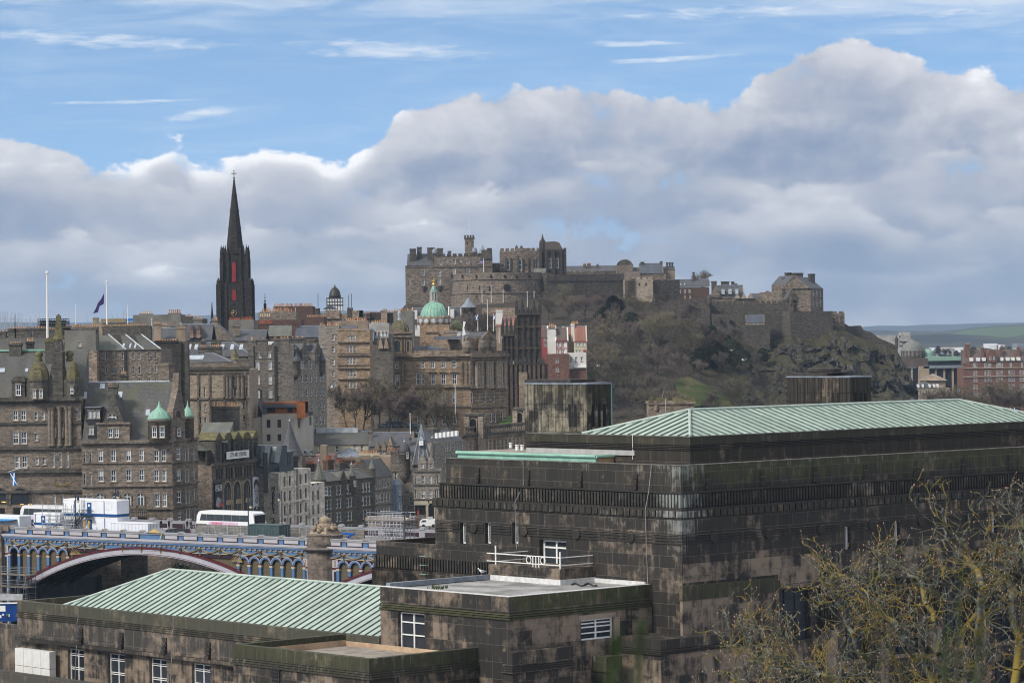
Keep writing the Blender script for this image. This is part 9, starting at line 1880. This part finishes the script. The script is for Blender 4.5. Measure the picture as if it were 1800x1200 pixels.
for i in range(26):px=rr .uniform(1620,1810);y=rr .uniform(613,626);w=rr .uniform(4,14);Y=3200;q=P(px,y,Y);k=Y/FPX;m=MB();m .box(q .x,q .x+w*k,Y,Y+20,44,q .z);m .prism([(q .x-1,q .z),(q .x+w*k+1,q .z),(q .x+w*k/2,q .z+2*k*rr .random()+1)][::-1],Y-.5,Y+20,'y');o=tag(m .build('distant_building',[M_renl,M_crm,M_rendt,M['slate_blue']][i%4]),'small pale building in the hazy suburb before the far hills','building','pale buildings of the far suburb')
Y=3600;k=Y/FPX;m=MB();q=P(1620,612,Y);m .box(q .x,P(1700,612,Y).x,Y,Y+30,44,P(1650,611,Y).z);tag(m .build('long_white_shed',plain('shed_white',(.75,.75,.75),.4)),'very long low white shed below the far hills right of the dome','shed')
for px,w,y,lb in((1736,18,604,'taller white hazy block above the red hotel roof'),(1752,14,606,'wide white hazy block right of the taller one'),(1787,22,604,'grey hazy block at the right edge above the red hotel')):m=MB();q=P(px,y,3300);m .box(q .x,q .x+w*3300/FPX,3300,3330,44,q .z);[m .box(q .x+j*1.6,q .x+j*1.6+.5,3299.5,3300,q .z-6,q .z-1)for j in range(1,int(w*.35))];tag(m .build('distant_block',M['shed_white']if px<1780 else M_lead),lb,'building')
def tree_mesh(seed,H=14,spread=.55,dens=1.0,kind_='round'):
 rr=random .Random(seed);tk=MB();cw=MB()
 def grow(p,d,L,r_,lev):
  steps=3;pts=[p]
  for i in range(steps):
   d=(d+Vector((rr .gauss(0,.16),rr .gauss(0,.16),rr .gauss(.05,.1)))).normalized();pts .append(pts[-1]+d*(L/steps))
  for i,(a,b_)in enumerate(zip(pts,pts[1:])):
   (tk if lev<2 else cw).tube(a,b_,r_*(1-.25*i),r_*(1-.25*(i+1)),5 if lev<2 else 3,False)
  if lev>=4:
   for q in pts[1:]:
    for k in range(int(5*dens)):
     e=(d+Vector((rr .gauss(0,.6),rr .gauss(0,.6),rr .gauss(.1,.5)))).normalized()*rr .uniform(.5,1.2);s_=e .orthogonal().normalized()*.042;cw .add([q-s_,q+s_,q+e],((0,1,2),))
   return
  for k in range((5,4,4,3)[lev]):
   q=pts[rr .choice((1,2,3,3))]if lev else pts[rr .choice((2,3,3))];az_=rr .uniform(0,6.28);tl=rr .uniform(.35,.95)*spread*1.5
   u=d .orthogonal().normalized();v=d .cross(u);e=(d*math .cos(tl)+(u*math .cos(az_)+v*math .sin(az_))*math .sin(tl)).normalized();e .z=max(e .z,-.1);grow(q,e .normalized(),L*rr .uniform(.58,.8),r_*.55,lev+1)
 grow(Vector((0,0,-1)),UPZ,H*.33,H*.020,0);return tk,cw
def treemat(name,a,b_):
 m,nt,b=newmat(name);oi=nt .nodes .new('ShaderNodeObjectInfo');link(nt,mixc(nt,S(nt,oi .outputs['Random']),a,b_),b .inputs['Base Color']);b .inputs['Roughness'].default_value=.95;b .inputs['Specular IOR Level'].default_value=.05;return m
M_tw=[treemat('twig_brown',(.118,.097,.078),(.162,.132,.105)),treemat('twig_purple',(.112,.087,.078),(.148,.116,.104)),treemat('twig_olive',(.128,.112,.072),(.175,.15,.10))];M_bark=treemat('bark_grey',(.06,.052,.044),(.10,.088,.075));M_eve=treemat('evergreen',(.024,.030,.017),(.040,.046,.026))
protos=[]
TL=[('bare brown tree on the wooded slope under the castle','bare trees on the castle slope'),('bare purplish tree on the wooded slope under the castle','purplish bare trees on the castle slope'),('bare olive tinted tree on the wooded slope under the castle','olive bare trees on the castle slope')]
for i in range(6):
 tk,cw=tree_mesh(40+i,14,.5+.05*(i%3),1.15);r_=thing('bare_tree',TL[i%3][0],'tree',(0,0,0),TL[i%3][1]);tk .build('trunk',M_bark,r_);cw .build('crown',M_tw[i%3],r_);protos .append(r_)
def ever():
 rr=random .Random(77);cw=MB();tk=MB();tk .tube((0,0,-1),(0,0,7),.3,.1,6)
 for k in range(2600):
  a=rr .uniform(0,6.28);z=rr .uniform(1,10);rad=4.2*math .sin(min(1,(z+.5)/10.5)*math .pi)**.6*rr .uniform(.45,1)*(1+.3*math .sin(a*3+z));q=Vector((rad*math .cos(a),rad*math .sin(a),z));u=Vector((rr .gauss(0,1),rr .gauss(0,1),rr .gauss(0,1))).normalized()*.42;v=u .orthogonal().normalized()*.25;cw .add([q-u,q+v,q+u,q-v],((0,1,2,3),))
 r_=thing('evergreen_tree','dark green ivy clad tree on the castle slope','tree',(0,0,0),'dark evergreens on the castle slope');tk .build('trunk',M_bark,r_);cw .build('crown',M_eve,r_);return r_
pe_=ever();used=set()
def put(pr,loc,sc,rz,label=None,group=None):
 if pr .name not in used:used .add(pr .name);pr .location=loc;pr .rotation_euler=(0,0,rz);pr .scale=(sc,)*3;pr['label']=label or pr['label'];pr['group']=group or pr['group'];return pr
 return dup(pr,loc,rz,sc,label,group)
rr=random .Random(31)
LIM=[(950,530),(1030,520),(1100,530),(1160,545),(1240,575),(1330,610),(1420,650),(1500,690)]
cnt=0
for row,y in enumerate((545,562,580,600,620,640,662,685,708,732)):
 px=958+rr .uniform(0,20)
 while px<1460:
  yy=y+rr .uniform(-6,6)
  if yy>interp(LIM,px)+8 and not(1195<px<1285 and 668<yy<730)and(px<1260 or rr .random()<.5)and not(px<1035 and yy<655 and yy>575):
   put(protos[rr .randrange(6)],slope_at(px,yy),rr .uniform(.62,1.02)*(.75 if px>1300 else 1),rr .uniform(0,6.28));cnt+=1
  px+=rr .uniform(24,40)
for px,y,s_ in((1245,640,1.0),(1262,650,1.1),(1285,645,1.0),(1300,660,.9),(1232,655,.9),(1275,622,.8),(1080,560,.9),(1060,575,.8),(1110,585,.8),(1255,605,.7),(1340,640,.6)):put(pe_,slope_at(px,y),s_,rr .uniform(0,6))
for px,y,s_ in((1148,622,1.45),(1162,615,1.3)):put(protos[2],slope_at(px,y),s_,1,'large round crowned bare olive tree standing out on the slope below the barracks','large round trees below the barracks')
for i,(px,y,Y,s_)in enumerate(((610,742,690,.72),(640,752,688,.85),(668,756,694,.95),(700,756,690,.72),(724,758,688,.82),(748,758,695,.86),(770,760,690,.70),(655,740,700,.8),(790,762,694,.5),(625,748,684,.7),(684,752,684,.7),(712,756,698,.7),(598,735,705,.6))):put(protos[i%3],P(px,y+3,Y),s_*1.15,i*1.3,'bare brown tree standing in front of the domed bank','bare trees before the domed bank')
for i,(px,y,Y,s_)in enumerate(((770,590,1120,.8),(795,596,1110,.9),(822,600,1090,1.1),(842,602,1080,1.15),(862,596,1100,1.0),(880,590,1110,.9),(835,590,1120,1.0))):put(protos[(i*2)%6],P(px,y+8,Y),s_,i,'bare tree between the green dome and the castle battery','bare trees beneath the battery')
for i in range(22):put(protos[i%6],P(1640+i*8+rr .uniform(-3,3),728+rr .uniform(-8,20),900+rr .uniform(-40,60)),rr .uniform(.55,.85),i,'bare purplish tree in the gardens below the red hotel','bare trees below the red hotel')
put(protos[0],P(1236,520,1285),1.0,2,'lone bare tree rising behind the red brown castle house','lone tree')
for i in range(30):put(pe_ if i%3 else protos[i%6],P(rr .uniform(1615,1800),rr .uniform(618,628),3000),rr .uniform(.35,.7),i,'small dark tree in the hazy suburb before the far hills','trees of the far suburb')
for i,(px,y,w)in enumerate(((735,575,20),(770,571,18),(800,573,22),(840,575,24))):
 b=Bld('steep_roofed_house',['white gabled house beside the green dome','white house with dark roof just above the green dome','dark roofed white house right of the dome lantern','grey cone roofed round house under the battery'][i],'house',px-w/2,px+w/2,1150,zb=80,dep=10)
 if i<3:b .walls(b .z(y-4),M_harl,b .wins([px-3],[y],3,6));b .gable_s(0,b .W,0,10,b .z(y-14),b .z(y-34),M['slate'],M_harl);b .box(b .x(px-8),b .x(px-1),-.2,3,b .z(y-14),b .z(y-30),M_harl,'white_gable')
 else:b .turret(824,13,540,575,C1,M_lead,522,n=12,corbel=False,ball=False)
b=Bld('tan_rock_wall','tan rubble retaining wall under the battery left of the college tower','wall',848,912,1160,zb=80,dep=6);b .walls(b .z(541),M['st_rubble']);b .box(b .x(880),b .x(912),-6,0,80,b .z(553),M['st_warm'],'lower_wall')
for i,px in enumerate((847.5,863.5,884.5)):pole(['leftmost','middle','rightmost'][i]+' of three thin pale poles before the castle battery',px,(511,502,510)[i],532,1180,.13)
b=Bld('orange_house','orange brown house with red tiled roof left of the dark college tower','house',872,910,1000,zb=70,dep=10);b .walls(b .z(572),M_rendt,b .wins([900],[577],3,6));b .gable_s(0,b .W,0,10,b .z(572),b .z(558),M['tile_red'],M_rendt);b .chimney(872,884,545,575,1,1,2,M_harl,None,3)
for i,(px,y,mt)in enumerate(((608,716,'bus_white'),(614,719,'car_black'),(628,714,'hoarding_grey'))):q=P(px,y,735);car(['white car parked under the trees by the bank','black car beside the white one under the trees','grey car parked right of the white one'][i],0,0,0,4.2,M[mt],Matrix .Translation(q))
M_gw=M['gull_white']
for px,y,Y,s_,lb in((585,681,500,1.5,'white gull flying before the grey tenement'),(1307,633,500,1.2,'white gull flying over the castle slope'),(1286,616,600,1,'tiny white gull high over the crag'),(1051,643,600,1,'tiny white gull over the trees near the red houses')):
 g=thing('seagull',lb,'seagull',P(px,y,Y));T=Matrix .Translation(P(px,y,Y))@Matrix .Rotation(.6,4,'Z')@Matrix .Scale(s_,4);m=MB(T);m .smooth=True;m .tube((-.28,0,0),(.05,0,.02),.02,.09,8);m .tube((.05,0,.02),(.3,0,.03),.09,.03,8);m .build('body',M_gw,g)
 for sd_ in(-1,1):m=MB(T);m .add([(-.1,sd_*.05,.03),(.13,sd_*.05,.04),(.16,sd_*.4,.26),(.0,sd_*.72,.16),(-.06,sd_*.4,.22),(-.1,sd_*.05,.05),(.13,sd_*.05,.06),(.16,sd_*.4,.28),(.0,sd_*.72,.17),(-.06,sd_*.4,.24)],((0,1,2,4),(4,2,3),(9,7,6,5),(8,7,9),(0,5,6,1),(1,6,7,2),(2,7,8,3)));m .build('wing',M['gull_grey'],g)
def lich():
 m,nt,b=newmat('lichen_bark');pos=nt .nodes .new('ShaderNodeNewGeometry').outputs['Position'];f=noise(nt,pos,9,4,.65);g=noise(nt,pos,5,4,.6);h=noise(nt,pos,2.2,3,.6)
 c=mixc(nt,f .step(.42,.6),(.040,.034,.026),(.155,.165,.135));c=mixc(nt,g .step(.48,.60)*.8,c,(.095,.095,.03));c=mixc(nt,h .step(.50,.58)*.85,c,(.20,.14,.02));link(nt,c,b .inputs['Base Color']);b .inputs['Roughness'].default_value=.95;bump(nt,b,f+g,.01,.8);return m
YT=40.0;rr=random .Random(9);nt_=thing('lichened_tree','near bare tree crusted with yellow and grey lichen filling the lower right corner','tree',P(1650,1500,YT));limb=MB();tw=MB();bud=MB();limb .smooth=True
def branch(p,d,L,r_,lev,gx=0.0):
 n=max(4,int(L/.16));q=p;st=L/n
 for i in range(n):
  d=(d+Vector((rr .gauss(0,.20+.07*lev),rr .gauss(0,.20),rr .gauss(.02,.20+.07*lev)))).normalized();e=q+d*st;ra,rb=r_*(1-.7*i/n),r_*(1-.7*(i+1)/n);(limb if lev<1 else tw).tube(q,e,ra,rb,7 if lev<1 else 4,False);
  if lev<3 and i>0 and rr .random()<(.85,.85,.6)[lev]:
   for k in range(1 if lev else 2):
    a=rr .uniform(0,6.28);u=d .orthogonal().normalized();v=d .cross(u);tl=rr .uniform(.5,1.2);nd=(d*math .cos(tl)+(u*math .cos(a)+v*math .sin(a))*math .sin(tl)+Vector((0,0,.25))).normalized();branch(e,nd,(.9,.34,.17)[lev]*rr .uniform(.45,1.1),max(.0072,rb*(.5 if lev==0 else .62)),lev+1)
  q=e
 if lev>=1 and rr .random()<.4:bud .ball(q,.007+.003*rr .random(),5,1.6)
k=YT/FPX
for pts,r_ in((((1670,1300),(1630,1160),(1580,1090),(1530,1050),(1515,1020)),.055),(((1600,1290),(1480,1190),(1420,1165),(1340,1140)),.050),(((1700,1320),(1720,1150),(1725,1020),(1700,960),(1660,905)),.065),(((1760,1320),(1790,1120),(1770,1000),(1740,920)),.06),(((1560,1300),(1530,1180),(1500,1100),(1470,1040),(1462,1000)),.045),(((1600,1300),(1585,1180),(1560,1120),(1540,1000),(1545,975)),.042),(((1500,1290),(1430,1220),(1380,1150),(1320,1105),(1285,1118)),.038),(((1800,1300),(1830,1100),(1800,960),(1795,890)),.05),(((1690,1300),(1660,1200),(1640,1080),(1620,1010),(1570,975)),.05),(((1740,1300),(1700,1200),(1690,1100),(1750,1010),(1790,940)),.045),(((1440,1260),(1390,1215),(1330,1190),(1290,1180)),.03)):
 w=[P(x,y+14,YT+rr .uniform(-1.2,1.2))for x,y in pts];q=w[0];nn_=len(w)-1
 for i in range(nn_):
  a,b_=w[i],w[i+1];m_=5;prev=a
  for j in range(1,m_+1):
   f=j/m_;c_=a .lerp(b_,f)+(Vector((rr .gauss(0,.03),rr .gauss(0,.05),rr .gauss(0,.03)))if j<m_ else Vector());g=(i+f)/nn_;limb .tube(prev,c_,r_*(1.05-.72*(g-1/m_/nn_)),r_*(1.05-.72*g),8,False)
   if rr .random()<.95 and i>0 or(i==0 and j>2):
    for q_ in range(3):d=(c_-prev).normalized();u=Vector((rr .gauss(0,1),rr .gauss(0,.7),rr .gauss(.25,.8))).normalized();branch(c_,(d*.45+u).normalized(),rr .uniform(.22,.6),r_*(1-.7*g)*.30,1)
   prev=c_
 branch(w[-1],(w[-1]-w[-2]).normalized(),.3,r_*.3,1)
Ml=lich();limb .build('limb',Ml,nt_);tw .build('twigs',Ml,nt_,kind='stuff');bud .build('buds',plain('bud_pink',(.34,.20,.13),.8,var=.25,scale=30),nt_,kind='stuff')
M_sp2=plain('sprig_green',(.055,.090,.022),.8,var=.5,scale=12)
for i,(px,yt,Y,h,lb)in enumerate(((1085,1130,3.6,150,'blurred green conifer tip at the bottom centre, left of its pair'),(1128,1120,3.7,170,'shorter blurred green conifer tip just right of the bottom centre one'),(1690,1010,5.2,320,'tall blurred green conifer shoot rising before the lichened tree'),(1665,1120,5,200,'low blurred green conifer shoot left of the tall one'),(1722,1130,5.1,180,'low blurred green conifer shoot right of the tall one'))):
 g=thing('conifer_sprig',lb,'conifer shoot',P(px,yt+h,Y));st=MB();nd=MB();a,b_=P(px-18,yt+h+40,Y),P(px,yt,Y);st .tube(a,b_,.004,.001,6);rr2=random .Random(i+3)
 for j in range(110):
  f=rr2 .random()**.8;q=a .lerp(b_,f);L=.006+.020*(1-f);e=Vector((rr2 .gauss(0,1),rr2 .gauss(0,1),0)).normalized()*L+UPZ*rr2 .uniform(.01,.045);s_=e .orthogonal().normalized()*.0013;nd .add([q-s_,q+s_,q+e],((0,1,2),))
 st .build('stem',M_bark,g);nd .build('needles',M_sp2,g)
hz=MB();hz .box(-7000,7000,-60,17500,38.5,420);ho=hz .build('haze',[]);hm_=bpy .data .materials .new('haze_air');hm_ .use_nodes=True;hn=hm_ .node_tree;hn .nodes .clear();out=hn .nodes .new('ShaderNodeOutputMaterial');pv=hn .nodes .new('ShaderNodeVolumePrincipled');pv .inputs['Color'].default_value=(.60,.78,1.0,1);pv .inputs['Density'].default_value=5.5e-5;pv .inputs['Anisotropy'].default_value=.2;hn .links .new(pv .outputs[0],out .inputs['Volume']);ho .data .materials .append(hm_);kind(ho,'stuff')
